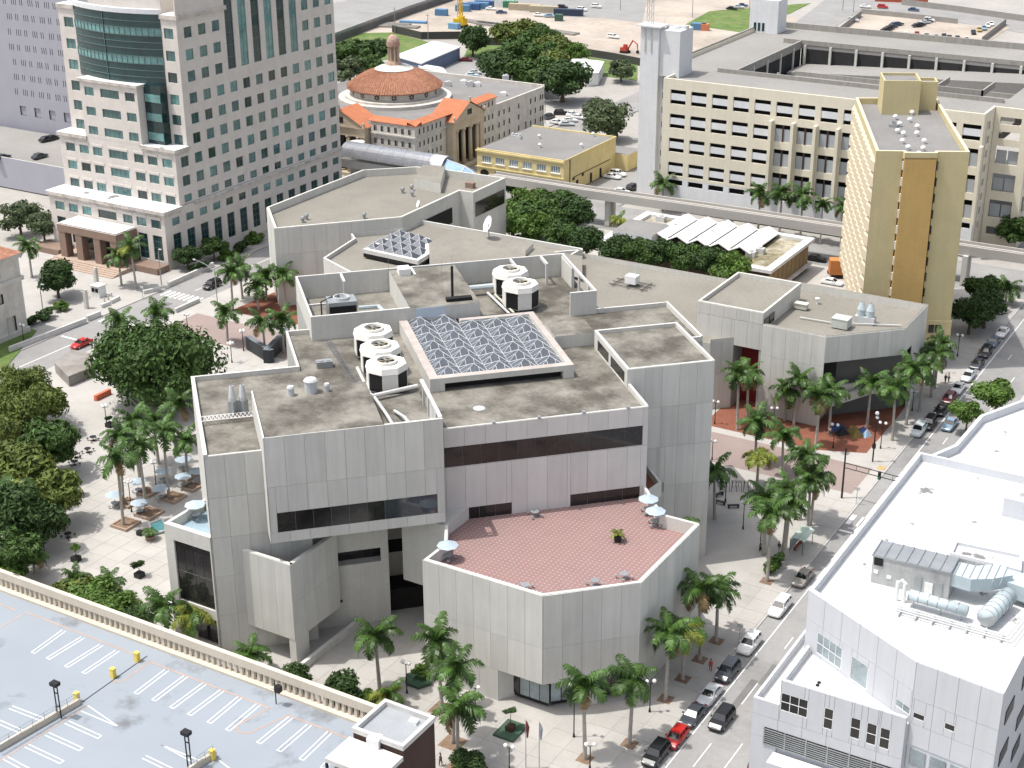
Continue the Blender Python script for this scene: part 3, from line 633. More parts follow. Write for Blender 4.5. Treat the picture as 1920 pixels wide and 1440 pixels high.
# ---------- lavender grey prison-like block and its parking deck ----------
pr=thing('grey_slot_window_block','lavender grey high-rise with rows of narrow slot windows at the left edge','building',(-330,300,0))
pb=MB(); pb.box(-372,-281.4,290.35,330,0,75); 
ops=[];
for r in range(11):
    for c in range(16):
        for q in range(2+(c+r)%2): ops.append((40+3.1*c+q*.75+(r%3)*.4,40.22+3.1*c+q*.75+(r%3)*.4,16+r*4.1,17.7+r*4.1))
for c in range(9): ops.append((41+5.6*c,43.4+5.6*c,10.4,13.0))
facade(pb,(-372,290.35),0,90.6,0,75,ops,.35,0,1)
part('wall',pb,[greyprison,M('slot_shadow_glass',(.04,.04,.045),.4,.1)],pr)
dk=thing('left_parking_deck','grey two-level parking deck with parked cars below the lavender block','building',(-320,270,0))
part('deck_wall',MB().box(-372,-277,262,288,0,6.9,0,1),[greyprison,garageroof],dk); part('parapet',MB().box(-372,-276.9,261.7,262,0,8,0,1).box(-277,-276.7,262,288,0,8,0,1),[greyprison,wallc],dk)
# ---------- classical building at the left edge ----------
cl=thing('classical_building','grey classical stone building with cornice and red tile roof at the left edge','building',(-255,186,0))
xa,ya=(-225.02,191.44)
print('classical',xa,ya)
cw_=MB(); facade(cw_,(xa,ya-26),HP2,26,0,16,[(2+4.4*k,3.5+4.4*k,a,b) for k in range(5) for a,b in((12.4,13.9),(7.3,9.3))]+[(21.0,23.4,0,4.2)],.5,0,1); cw_.box(xa-20,xa,ya-26,ya,0,16)
cw_.box(xa-20,xa+.9,ya-26,ya+.4,10.7,11.5); cw_.box(xa-20,xa+1,ya-26,ya+.4,15.3,16.2); cw_.box(xa,xa+.9,ya-26,ya+.3,0,1.0)
part('wall',cw_,[stonew,glassd],cl)
tr=MB(); tr.face([(xa+1.2,ya-26,16.2),(xa+1.2,ya+.6,16.2),(xa-9,ya-6,20),(xa-9,ya-26,20)]); tr.face([(xa+1.2,ya+.6,16.2),(xa-20,ya+.6,16.2),(xa-9,ya-6,20)])
part('roof',tr,oldtile,cl)
# ---------- domed church-like stone building ----------
ch=thing('domed_church','grey stone church with a round red tile dome lantern and orange roof edges','church',(-240,340,0))
fx=MB(); X=-217.6
W1=[(317.2+1.3+1.95*k-317.2,317.2+2.2+1.95*k-317.2,a,b) for k in range(6) for a,b in((12.5,13.9),(9.2,10.6),(6.0,7.4))]
W2=[(31.5+1.95*k,32.3+1.95*k,a,b) for k in range(4) for a,b in((12.5,13.9),)]
facade(fx,(X-.3,317.2),HP2,14.2,0,14.9,W1,.3,0,1)
R2=[(s-317.2,s+.95-317.2,a,b) for s in[348.4,350.4,352.4,354.4,357.8,360.5,363.4,368.6,375.4,378.0,381.0,382.3] for a,b in((9.2,10.6),(6.0,7.4),(2.8,4.2))]+[(371.5-317.2,373.5-317.2,0,4.6)]
facade(fx,(X-.3,317.2+29.8),HP2,54.2-29.8-13.8+.0+26.2-0,0,12.3,[(a-29.8,b-29.8,c,d) for a,b,c,d in R2],.3,0,1)
facade(fx,(X-.3,317.2+29.8),HP2,9.7,12.3,14.9,[(1.6+1.95*k,2.5+1.95*k,12.8,14.1) for k in range(4)],.3,0,1)
facade(fx,(-231.3,317.2),0,13.7-.0,0,14.9,[(.9+2.15*k,1.8+2.15*k,a,b) for k in range(6) for a,b in((12.5,13.9),(9.2,10.6),(6,7.4))],.3,0,1)
fx.box(-268,X-.31,317.6,356.7,0,14.2,0,2); fx.box(-262,X-.31,356.7,384,0,12.1,0,2)
fx.box(-231.3,X+.28,316.55,316.89,11.7,12.1); fx.box(X+.001,X+.3,316.9,331.4,11.7,12.1)
fx.box(-268,X,383.6,384.2,12.1,13.1); fx.box(X-.5,X+.01,356.8,383.6,12.1,12.7)
part('wall',fx,[stonew,glassd,roofgrey],ch)
def slopes(mb,a,b,n,w,z,h,e=.5):
    "pent roof strip along a-b, outward normal n"
    p=lambda q,d,zz:(q[0]+n[0]*d,q[1]+n[1]*d,zz)
    mb.face([p(a,e,z),p(b,e,z),p(b,-w,z+h),p(a,-w,z+h)]); mb.face([p(a,-w,z+h),p(b,-w,z+h),p(b,-w-.05,z-.6),p(a,-w-.05,z-.6)]); mb.face([p(a,e,z-.15),p(b,e,z-.15),p(b,e,z),p(a,e,z)])
orf=MB(); slopes(orf,(X,316.7),(X,357),(1,0),2.2,15.0,.8); slopes(orf,(-232,317.2),(X+.5,317.2),(0,-1),2.2,15.0,.8)
part('tile_roof',orf,oranget,ch)
def portico(cx,cy,ax,nm):
    "classical portico facing the direction ax (unit), w wide"
    n=Vector(ax); s=Vector((-n.y,n.x)); w=7.6; d=2.2
    P=lambda a,b,z:(cx+s.x*a+n.x*b,cy+s.y*a+n.y*b,z)
    q=lambda mb,a0,a1,b0,b1,z0,z1,mi=0:mb.prism([P(a0,b0,0)[:2],P(a1,b0,0)[:2],P(a1,b1,0)[:2],P(a0,b1,0)[:2]],z0,z1,mi)
    mb=MB(); q(mb,-w,w,-1,d,10.6,12.8); q(mb,-w-.3,w+.3,-1,d+.4,12.8,13.3)
    mb.face([P(-w-.3,d+.3,13.3),P(w+.3,d+.3,13.3),P(0,d+.3,17.2)]); q(mb,-w,-w+1.6,-1,d-.1,0,10.6); q(mb,w-1.6,w,-1,d-.1,0,10.6); q(mb,-1.1,1.1,d+.32,d+.36,13.9,15.4,1)
    q(mb,-w+1.6,w-1.6,-.5,-.3,0,10.6,1); q(mb,-w,w,-1,d+.8,0,.8)
    part('portico',mb,[stonet,glassd],ch)
    for k in range(4):
        c=P(-w+2.5+k*(2*w-5)/3,d-.7,0); part('column',MB().cyl(c[0],c[1],.8,10.6,.62,.52,12).cyl(c[0],c[1],10,10.6,.75,.8,8),stonet,ch,True)
    rf=MB()
    for sg in(-1,1): rf.face([P(sg*(w+.6),d+.7,13.25),P(0,d+.7,17.5),P(0,-5.5,17.5),P(sg*(w+.6),-5.5,13.25)])
    part('gable_roof',rf,oranget,ch)
    ac=MB()
    for a,b,z in((0,d+.5,17.4),(-w,d+.4,13.3),(w,d+.4,13.3)): c=P(a,b,z); ac.cyl(c[0],c[1],z,z+.5,.5,.35,6).ball((c[0],c[1],z+.9),(.4,.4,.6),6)
    part('acroterion',ac,stonet,ch)
portico(X,339.2,(1,0),'side'); portico(-239.6,317.2,(0,-1),'front')
DC=(-242.6,344.3)
dr=MB().lathe(*DC,[(15.6,14.2),(15.6,15.1),(13.9,15.2),(13.9,15.7),(12.2,15.8),(12.2,18.0)],48); part('drum',dr,stonew,ch)
for k in range(16):
    a=2*math.pi*(k+.5)/16; w=MB(); b=len(w.v)
    ux,uy=math.cos(a),math.sin(a); c=(DC[0]+12.22*ux,DC[1]+12.22*uy,16.9)
    w.face([(c[0]-uy*.72*math.cos(t)+ux*.04,c[1]+ux*.72*math.cos(t)+uy*.04,c[2]+.8*math.sin(t)) for t in[2*math.pi*i/10 for i in range(10)]])
    ow=part('round_window',w,glassd,ch); sp=MB()
    for t in(0,math.pi/3,2*math.pi/3): sp.tube([(c[0]+ux*.08-uy*.7*math.cos(t)*q,c[1]+uy*.08+ux*.7*math.cos(t)*q,c[2]+.78*math.sin(t)*q) for q in(-1,1)],.06,4)
    part('window_bar',sp,stonew,ow)
rfm=MB(); prof=[(13.2,17.7),(13.3,18.0)]; K=9
for i in range(K+1):
    t=i/K; prof.append((13.1-(13.1-4.3)*t,18.05+4.85*(t*.92+.08*math.sin(math.pi*t)*2)))
rfm.lathe(*DC,prof,56); dome=part('dome_roof',rfm,oldtile,ch)
rib=MB()
for k in range(112):
    a=2*math.pi*k/112; rib.tube([(DC[0]+r*math.cos(a),DC[1]+r*math.sin(a),z+.03) for r,z in prof[1::2]],.13,4)
stuff(part('tile_ridge',rib,oldtile,dome))
sk_=MB(); sk_.lathe(*DC,[(5.4,22.5),(4.2,23.1),(2.0,23.6),(2.0,23.4)],24); part('dome_cap',sk_,copem,ch,True)
la=MB(); la.cyl(*DC,23.4,24.6,2.3,1.7,8); la.cyl(*DC,24.6,29,1.0,1.0,8); la.cyl(*DC,28.6,29.3,1.9,1.9,12); la.lathe(*DC,[(1.8,29.3),(1.8,29.8),(1.55,30.6),(1.0,31.3),(.25,31.7),(.2,32.2),(.01,32.3)],12)
lan=part('lantern',la,M('pinkish_terracotta',(.40,.27,.22),.8,.15,1.5,(.55,.45,.3),1.5,.5),ch)
for k in range(8):
    a=2*math.pi*k/8; part('lantern_column',MB().cyl(DC[0]+1.45*math.cos(a),DC[1]+1.45*math.sin(a),24.6,28.6,.22,.2,6),stonet,lan)
def mini(name,label,cat,pts,m,group=None): return single(name,pts,m,label,cat,(pts.v[0][0],pts.v[0][1],pts.v[0][2]),group=group)
for i,(px,py) in enumerate([(820,160),(868,172),(880,176),(893,178),(905,182),(870,165),(893,165),(945,183)]):
    c=(*(-244.63,368.55),0)
for i,(p,h,l) in enumerate([((-240.86,376.78),1.2,'white boxy roof unit behind the tile dome'),((-237.54,375.31),1.5,'grey roof unit with fan behind the church dome'),((-236.15,376.92),1.0,'small pale roof unit on the long church roof'),((-243.64,372.71),1.3,'dark roof unit closest to the church dome'),((-222.94,369.75),.9,'lone white vent on the open grey church roof'),((-232.74,387.29),1.6,'white flue at the far parapet of the church roof')]):
    single('roof_unit',MB().rbox(0,0,1.8,1.3,0,h,.3,0).cyl(.2,.1,h,h+.3,.45,.45,8,0),pipe if i%2 else whitem,l,'roof unit',(*p,12.12),0,local=True)
# ---------- yellow two storey building ----------
yb=thing('yellow_building','two-storey yellow building with arched ground floor and grey flat roof','building',(-191,340,0))
ym=MB(); ops=[(1.5+4.05*k,4.2+4.05*k,5.55,7.35) for k in range(6)]+[(.9+4.05*k,3.6+4.05*k,.3,2.6) for k in range(6)]
facade(ym,(-204.6,326.2),0,25.5,0,9.1,ops,.3); ym.box(-204.6,-179.1,326.2,354.3,0,8.7,0,1); ym.box(-204.9,-178.9,325.6,325.89,8.3,8.75); ym.box(-204.9,-178.9,325.6,325.89,4.2,4.5); ym.box(-179.1,-178.9,326.2,354.3,8.7,9.1).box(-204.6,-179.1,354.0,354.3,8.7,9.1); ym.box(-184,-175.5,354.3,362,0,4.4,0,1)
part('wall',ym,[yellowb,roofgrey],yb)
for k in range(6):
    window(yb,(-204.6,326.2),0,1.5+4.05*k,4.2+4.05*k,5.55,7.35,.12,whitem,glassg,4,1,.12)
    part('arch',MB().prism([(-203.7+4.05*k+1.35+1.55*math.cos(t),325.83+.0) for t in(0,1)]+[(-203.7+4.05*k+1.35,325.8)],2.6,2.7) if False else MB().face([(-203.7+4.05*k+1.35+1.35*math.cos(math.pi*t/8),325.86,2.58+1.2*math.sin(math.pi*t/8)) for t in range(9)]),darkm,yb)
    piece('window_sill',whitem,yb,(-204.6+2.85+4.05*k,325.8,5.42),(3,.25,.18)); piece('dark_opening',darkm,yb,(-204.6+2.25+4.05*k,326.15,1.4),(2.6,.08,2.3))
for y,z,h in((333,1.2,2.4),(340.5,1.3,2.4),(345.8,1.3,2.4)): piece('side_door',darkm,yb,(-179.05,y,z),(.1,1,h))
for y,z in((331,3.2),(336,3.1)): piece('wall_vent',black,yb,(-179.05,y,z),(.12,1,.7))
part('drain_pipe',MB().tube([(-179,329,0),(-179,329,8.7)],.12,6).tube([(-178.98,331,3.6),(-178.98,351,3.6)],.09,5),brownwall,yb)
for i,p in enumerate([(-196.34,343.72),(-191.50,335.54),(-182.18,340.83),(-185.07,352.75)]): single('roof_vent',MB().cyl(0,0,0,.8,.3,.3,8).cyl(0,0,.8,1.1,.5,.3,8),whitem,['vent near the back middle of the yellow building roof','vent near the left of the yellow building roof centre','vent near the right front edge of the yellow building','vent by the far right corner of the yellow building roof'][i],'vent',(*p,8.7),group=None,local=True)
single('roof_vent_row',MB().box(-1.6,1.6,-.5,.5,0,.8).cyl(-1.1,0,.8,1.3,.4,.4,8).cyl(0,0,.8,1.3,.4,.4,8).cyl(1.1,0,.8,1.3,.4,.4,8),pipe,'row of round white vents on a curb on the yellow building roof','vent',(*(-201.61,340.74),8.7),local=True)
# ---------- transit station and guideway ----------
sta=thing('transit_station','elevated transit station under a silver barrel canopy with blue glass end','station',(-215,307,0))
cn=MB(); ncs=14
for i in range(ncs):
    a,b=math.pi*(i/ncs)*.92+.12,math.pi*((i+1)/ncs)*.92+.12
    for k in range(8):
        x0,x1=-233+3.85*k,-233+3.85*(k+1)-.05; cn.face([(x0,308.6-3.5*math.cos(a),7.6+3.5*math.sin(a)),(x1,308.6-3.5*math.cos(a),7.6+3.5*math.sin(a)),(x1,308.6-3.5*math.cos(b),7.6+3.5*math.sin(b)),(x0,308.6-3.5*math.cos(b),7.6+3.5*math.sin(b))])
part('canopy',cn,M('silver_canopy',(.66,.67,.68),.35,.12,1,(.45,.46,.47),.6,.4,metal=.35),sta)
bgm=M('blue_glass_roof',(.24,.38,.55),.15,.08,1)
bg_=MB()
for a,b in((305.2,308.0),(308.05,311.9)): bg_.face([(-202.2,a,8.2 if a<306 else 10.4),(-196.5,a-.6,7.6 if a<306 else 9.6),(-196.5,b-.6,9.6 if a<306 else 7.6),(-202.2,b,10.4 if a<306 else 8.2)]); bg_.face([(-196.5,a-.6,7.6 if a<306 else 9.6),(-190,a-1.5,5.2 if a<306 else 6.6),(-190,b-1.5,6.6 if a<306 else 5.2),(-196.5,b-.6,9.6 if a<306 else 7.6)])
part('glass_roof',bg_,bgm,sta)
gb=MB()
for p,q in(((-202.2,308,10.45),(-196.5,307.4,9.65)),((-196.5,304.6,7.65),(-196.5,307.4,9.65)),((-196.5,307.4,9.65),(-196.5,311.3,7.65)),((-196.5,307.4,9.65),(-190,306.5,6.65)),((-202.2,305.2,8.25),(-196.5,304.6,7.65))): gb.tube([p,q],.12,5)
part('roof_bar',gb,whitem,sta)
part('platform',MB().box(-236,-190,305.4,312,5.2,6.2).box(-236,-203,305.4,305.7,6.2,7.2),wallc,sta)
for x in(-231,-222,-213,-204): part('pier',MB().box(x-.6,x+.6,308,309.4,0,5.2),wallc,sta)
part('lift_tower',MB().cyl(-232.6,312.2,0,10.2,2.2,2.2,8),whitem,sta)
gd=thing('transit_guideway','elevated concrete transit guideway on twin columns passing the parking garage','bridge',(-120,310,0))
gm=MB()
GP=[(-190,309.5),(-163,309.3),(-136,310.4),(-100,311.2),(-70,311.5),(-30,312.5)]
def sweep(mb,path,w,z0,z1,mi=0,off=0):
    for i in range(len(path)-1):
        (x0,y0_),(x1,y1_)=path[i],path[i+1]; mb.prism([(x0,y0_-w+off),(x1,y1_-w+off),(x1,y1_+w+off),(x0,y0_+w+off)],z0,z1,mi)
sweep(gm,GP,1.9,6.4,7.6); sweep(gm,GP,.16,7.6,8.4,0,-1.75); sweep(gm,GP,.16,7.6,8.4,0,1.75); sweep(gm,GP,.3,7.6,8.0,0,-.5); sweep(gm,GP,.3,7.6,8.0,0,.6)
part('beam',gm,M('guideway_concrete',(.44,.42,.39),.9,.1,.4,(.28,.26,.24),.4,.4),gd)
for x in(-158,-128,-100,-74,-48):
    part('column',MB().box(x-.55,x+.55,308.7,309.7,0,6.4),wallc,gd); part('column',MB().box(x-.55,x+.55,311.2,312.2,0,6.4),wallc,gd)
# ---------- parking garage with shaft ----------
ga=thing('parking_garage','large cream multi-storey parking garage with an open courtyard and rows of openings','parking garage',(-115,370,0))
gf=MB(); YF=328.3
levs=[(26.0,29.4),(20.2,23.6),(14.4,17.8),(8.6,11.9)]
op=[(1.9+5.32*k+0,5.9+5.32*k,a,b) for k in range(4) for a,b in levs]; op=[(153.7-148.2+5.3*(k-1)+1.95-.0,153.7-148.2+5.3*(k-1)+5.9,a,b) for k in range(0,5) for a,b in levs]
op=[(7.3+5.33*k-5.33,11.25+5.33*k-5.33,a,b) for k in range(6) for a,b in levs if k<5 or a>25]+[(7.3+5.33*k-5.33,11.25+5.33*k-5.33,26.0,29.4) for k in range(6,14)]
op=list({q[:3]:q for q in op}.values())
op2=[(28.6+5.33*k,32.5+5.33*k,a,b) for k in range(9) for a,b in((8.6,12.8),(14.4,18.4),(20.2,24.2))]
op3=[(2+5.33*k,5.9+5.33*k,6.3,7.6) for k in range(14)]+[(1.5+8*k,8+8*k,.6,2.6) for k in range(9)]
facade(gf,(-153.7,YF+.5),0,75.7,7.9,31.9,op+op2,.5); facade(gf,(-153.7,YF+.52),0,75.7,0,7.88,op3,.5,2)
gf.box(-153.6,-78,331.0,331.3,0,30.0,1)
gf.box(-160,-159.5,341,409,0,32,0); gf.box(-153.7,-153.2,328.8,341,0,31.9,0)
facade(gf,(-78.5,328.8),HP2,8.5,0,31.9,[(3.4,5.2,a,b) for a,b in((27.6,29.4),(24.6,26.2),(21.4,23),(18.2,19.8),(15,16.6),(11.8,13.4),(8.6,10.2),(5.4,7))],.5)
facade(gf,(-77.9,337.3),0,7.6,0,31.9,[(1.2,5.8,28.2,29.8),(1.2,5.8,25.0,26.6)]+[(1.0,6.0,a,b) for a,b in((19.4,23.4),(13.2,17.2),(7.2,11.2),(3.2,5))],.5)
facade(gf,(-70.8,337.3),HP2,60,0,31.9,[(1.5+5.6*k,5+5.6*k,a,b) for k in range(10) for a,b in((26,29.6),(20,24),(14,18),(8,12),(2,5))],.5)
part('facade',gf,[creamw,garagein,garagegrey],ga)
for s0,s1,a,b in op: piece('spandrel_panel',garagegrey,ga,(-153.7+(s0+s1)/2,YF+.22,(a+b)/2),(s1-s0,.12,(b-a)*.46))
for s0,s1,a,b in op2:
    for q in(0,1): piece('grey_screen',M('screen_grey',(.36,.38,.40),.6,.05) if 'screen_grey' not in bpy.data.materials else bpy.data.materials['screen_grey'],ga,(-153.7+s0+.95+q*2.0,YF+.3,a+1.5),(1.7,.1,3.0))
    piece('post',brownwall,ga,(-153.7+(s0+s1)/2,YF+.2,(a+b)/2),(.35,.3,b-a))
for k in range(10): piece('fin',creamw,ga,(-153.7+27.9+5.33*k,YF-.75,16.4),(.7,1.5,17.4))
for k in range(3):
    for a in(19.4,13.2,7.2):
        if k<2: piece('grey_screen',bpy.data.materials['screen_grey'],ga,(-75.7+k*2.5,337.6,a+1.5),(2.2,.1,2.9))
rf=MB()
rf.box(-153.6,-78.2,328.8,341,30.0,31.0,0).box(-160,-78.2,341,345,30.0,31.0,0).box(-160,-142,345,409,30,31,0).box(-142,-60,388,409,30,31,0).box(-78.2,-60,345,388,30,31,0).box(-78.2,-71.2,337.8,345,30,31,0)
rf.box(-142,-78.2,345,388,22,24.0,0); rf.prism([(-141,376),(-78.2,376),(-78.2,388),(-141,388)],[24,24,24,24],[26.0,29.4,29.4,26.0],0)
rf.box(-135,-78.2,358,366,24,27.5,0)
part('roof_deck',rf,garageroof,ga)
gp=MB(); gp.box(-160.2,-78,408.6,409.2,31,32.6).box(-160.2,-159.7,341,409,31,32.4).box(-147,-78.2,344.6,345,31,32.0).box(-142.4,-141.9,345,388,30,32.0).box(-147,-60,387.9,388.4,31,32.2).box(-135,-80,357.8,358.2,27.5,28.6).box(-135,-80,366,366.4,27.5,28.6)
gp.box(-153.7,-78.2,328.85,329.2,31,31.9).box(-95,-84,349,349.4,31,32.4).box(-95,-94.6,349,360,31,32.4).box(-84.4,-84,349,360,31,32.4)
part('roof_parapet',gp,M('weathered_parapet',(.33,.315,.285),.9,.15,.5,(.2,.19,.17),.5,.5,streak=.2),ga)
cm=MB()
for k in range(9): cm.box(-141+7*k,-140.4+7*k,387.2,387.8,24,31); 
for k in range(9): cm.box(-140+7*k,-139.4+7*k,366.3,366.7,22,27.6)
for k in range(5): cm.box(-142.3,-141.7,346+9*k,346.6+9*k,24,31)
part('courtyard_column',cm,wallc,ga)
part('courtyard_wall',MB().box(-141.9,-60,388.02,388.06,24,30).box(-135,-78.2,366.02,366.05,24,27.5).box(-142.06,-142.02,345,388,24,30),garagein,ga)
sh=thing('stair_shaft','tall grey concrete stair shaft at the left corner of the parking garage','tower',(-158,331,0))
sm=MB(); sm.box(-162.2,-157.4,332.9,336,0,42.6,0); sm.box(-157.4,-152.2,333.6,341,31.0,42.0,0); sm.box(-158,-153.8,334.2,340,0,31,0); sm.box(-162.8,-156.6,332.2,336.6,42.6,43.0,1)
part('shaft_wall',sm,[garagegrey,whitem],sh)
for k in range(8): piece('shaft_window',glassd,sh,(-156.0,334.17,3+3.55*k+2),(1.2,.08,1.5))
for k in range(2): piece('wall_fin',wallc,sh,(-161.0+1.6*k,332.8,39.5),(.35,.25,5.2))
piece('stair_window',glassdt,sh,(-154.5,333.55,29.5),(3.6,.1,3.2))
st2=thing('rear_stair_tower','pale grey stair tower on the far side of the parking garage','tower',(-157,401,0))
part('wall',MB().box(-161.2,-153,398.5,405,0,39.9,0),garagegrey,st2)
for k in range(3): piece('tower_window',glassdt,st2,(-159.5+k*1.2,398.45,32.6),(.7,.08,2.2))
ln_=thing('right_stair_tower','pale grey stair tower on the garage roof at the right edge','tower',(-66,378,0)); part('wall',MB().box(*sorted([-77.5,-66]),366,374,30.9,37.5),garagegrey,ln_)
mast=MB()
for dx,dy in((-.6,-.6),(.6,-.6),(.6,.6),(-.6,.6)): mast.tube([(dx,dy,0),(dx*.8,dy*.8,16)],.09,4)
for k in range(10):
    z=k*1.6
    for a,b in(((-.6,-.6),(.6,-.6)),((.6,-.6),(.6,.6)),((.6,.6),(-.6,.6)),((-.6,.6),(-.6,-.6))): mast.tube([(a[0],a[1],z),(b[0],b[1],z+1.6)],.05,4)
single('lattice_mast',mast,pipe,'blue grey lattice antenna mast on top of the tall stair shaft','mast',(-160.6,334.5,43.0),local=True)
dsh=MB().cyl(0,0,0,.5,1.9,1.6,12).cyl(2.6,.6,0,.7,1.0,.8,10).tube([(-2.5,0,0),(-2.5,0,2)],.05,4)
single('satellite_dishes',dsh,pipe,'pale antenna drums lying on the top of the grey stair shaft','antenna',(-155.6,337.5,42.0),local=True)
# ---------- yellow slab tower ----------
yt=thing('yellow_tower','tall yellow stucco tower with an ochre central bay and zigzag faceted left side','tower',(-82,275,0))
T0=Vector((-78.33,254.81)); T1=Vector((-64.1,262.05)); T3=Vector((-95.25,293.05)); T2=T1+(T3-T0)
d=(T1-T0).normalized(); n=Vector((d.y,-d.x)); e=(T3-T0).normalized(); L=(T1-T0).length
TZ=40.5; q=lambda a,b:tuple(T0+d*a+e*b)
L1=4.6; L2=10.6; LB=(T3-T0).length
wm=MB(); wm.prism([q(0,0),q(L1,0),q(L1,.8),q(L2,.8),q(L2,0),q(L,0),q(L,LB),q(0,LB)],5.0,39.3,0,1); wm.prism([q(1.5,1),q(L-.6,1),q(L-.6,LB),q(1.5,LB)],0,5.0,2)
part('wall',wm,[yellowl,roofgrey,darkm],yt)
ap=(L1-.15,L2)
part('ochre_bay',MB().prism([q(L1+.25,-1.0),q(L2-.3,-1.0),q(L2-.3,1),q(L1+.25,1)],6,39.6,0),orangest,yt)
tpp=MB(); parapet(tpp,[q(0,0),q(L1,0),q(L1+.2,-1.0),q(L2-.3,-1.0),q(L2,0),q(L,0),q(L,LB),q(0,LB)],39.31,TZ,.55,True,0,1); part('roof_parapet',tpp,[yellowl,M('cream_coping',(.66,.57,.40),.8,.05)],yt)
for k in range(11):
    z=9+k*2.9
    for a in(L1+.18,L2+.03): piece('slit_window',glassd if a>L1+1 else whitem,yt,(*q(a,-.12),z),(.25,.6,1.5),math.atan2(d.y,d.x))
base=MB(); base.prism([q(6,-.4),q(L+.2,-.4),q(L+.2,6),q(6,6)],5.0,9.4,0); part('base_block',base,yellowl,yt)
for a in(7.6,8.8,10,12.6,13.8): piece('base_window',glassd,yt,(*q(a,-.45),7.9),(1.0,.1,1.5),math.atan2(d.y,d.x))
# faceted side: each facet is a prism
ang=math.atan2(e.y,e.x)
nl=-d
fac=MB().prism([(-1.7,0),(1.7,0),(-1.2,-.6)],[-1.3]*3,[.5,.5,1.3],0)
fmesh=fac.mesh('facet',M('pale_facet',(.58,.50,.37),.85,.03))
og=org(yt); W_=LB/12
part('recess_wall',MB().prism([q(-.06,0),q(-.02,0),q(-.02,LB),q(-.06,LB)],5.4,38.4),M('tan_facet_shade',(.42,.33,.21),.9,.06),yt)  # tan sheet puts the brownish shading between the facets into colour
for k in range(12):
    for j in range(12):
        p=T0+e*(W_*(k+.5)); o=link('facet',fmesh,yt,(p.x-og[0],p.y-og[1],6.6+j*2.72+1.3),ang+math.pi)
ph=MB(); ph.prism([q(4.2,LB-9.5),q(11.2,LB-9.5),q(11.2,LB-2),q(4.2,LB-2)],39.3,45.4,0,1); ph.prism([q(11.2,LB-5.5),q(15.0,LB-5.5),q(15.0,LB-1.5),q(11.2,LB-1.5)],39.3,44.4,0,1); part('penthouse',ph,[yellowl,roofgrey],yt)
pp_=MB(); parapet(pp_,[q(4.2,LB-9.5),q(11.2,LB-9.5),q(11.2,LB-2),q(4.2,LB-2)],45.4,45.9,.3,True,0,0); parapet(pp_,[q(11.3,LB-5.5),q(15.0,LB-5.5),q(15.0,LB-1.5),q(11.3,LB-1.5)],44.4,44.9,.3,True,0,0); part('penthouse_parapet',pp_,yellowl,yt)
vl=['next to the penthouse corner, left','next to the penthouse corner, second','right behind the pair near the penthouse','left of the middle row','beside the dark hatch','below the dark hatch','in the middle of the roof','right of the roof middle','on the right half, centre','on the right half, lower','left of the lower row','lower row centre','lower right of the roof','nearest the ochre bay','front right']
for i,(px,py) in enumerate([(1669,208),(1683,208),(1710,211),(1679,219),(1687,232),(1683,245),(1694,250),(1706,224),(1720,237),(1719,250),(1692,264),(1703,276),(1733,264),(1731,278),(1723,288)]):
    single('mushroom_vent',MB().cyl(0,0,0,.5,.28,.28,8).lathe(0,0,[(.5,.5),(.45,.75),(.2,.95),(.01,1.0)],8),whitem,'white mushroom vent on the yellow tower roof '+vl[i],'vent',(*uvp,39.3) if False else (*[(-86.55,288.11),(-85.30,288.81),(-82.49,288.86),(-84.15,283.89),(-81.74,278.88),(-80.42,273.47),(-78.87,272.04),(-81.13,283.12),(-78.27,278.45),(-76.77,273.23),(-77.35,266.58),(-75.06,262.65),(-73.96,268.50),(-72.56,263.21),(-72.11,259.24)][i],39.3),group='mushroom vents on the yellow tower',local=True)
single('roof_hatch',MB().box(-.8,.8,-.6,.6,0,.5).box(-.3,.3,-.3,.3,.5,1.2),steel,'small dark hatch among the vents on the yellow tower roof','hatch',(*(-82.53,277.94),39.3),local=True)
# ---------- folded white roof building ----------
fo=thing('folded_roof_building','low building with a white zigzag folded roof and brown panelled end wall','building',(-125,294,0))
fm=MB(); fm.box(-144,-106,279.5,302.5,0,5.9,0,1); part('wall',fm,[brownwall,roofm],fo)
rb=MB(); parapet(rb,[(-145.2,278.6),(-105.0,278.6),(-105.0,303.6),(-145.2,303.6)],6.2,6.9,1.7,True,0,0); part('roof_edge',rb,whiteroof,fo)
part('mossy_roof',MB().box(-143.4,-106.8,280.3,301.9,5.9,6.25),M('mossy_roof',(.20,.175,.10),.95,.3,.4,(.45,.43,.38),.25,.8),fo)
zz=MB(); K=5; fx0,fx1=-136.5,-112.5
for k in range(K):
    x0=fx0+(fx1-fx0)*k/K; x2=fx0+(fx1-fx0)*(k+1)/K; x1=(x0+x2)/2
    for a,b,za,zb_ in((x0,x1,7.3,8.5),(x1,x2,8.5,7.3)):
        zz.prism([(a,285.5),(b,285.5),(b,302),(a,302)],[za-.2,zb_-.2,zb_-.2,za-.2],[za,zb_,zb_,za])
part('folded_roof',zz,whiteroof,fo)
part('clerestory',MB().box(fx0+.4,fx1-.4,286.6,301.4,6.2,7.4),darkm,fo); part('left_shed',MB().prism([(-143.4,283),(-134,283),(-134,291.5),(-143.4,291.5)],6.2,[8.2,8.4,8.7,8.6],0,1),[whitewall,roofgrey],fo)
for k in range(9): piece('brown_panel',M('brown_panel',(.25,.175,.09),.7,.15,1) if 'brown_panel' not in bpy.data.materials else bpy.data.materials['brown_panel'],fo,(-105.9,281+2.5*k,3.4),(.2,2.3,4.4))
piece('balcony_slab',copem,fo,(-105.6,291,1.4),(1.2,24,.4))
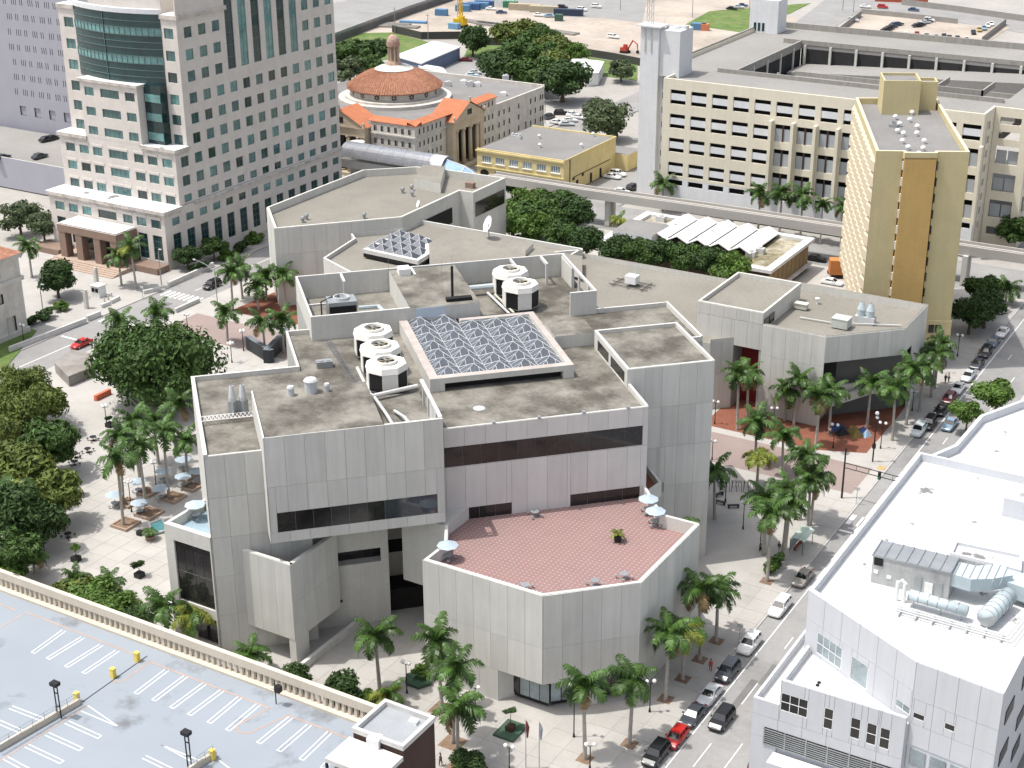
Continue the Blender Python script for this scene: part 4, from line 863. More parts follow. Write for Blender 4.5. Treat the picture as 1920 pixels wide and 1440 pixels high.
for i,p in enumerate([(-112.01,289.84),(-112.84,286.91),(-125.41,290.56),(-139.88,300.17)]): single('roof_unit',MB().box(-1,1,-.7,.7,0,1.2).cyl(0,0,1.2,1.5,.5,.5,8),pipe,['grey roof unit by the front corner of the folded white roof','small unit under the tip of the folded white roof','white roof unit between the sheds of the folded roof building','pale unit at the far left of the folded roof building'][i],'roof unit',(*p,6.25),local=True)
# ---------- white building at lower right ----------
U=thing('white_building','white building with membrane roof and rooftop air handling ducts at lower right','building',(-35,150,0))
UX=-46.5; UZ=21.0
UP=[(UX,141.4),(-32.03,133.46),(-23.02,132.25),(-20,125.0),(-20,181.5),(UX,181.5)]
pA=Vector(UP[0]); pB=Vector(UP[1]); pC=Vector(UP[2])
UP[3]=(pC.x+.01,pC.y); UP=[UP[0],UP[1],UP[2],(pC.x,181.5),UP[5]]
um=MB(); um.prism(UP,3,UZ-1.1,0,1); part('wall',um,[whitewall,whiteroof],U)
up=MB(); parapet(up,UP,UZ-1.1,UZ,.45,True,0,0); part('parapet',up,[whitewall],U)
aAB=math.atan2(pB.y-pA.y,pB.x-pA.x); LAB=(pB-pA).length
aBC=math.atan2(pC.y-pB.y,pC.x-pB.x); LBC=(pC-pB).length
of=lambda p,a,t:(p.x-math.sin(a)*0,p.y)
opA=[(1.95,5.95,13.95,16.6),(7.4,9.98,13.7,16.6),(14.3,16.35,14.35,15.3)]
panels(U,whitewall,tuple(pA),aAB,LAB,10.7,UZ-.05,6,[10.7,13.7,17.4,UZ-.05],opA,.08,.04)
for k,(s0,s1,z0,z1) in enumerate(opA): window(U,tuple(pA),aAB,s0,s1,z0,z1,.02,whitem,glassg,(4,1,2)[k],(2,1,1)[k])
opB=[(.2,1.5,14.3,15.05),(3.6,4.75,14.45,15.25)]
panels(U,whitewall,tuple(pB),aBC,LBC,11,UZ-.05,4,[11,13.6,16.6,UZ-.05],opB,.08,.04)
for s0,s1,z0,z1 in opB: window(U,tuple(pB),aBC,s0,s1,z0,z1,.02,whitem,glassd,1,1)
for i in range(4): piece('lower_window',glassg,U,(pB.x+math.cos(aBC)*(1.2+2.2*i),pB.y+math.sin(aBC)*(1.2+2.2*i)-.06,9.6),(1.7,.12,2.0),aBC)
for k in range(4):
    for z in(16.6,11.5,7.5): piece('side_window',glassd,U,(pC.x+.05,pC.y+4+7*k,z),(.1,3.4,1.6))
# lower wing with its triangular roof terrace
WY=132.8; WX1=(-45.94,14.59)[0]; WX0=(-48.94,10.74)[0]; WXE=pB.x-.25; ZW=13.4
wg=MB(); wg.prism([(WX1,WY+.12),(WXE,WY+.12),(pB.x-.1,pB.y-.02),(pA.x+.05,pA.y-.03),(WX1,140.8)],0,ZW,0,1); wg.box(WX0+.3,WX1-.01,WY+.3,150,0,10.2,0,1)
part('wing_wall',wg,[whitewall,whiteroof],U)
part('wing_parapet',MB().box(WX1,WX1+.35,WY+.36,140.6,ZW,14.4),whitewall,U); part('wing_parapet',MB().box(WX1,WXE,WY+.08,WY+.36,ZW,14.4),whitewall,U)
part('terrace_parapet',MB().box(WX0,WX0+.3,WY+.1,150,0,11.2),whitewall,U); part('terrace_parapet',MB().box(WX0+.3,WX1-.01,WY+.08,WY+.36,10.2,11.2),whitewall,U)
wq=[((-45.82,12.86),(-42.76,10.60),3),((-40.96,12.67),(-39.92,10.06),1),((-38.02,12.51),(-36.93,9.94),1),((-36.28,12.47),(-35.18,9.84),1),((-34.84,12.39),(-33.75,9.84),1)]
opp=[(max(.1,a[0]-WX1),b[0]-WX1,b[1],a[1]) for a,b,n in wq]
panels(U,whitewall,(WX1,WY+.08),0,WXE-WX1,6.5,14.38,5,[6.5,9.2,14.38],opp,.08,.04); panels(U,whitewall,(WX0,WY+.08),0,WX1-WX0,0,11.18,1,[0,6.5,9.2,11.18],(),.08,.04)
for j,(s0,s1,z0,z1) in enumerate(opp): window(U,(WX1,WY+.08),0,s0,s1,z0,z1,.02,whitem,glassd,wq[j][2],2)
l0,l1=(-47.45,7.86),(-47.19,5.71); lx=l0[0]; lz1,lz0=l0[1],l1[1]
lo=MB()
for k in range(8): lo.box(lx,WXE,WY-.12,WY-.03,lz0+(lz1-lz0)*k/8,lz0+(lz1-lz0)*(k+.4)/8)
for k in range(6): lo.box(lx+2.4*k,lx+.12+2.4*k,WY-.13,WY-.02,lz0-.1,lz1+.05)
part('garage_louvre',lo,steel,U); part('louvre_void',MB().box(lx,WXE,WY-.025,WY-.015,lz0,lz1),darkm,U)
ax0,az=(-46.11,6.71)
part('canopy',MB().prism([(ax0,WY-.3),(WXE,WY-.3),(WXE,WY-2.4),(ax0,WY-2.4)],lz0-1.6,lz0-.5,0,1),[whitewall,whiteroof],U)
for i,p in enumerate([(-42.67,135.17),(-42.70,135.74),(-37.26,134.04)]): single('roof_drain',MB().cyl(0,0,0,.12,.22,.2,10),darkm,['dark round roof drain on the triangular white roof, larger','small dark roof drain touching the larger one on the triangular roof','dark roof drain near the front parapet of the triangular roof'][i],'drain',(*p,ZW),local=True)
# air handler
AH=thing('air_handling_unit','large grey air handling unit with ribbed roof on the white building','air handler',(*(-41.27,147.24),UZ-1.1))
a0=(-41.73,148.05); a1=(-33.13,148.44); az=math.atan2(a1[1]-a0[1],a1[0]-a0[0]); AL=math.hypot(a1[0]-a0[0],a1[1]-a0[1])
c_,s__=math.cos(az),math.sin(az); Q=lambda s,w:(a0[0]+c_*s-s__*w,a0[1]+s__*s+c_*w)
ZR=UZ-1.1
part('casing',MB().prism([Q(0,0),Q(AL,0),Q(AL,3.4),Q(0,3.4)],ZR,ZR+3.4,0),M('galvanised_casing',(.42,.425,.42),.6,.1,.8,(.3,.29,.27),.6,.5,streak=.15),AH)
rr=MB(); rr.prism([Q(-.1,-.1),Q(AL+.1,-.1),Q(AL+.1,3.6),Q(-.1,3.6)],ZR+3.4,ZR+3.6,0)
part('casing_roof',rr,steel,AH)
for k in range(8): part('roof_rib',MB().prism([Q(k*AL/7.0-.03,-.12),Q(k*AL/7+.07,-.12),Q(k*AL/7+.07,3.62),Q(k*AL/7-.03,3.62)],ZR+3.6,ZR+3.72),steel,AH)
for s,z,w,h,m in((.7,2.8,1.0,.9,louv),(.5,1.5,.5,.4,whitem),(2.0,1.2,.5,.4,whitem),(5.2,1.2,.8,1.9,steel),(6.4,.9,.9,1.5,whitem),(7.5,1.0,.8,1.9,steel)):
    p=Q(s*AL/8.6,-.04); piece('access_panel',m,AH,(*p,ZR+z),(w,.1,h),az)
duct=thing('supply_duct','wide silvery supply ducts and round pipe beside the grey air handler','duct',(*Q(AL,1),ZR))
dm=MB(); dm.prism([Q(AL,.2),Q(AL+2.2,.0),Q(AL+4.2,1.2),Q(AL+6,3.0),Q(AL+4.5,5),Q(AL+2.0,3.2),Q(AL,3.2)],ZR+1.8,ZR+3.3,0); dm.prism([Q(AL+5,2.6),Q(AL+12,1.2),Q(AL+12,4.6),Q(AL+5,5.4)],ZR+.8,ZR+2.6)
part('rectangular_duct',dm,bluepipe,duct)
part('round_duct',MB().tube([Q(AL-3.6,-3.0)+(ZR+1.4,),Q(AL+2.8,-3.4)+(ZR+1.3,)],.62,12),bluepipe,duct,True); part('round_duct',MB().tube([Q(AL+4.8,-3.8)+(ZR+1.3,),Q(AL+6.0,1.6)+(ZR+1.5,)],1.0,12),bluepipe,duct,True)
rg_=MB()
for k in range(6):
    p=Vector(Q(AL-3.6+1.07*k,-3.0-.066*k)); q2=Vector(Q(AL-3.54+1.07*k,-3.0-.067*k)); rg_.tube([(*p,ZR+1.38),(*q2,ZR+1.38)],.68,12)
for k in range(6):
    p=Vector(Q(AL+4.8+.2*k,-3.8+.9*k)); q2=Vector(Q(AL+4.82+.2*k,-3.72+.9*k)); rg_.tube([(*p,ZR+1.3+.03*k),(*q2,ZR+1.3+.03*k)],1.06,12)
stuff(part('duct_band',rg_,steel,duct)); sp_=MB()
for k in range(7): p=Q(AL+.2+.75*k,0); sp_.prism([Q(AL+.3+.8*k,.15),Q(AL+.38+.8*k,.15),Q(AL+.38+.8*k,3.3+.25*k),Q(AL+.3+.8*k,3.3+.25*k)],ZR+3.3,ZR+3.38)
stuff(part('duct_seam',sp_,steel,duct))
for a_,b_ in((AL-3,-3.1),(AL,-3.3),(AL+2.2,-3.4),(AL+5,-3),(AL+5.7,.2),(AL+8,3),(AL+11,3)): part('duct_leg',MB().cyl(*Q(a_,b_),ZR,ZR+1.0,.07,.07,5),steel,duct)
part('vent_pipe',MB().tube([Q(AL-5,-2.6)+(ZR,),Q(AL-5,-2.6)+(ZR+2.4,),Q(AL-4.6,-2.6)+(ZR+2.7,),Q(AL-4.2,-2.6)+(ZR+2.4,),Q(AL-4.2,-2.6)+(ZR,)],.22,8),whitem,duct)
pr_=MB()
for k in range(3):
    w=-4.4-.45*k; pr_.tube([Q(AL-4.6,w)+(ZR+.5,),Q(AL+7.4+.4*k,w-.7)+(ZR+.5,),Q(AL+8.6+.4*k,3)+(ZR+.5,)],.09,6)
for k in range(7): pr_.prism([Q(AL-4+1.8*k,-5.9),Q(AL-3.85+1.8*k,-5.9),Q(AL-3.85+1.8*k,-4.2),Q(AL-4+1.8*k,-4.2)],ZR,ZR+.42)
single('pipe_run',pr_,pipe,'three parallel pipes on low supports in front of the round silver duct','pipe',(*Q(AL-4,-4.4),ZR))
cb_=thing('roof_curb','low white rectangular roof curb behind the air handling unit','roof curb',(*(-34.75,159.07),ZR))
kk=[(-35.83,160.64),(-28.28,161.28),(-27.50,157.57),(-35.56,157.48)]; mb=MB(); parapet(mb,kk,ZR,ZR+.9,.3); mb.prism(kk,ZR,ZR+.5,1); part('curb_wall',mb,[whitewall,whiteroof],cb_)
rb=thing('roof_box','pale grey boxy roof hut at the right edge on the white roof','roof hut',(*(-32.17,172.67),ZR)); kk=[(-33.08,171.19),(-30.06,171.06),(-30.72,175.12),(-33.23,175.61)]; part('hut_wall',MB().prism(kk,ZR,ZR+2.5),whitewall,rb); part('hut_fan',MB().cyl(sum(p[0] for p in kk)/4,sum(p[1] for p in kk)/4,ZR+2.5,ZR+3,.9,.9,10),whitem,rb)
pv=MB()
for px in[(-33.61,170.78),(-32.80,170.62),(-31.94,170.49),(-30.97,170.43),(-34.08,172.10),(-34.25,173.28)]: pv.rbox(px[0],px[1],.9,.6,ZR,ZR+.04,.0)
single('walkway_pads',pv,garagegrey,'grey walkway pads laid beside the roof hut on the white roof','pad',(*(-32.80,170.62),ZR),kind='stuff')
# second white roofed building
V=thing('second_white_building','white roofed building with sloping parapet beyond the lower right building','building',(-38,200,0))
VP=[(-43.53,189.20),(-43.35,199.92),(-39.26,209.34),(-22,225),(-22,186),(-34.66,190.17)]
VP=[(-43.90,189.43),(-43.50,200.69),(-39.34,209.95),(-14,205),(-14,184.0),(-46,184.0)]
vm=MB(); vm.prism(VP,0,18.2,0,1); part('wall',vm,[whitewall,whiteroof],V); vp=MB(); parapet(vp,VP,18.2,19.4,.5); part('parapet',vp,whitewall,V)
# ---------- pale blue parking deck at lower left ----------
Z=14.0
D=thing('rooftop_parking_deck','pale blue rooftop parking deck with tan balustrade and white stall lines','parking deck',(-110,95,0))
XR=(-78.48,100.26)[0]; YB=104.4
part('deck_wall',MB().box(-175,XR,40,YB+.6,0,Z,0,1),[tanc,bluedeck],D)
b1=YB+.1
part('balustrade_rail',MB().box(-175,XR-.1,YB,YB+.55,Z+1.45,Z+2.45),tanc,D); part('balustrade_kerb',MB().box(-175,XR-.1,YB-.5,YB+.6,Z,Z+.3),tanc,D)
bal=MB().box(-.17,.17,-.17,.17,0,1.15).mesh('baluster',tanc); og=org(D)
for k in range(115): link('baluster',bal,D,(XR-.5-.8*k-og[0],YB+.27-og[1],Z+.3))
lm=MB(); zl=Z+.006
def seg(a,b,w,mb,z=zl):
    a,b=Vector(a),Vector(b); t=(b-a).normalized(); n=Vector((-t.y,t.x))*w/2; mb.face([(*(a-n),z),(*(b-n),z),(*(b+n),z),(*(a+n),z)])
def hair(p,q,w=.52):
    p,q=Vector(p),Vector(q); t=(q-p).normalized(); n=Vector((-t.y,t.x))*w/2; seg(p-n,q-n,.11,lm); seg(p+n,q+n,.11,lm); seg(q-n*1.15,q+n*1.15,.11,lm,zl+.004)
for a,b in([((-104.53,101.49),(-104.34,96.51)),((-101.94,101.59),(-101.84,96.51)),((-99.25,101.53),(-99.27,96.46)),((-96.78,101.60),(-96.84,96.46)),((-94.33,101.56),(-94.14,96.43)),((-91.81,101.48),(-91.63,96.41)),((-87.44,101.41),(-87.52,96.33)),((-84.98,101.36),(-84.92,96.33)),((-82.41,101.39),(-82.12,96.37)),((-79.87,101.31),(-79.47,96.35)),((-120.14,101.57),(-119.71,96.52)),((-117.24,101.59),(-117.39,96.52)),((-114.31,101.53),(-114.50,96.40)),((-111.91,101.56),(-111.93,96.47)),((-113.94,88.00),(-109.41,88.15)),((-106.91,89.07),(-102.12,88.93)),((-107.17,86.60),(-102.27,86.49)),((-107.47,84.16),(-102.39,84.02)),((-107.78,81.66),(-103.74,81.38)),((-95.95,88.78),(-91.50,88.53)),((-113.64,85.57),(-109.71,85.54))]): hair(a,b)
for a,b in([((-107.13,92.31),(-101.93,91.24)),((-107.07,91.25),(-102.02,91.19)),((-95.75,91.11),(-90.03,91.15)),((-95.75,91.11),(-91.29,90.61)),((-89.17,92.15),(-86.52,91.45))]): seg(a,b,.12,lm)
stuff(part('stall_lines',lm,linew,D))
om=MB()
def poly(pts,w=.16,z=zl+.008):
    for i in range(len(pts)-1): seg(pts[i],pts[i+1],w,om,z)
poly([(-126.79,102.19),(-109.11,101.96)]); poly([(-108.33,97.05),(-107.57,96.91),(-107.12,97.41),(-107.35,101.77),(-90.37,101.55)]); poly([(-90.37,101.55),(-91.32,97.55),(-90.98,96.90),(-89.96,96.76),(-89.31,97.25),(-87.92,101.57),(-79.69,101.52)]); poly([(-126.89,97.90),(-126.82,101.90)]); poly([(-107.87,80.72),(-107.23,91.26),(-107.30,92.32)],.14); poly([(-131.39,101.96),(-128.13,101.81)])
stuff(part('orange_lines',om,orangep,D))
jm=MB(); seg((-108.11,92.51),(-108.29,102.44),.12,jm,zl+.016); part('expansion_joint',jm,black,D)
rw=MB(); 
def lowwall(pts,h,w,mb):
    for i in range(len(pts)-1):
        a,b=Vector(pts[i]),Vector(pts[i+1]); t=(b-a).normalized(); n=Vector((-t.y,t.x))*w/2; mb.prism([a-n,b-n,b+n,a+n],Z,Z+h)
lowwall([(-109.21,81.93),(-108.07,92.09)],.7,.3,rw); part('ramp_wall',rw,tanc,D); rw=MB(); lowwall([(-90.26,89.07),(-89.80,92.48)],.7,.3,rw); part('ramp_wall',rw,tanc,D)
rl=MB()
for pts in([(-108.73,81.62),(-107.78,91.77)],[(-89.81,88.66),(-89.58,91.92)]):
    a,b=Vector(pts[0]),Vector(pts[1]); n=int((b-a).length/1.6)+1
    for k in range(n+1): p=a+(b-a)*k/n; rl.tube([(p.x,p.y,Z+.7),(p.x,p.y,Z+1.7)],.03,4)
    for h in(1.0,1.35,1.7): rl.tube([(a.x,a.y,Z+h),(b.x,b.y,Z+h)],.03,4)
part('ramp_railing',rl,steel,D)
bl=['beside the balustrade where the dark deck joint ends','at the rounded kerb tip on the deck joint','at the end of the left ramp wall','at the end of the ramp wall by the bottom edge']
for i,p in enumerate([(-108.47,101.12),(-108.54,97.51),(-108.59,92.23),(-89.73,91.92)]):
    t=thing('yellow_bollard_post','yellow square barrier post '+bl[i],'bollard',(*p,Z),0,'yellow barrier posts on the deck'); og=org(t)
    link('post',MB().box(-.24,.24,-.24,.24,0,1.1).mesh('post',yellowp),t); link('cap',MB().box(-.27,.27,-.27,.27,1.1,1.17).mesh('cap',yellowp),t)
for i,p in enumerate([(-108.09,89.25),(-90.78,89.73)]):
    t=thing('deck_light_pole',['black twin-post floodlight on the left ramp wall of the deck','black twin-post floodlight near the bottom edge of the deck'][i],'light pole',(*p,Z)); 
    link('post',MB().tube([(-.25,0,0),(-.25,0,4)],.07,6).mesh('post',black),t); link('post',MB().tube([(.25,0,0),(.25,0,4)],.07,6).mesh('post',black),t); link('lamp_head',MB().box(-.45,.45,-.35,.35,4,4.4).mesh('lamp_head',black),t); link('brace',MB().box(-.25,.25,-.04,.04,1.4,1.5).box(-.25,.25,-.04,.04,3,3.1).mesh('brace',black),t)
for i,p in enumerate([(-130.88,104.77),(-90.22,102.51)]):
    t=thing('camera_bracket',['black floodlight bracket on the balustrade at the far left','black floodlight bracket on the balustrade right of centre'][i],'light bracket',(*p,Z)); 
    link('post',MB().tube([(0,0,0),(0,0,3.0)],.06,6).mesh('post',black),t); link('lamp_head',MB().box(.1,.75,-.3,.3,1.7,2.4).mesh('lamp_head',black),t); link('arm',MB().tube([(-.5,0,2.5),(.6,0,2.5)],.04,4).tube([(-.5,0,1.8),(.6,0,1.6)],.04,4).mesh('arm',black),t)
# brown stair hut
SH=thing('stair_hut','dark brown stair hut with pale coped roof at the corner of the parking deck','hut',(-80,100,0))
c0,c1,c2,c3=(-78.48,100.26),(-72.48,99.95),(-72.38,105.47),(-78.50,105.82)
x0,x1=c0[0],c1[0]; y0_,y1_=c0[1],c3[1]
hm=MB(); hm.box(x0,x1,y0_,y1_,0,16.2,0,1); part('wall',hm,[brownwall,M('hut_roof',(.30,.315,.33),.8,.06)],SH); hp_=MB(); parapet(hp_,[(x0-.1,y0_-.1),(x1+.1,y0_-.1),(x1+.1,y1_+.1),(x0-.1,y1_+.1)],16.2,16.75,.4); part('coping',hp_,copem,SH)
lr=MB(); lx0,lx1=x0-.4,x1+.1; lr.box(lx0,lx1,y0_-4.2,y0_-.15,15.1,15.6,0); lr.box(x1-.3,x1+.1,y0_-4.2,y0_-.15,0,15.1,1); lr.box(lx0,lx0+.25,y0_-4.2,y0_-4,13.9,15.1,2); part('lean_to_roof',lr,[copem,brownwall,black],SH)
single('roof_unit',MB().rbox(0,0,1.3,1.2,0,1.0,.2),whitem,'white cube unit on the lower roof of the brown stair hut','roof unit',(*(-75.84,100.23),15.6),local=True); single('roof_vent',MB().rbox(0,0,.9,.7,0,.35,.1).box(-.2,.2,-.15,.15,.35,.4),whitem,'small square hatch on the pale roof of the stair hut','vent',(*(-74.11,104.57),16.2),local=True)
# ---------- trees ----------
def crown_mesh(name,seed,rx,rz,n,leaf,m,nb=16,core=True):
    rg=random.Random(seed); mb=MB(); blobs=[]
    for i in range(nb):
        a=rg.uniform(0,6.283); t=rg.uniform(0,1)**.6; z=rg.uniform(-.55,.8); k=math.sqrt(max(.05,1-z*z*.8))
        blobs.append((rx*.72*t*k*math.cos(a),rx*.72*t*k*math.sin(a),rz*.7*z,rx*rg.uniform(.24,.42)))
    V=mb.v;F=mb.f;Mi=mb.m
    for i in range(n):
        bx,by,bz,br=blobs[rg.randrange(nb)]
        d=Vector((rg.gauss(0,1),rg.gauss(0,1),rg.gauss(0,.9)+.25)).normalized(); r=br*rg.uniform(.72,1.12)
        p=Vector((bx,by,bz))+Vector((d.x*r,d.y*r,d.z*r*.75))
        nrm=(d+Vector((rg.gauss(0,.5),rg.gauss(0,.5),rg.gauss(.3,.5)))).normalized(); a=nrm.orthogonal().normalized(); a=Matrix.Rotation(rg.uniform(0,6.28),3,nrm)@a; b=nrm.cross(a); s=leaf*rg.uniform(.6,1.25)
        q=len(V); V+=[tuple(p-a*s),tuple(p-b*s*.45+nrm*s*.1),tuple(p+a*s-nrm*s*.12),tuple(p+b*s*.45+nrm*s*.1)]; F.append((q,q+1,q+2,q+3)); Mi.append(0)
    if core:
        for bx,by,bz,br in blobs:
            b=len(V); mb.ball((bx,by,bz),(br*.58,br*.58,br*.45),8,0)
            for k in range(b,len(V)): x,y,z=V[k]; V[k]=(x+rg.gauss(0,.08*br),y+rg.gauss(0,.08*br),z+rg.gauss(0,.08*br))
    return mb.mesh(name,m)
def trunk_mesh(h,r,spread,seed):
    rg=random.Random(seed); mb=MB(); mb.tube([(0,0,0),(.1*r,0,h*.45),(0,.1*r,h)],[r*1.3,r,r*.8],8)
    for k in range(5):
        a=6.283*k/5+rg.uniform(-.3,.3); mb.tube([(0,0,h*.8),(spread*.4*math.cos(a),spread*.4*math.sin(a),h*1.1),(spread*.8*math.cos(a),spread*.8*math.sin(a),h*1.35)],[r*.6,r*.4,r*.15],6)
    return mb.mesh('trunk',trunkm)
TR=[crown_mesh('crown_round',1,1,.75,3600,.095,leafm[0],18),crown_mesh('crown_wide',2,1,.6,3600,.1,leafm[1],20),crown_mesh('crown_loose',3,1,.85,2800,.095,leafm[2],16),crown_mesh('crown_dense',4,1,.7,3600,.09,leafm[3],18),crown_mesh('crown_grey',5,1,.8,2000,.1,leafm[4],18)]
TB=crown_mesh('crown_banyan',6,1,.52,15000,.046,leafm[0],46); TB2=crown_mesh('crown_banyan_olive',7,1,.6,9500,.052,leafm[1],34)
SH_=[crown_mesh('foliage_bush',8,1,.8,700,.16,leafm[2],9),crown_mesh('foliage_dark_bush',9,1,.9,700,.16,leafm[3],9)]
tk=trunk_mesh(1,.06,.5,3)
def tree(p,zc,rx,rz,k,label,group=None,name='broadleaf_tree',cat='tree'):
    me=TB if k=='B' else TB2 if k=='O' else SH_[int(k[1])] if isinstance(k,str) else TR[k]
    t=thing(name,label,cat,(p[0],p[1],0),RND.uniform(0,6.28),group)
    rx*=1.22; rz*=1.2; base={'B':.52,'O':.6}.get(k,.75)
    c=link('crown',me,t,(0,0,zc),0,(rx,rx,rz/base)); h=max(zc-rz*.3,.4); link('trunk',tk,t,(0,0,0),0,(max(rx*.9,2),max(rx*.9,2),h))
    return t
tree((-177.57,177.44),7.5,9.6,5.6,'B','huge spreading banyan tree between the plaza and the left street')
LT=[((-266.89,453.84),6,7,4.6,0,'green tree filling the left middle of the grove'),((-246.86,444.19),6,7,4.8,1,'olive tree filling the right middle of the grove'),((-266.25,434.17),5.5,5.5,4,3,'dark tree at the far left edge of the grove'),((-166.76,291.76),5,6,4,0,'green tree in the middle of the clump beside the rear building'),((-171.62,287.98),4,4,3,2,'bright shrub tree close to the satellite dish'),((-192.01,161.08),6,4.4,3.6,'O','broad olive tree at the top of the left tree cluster by the street'),((-185.98,159.45),5.5,3.8,3.2,1,'olive tree at the right shoulder of the left tree cluster'),((-183.20,151.20),6,5.2,4,'O','olive green tree at the left edge, second row of the cluster'),((-173.20,148.98),5.5,4.6,3.6,0,'dense green tree in the left cluster beside the shaded tables'),((-170.55,140.59),6,5.2,4,1,'yellowish tree in the middle of the left cluster'),((-160.90,136.15),5.5,4.4,3.6,1,'tree at the right side of the left cluster above the planter wall'),((-160.04,128.85),6,4.8,4,3,'dark tree at the left edge below the cluster middle'),((-156.01,129.81),4.5,3.8,3.4,3,'dark tree just above the white globe lamp at the left'),((-152.50,122.16),4.5,4,3,0,'tree in the lowest left cluster row near the balustrade'),((-150.32,118.95),3,3.0,2.2,2,'bright bushy tree behind the left end of the balustrade'),
((-233.61,208.17),4.5,4.3,3.6,3,'round dark tree beside the classical building on the left street'),((-273.56,235.05),4.5,4.5,3,4,'greyish trees below the prison deck, left one'),((-263.96,233.35),4.5,3.5,2.6,4,'greyish tree against the deck wall left of the office tower'),
((-319.35,428.28),5,7.7,4.3,0,'tree behind the office tower far left of the church dome'),((-315.66,435.80),5,6.4,3.8,3,'dark tree left of the lantern beyond the dome'),((-304.03,405.87),5,5.8,3.6,4,'grey green tree at the office tower edge behind the dome'),((-302.65,414.43),4.5,5.8,3.6,0,'green tree directly left of the tile dome'),
((-293.07,464.97),6,5.9,5.0,3,'dark round tree beside the blue walled shed'),((-283.15,479.64),7,8.3,5.4,1,'tall loose tree behind the church, at the back of the grove'),((-274.81,478.64),6,7.7,4.8,0,'broad tree in the back row of the grove'),((-261.17,467.97),6,7.0,4.8,1,'olive tree right of centre at the back of the grove'),((-256.58,426.01),6.5,8.3,5.5,3,'dark rounded tree at the left front of the grove'),((-243.26,422.01),6.5,8.3,5.5,0,'big green tree in the middle front of the grove'),((-230.06,417.48),7,9.0,6.0,3,'dark tree at the right front of the grove by the parked cars'),((-256.49,452.20),6,6.4,4.3,0,'mid green tree in the heart of the grove'),((-252.00,465.90),5,4.6,3.4,2,'small bright tree at the right end of the grove'),
((-195.19,380.98),6,6.5,4.8,4,'large grey green tree behind the yellow building'),((-228.04,454.05),4,4.6,3.1,4,'pale tree beside the small white shed left of the shaft'),((-205.70,395.17),5,4,3.2,4,'smaller grey green tree touching the yellow building corner'),
((-175.62,300.89),4.5,5,3.6,2,'bright green tree beside the rear building, back row'),((-169.60,304.33),4.5,5.5,3.8,0,'green tree behind the low wing by the guideway'),((-162.67,300.82),4.5,5,3.8,3,'dark tree next to the guideway column'),((-164.57,285.52),4.5,5,3.4,2,'light green tree right of the white dish'),((-149.66,272.11),9.3,3.7,3.0,0,'small tree behind the link building, left end of the hedge row'),((-142.65,269.80),9.3,3.7,3.0,3,'dark tree in the hedge row, second from the left'),((-187.43,314.61),4,3,2.6,3,'dark tree below the yellow building arches'),
((-134.44,268.37),9.3,3.7,3.0,3,'hedge row tree in front of the low white shed, left'),((-130.34,268.72),9.3,3.7,3.0,0,'hedge row tree in front of the low white shed, middle'),((-126.56,270.88),9.3,3.7,3.0,3,'hedge row tree in front of the low white shed, right'),((-120.40,270.47),9.3,3.7,3.0,0,'hedge row tree under the left tip of the folded roof'),((-115.98,271.07),9.3,3.7,3.0,3,'hedge row tree under the folded roof middle'),((-110.29,268.62),9.3,3.7,3.0,2,'last hedge row tree beside the brown panelled wall'),
((-50.30,243.02),5,3.6,2.2,2,'bright spreading street tree beyond the second white roof'),((-52.97,235.26),4.0,2.6,1.8,2,'small street tree at the corner of the second white roof'),
((-137.75,123.01),2.2,3.4,1.9,2,'large leafy shrub mass behind the balustrade, middle'),((-141.23,122.57),2.2,3.0,1.8,1,'leafy shrub mass behind the balustrade, left'),((-132.89,121.95),2.2,3.0,1.8,2,'bright shrub behind the balustrade, right of the shrub mass'),((-129.25,121.04),1.8,2.4,1.5,3,'dark shrub at the right end of the shrub mass'),
((-96.35,121.23),2.4,2.6,2.2,3,'dark spiky tree behind the balustrade near the brown hut'),((-103.18,120.85),1.8,2.2,1.7,3,'dark spiky tree by the ramp wall end'),((-93.69,122.89),1.2,1.4,1.0,2,'light shrub beside the brown hut wall'),((-76.51,118.40),1.5,2.0,1.4,3,'dark sparse tree at the bottom edge by the palm bed'),
((-222.77,235.56),3,3,2.2,3,'dark street tree against the right face of the office tower, near'),((-221.44,242.74),3,3,2.2,0,'dark street tree against the right face of the office tower, far'),((-65.15,281.44),4,4,3,3,'dark shaded tree beside the yellow tower, left'),((-63.36,286.01),4.5,4,3,3,'dark shaded tree beside the yellow tower, right'),((-66.70,294.68),4.5,4,3,0,'shaded tree behind the yellow tower near the guideway'),((-70.50,337.48),5,4,3.2,0,'green tree in front of the garage right end')]

for p,zc,rx,rz,k,l in LT: tree(p,zc,rx,rz,k,l,'trees around the campus' )
BU=[((-226.29,194.46),1,2.0,1.0,'S1','dark shrub in the shaded garden before the classical building, left'),((-226.62,198.43),1,2.2,1.1,'S1','dark shrub in the shaded garden before the classical building, middle'),((-227.60,202.82),1,1.8,1.0,'S0','green shrub in the shaded garden before the classical building, right'),((-219.52,235.93),1,2.2,1.3,'S1','low dark shrub along the right face of the office tower, near'),((-219.79,245.05),1,2.4,1.3,'S0','green shrub along the right face of the office tower, middle'),((-220.67,251.56),1,2.4,1.4,'S1','dark shrub along the right face of the office tower, far'),((-222.36,258.29),1,2.4,1.4,'S0','green shrub between the office tower and the rear building'),((-63.79,177.09),1,1.1,1.0,'S0','green bush at the foot of the palm near the tan car, front'),((-63.69,179.21),1,1.2,1.0,'S1','dark bush behind the palm near the tan car')]
for p,zc,rx,rz,k,l in BU: tree(p,zc,rx,rz,k,l,None,'bush','bush')
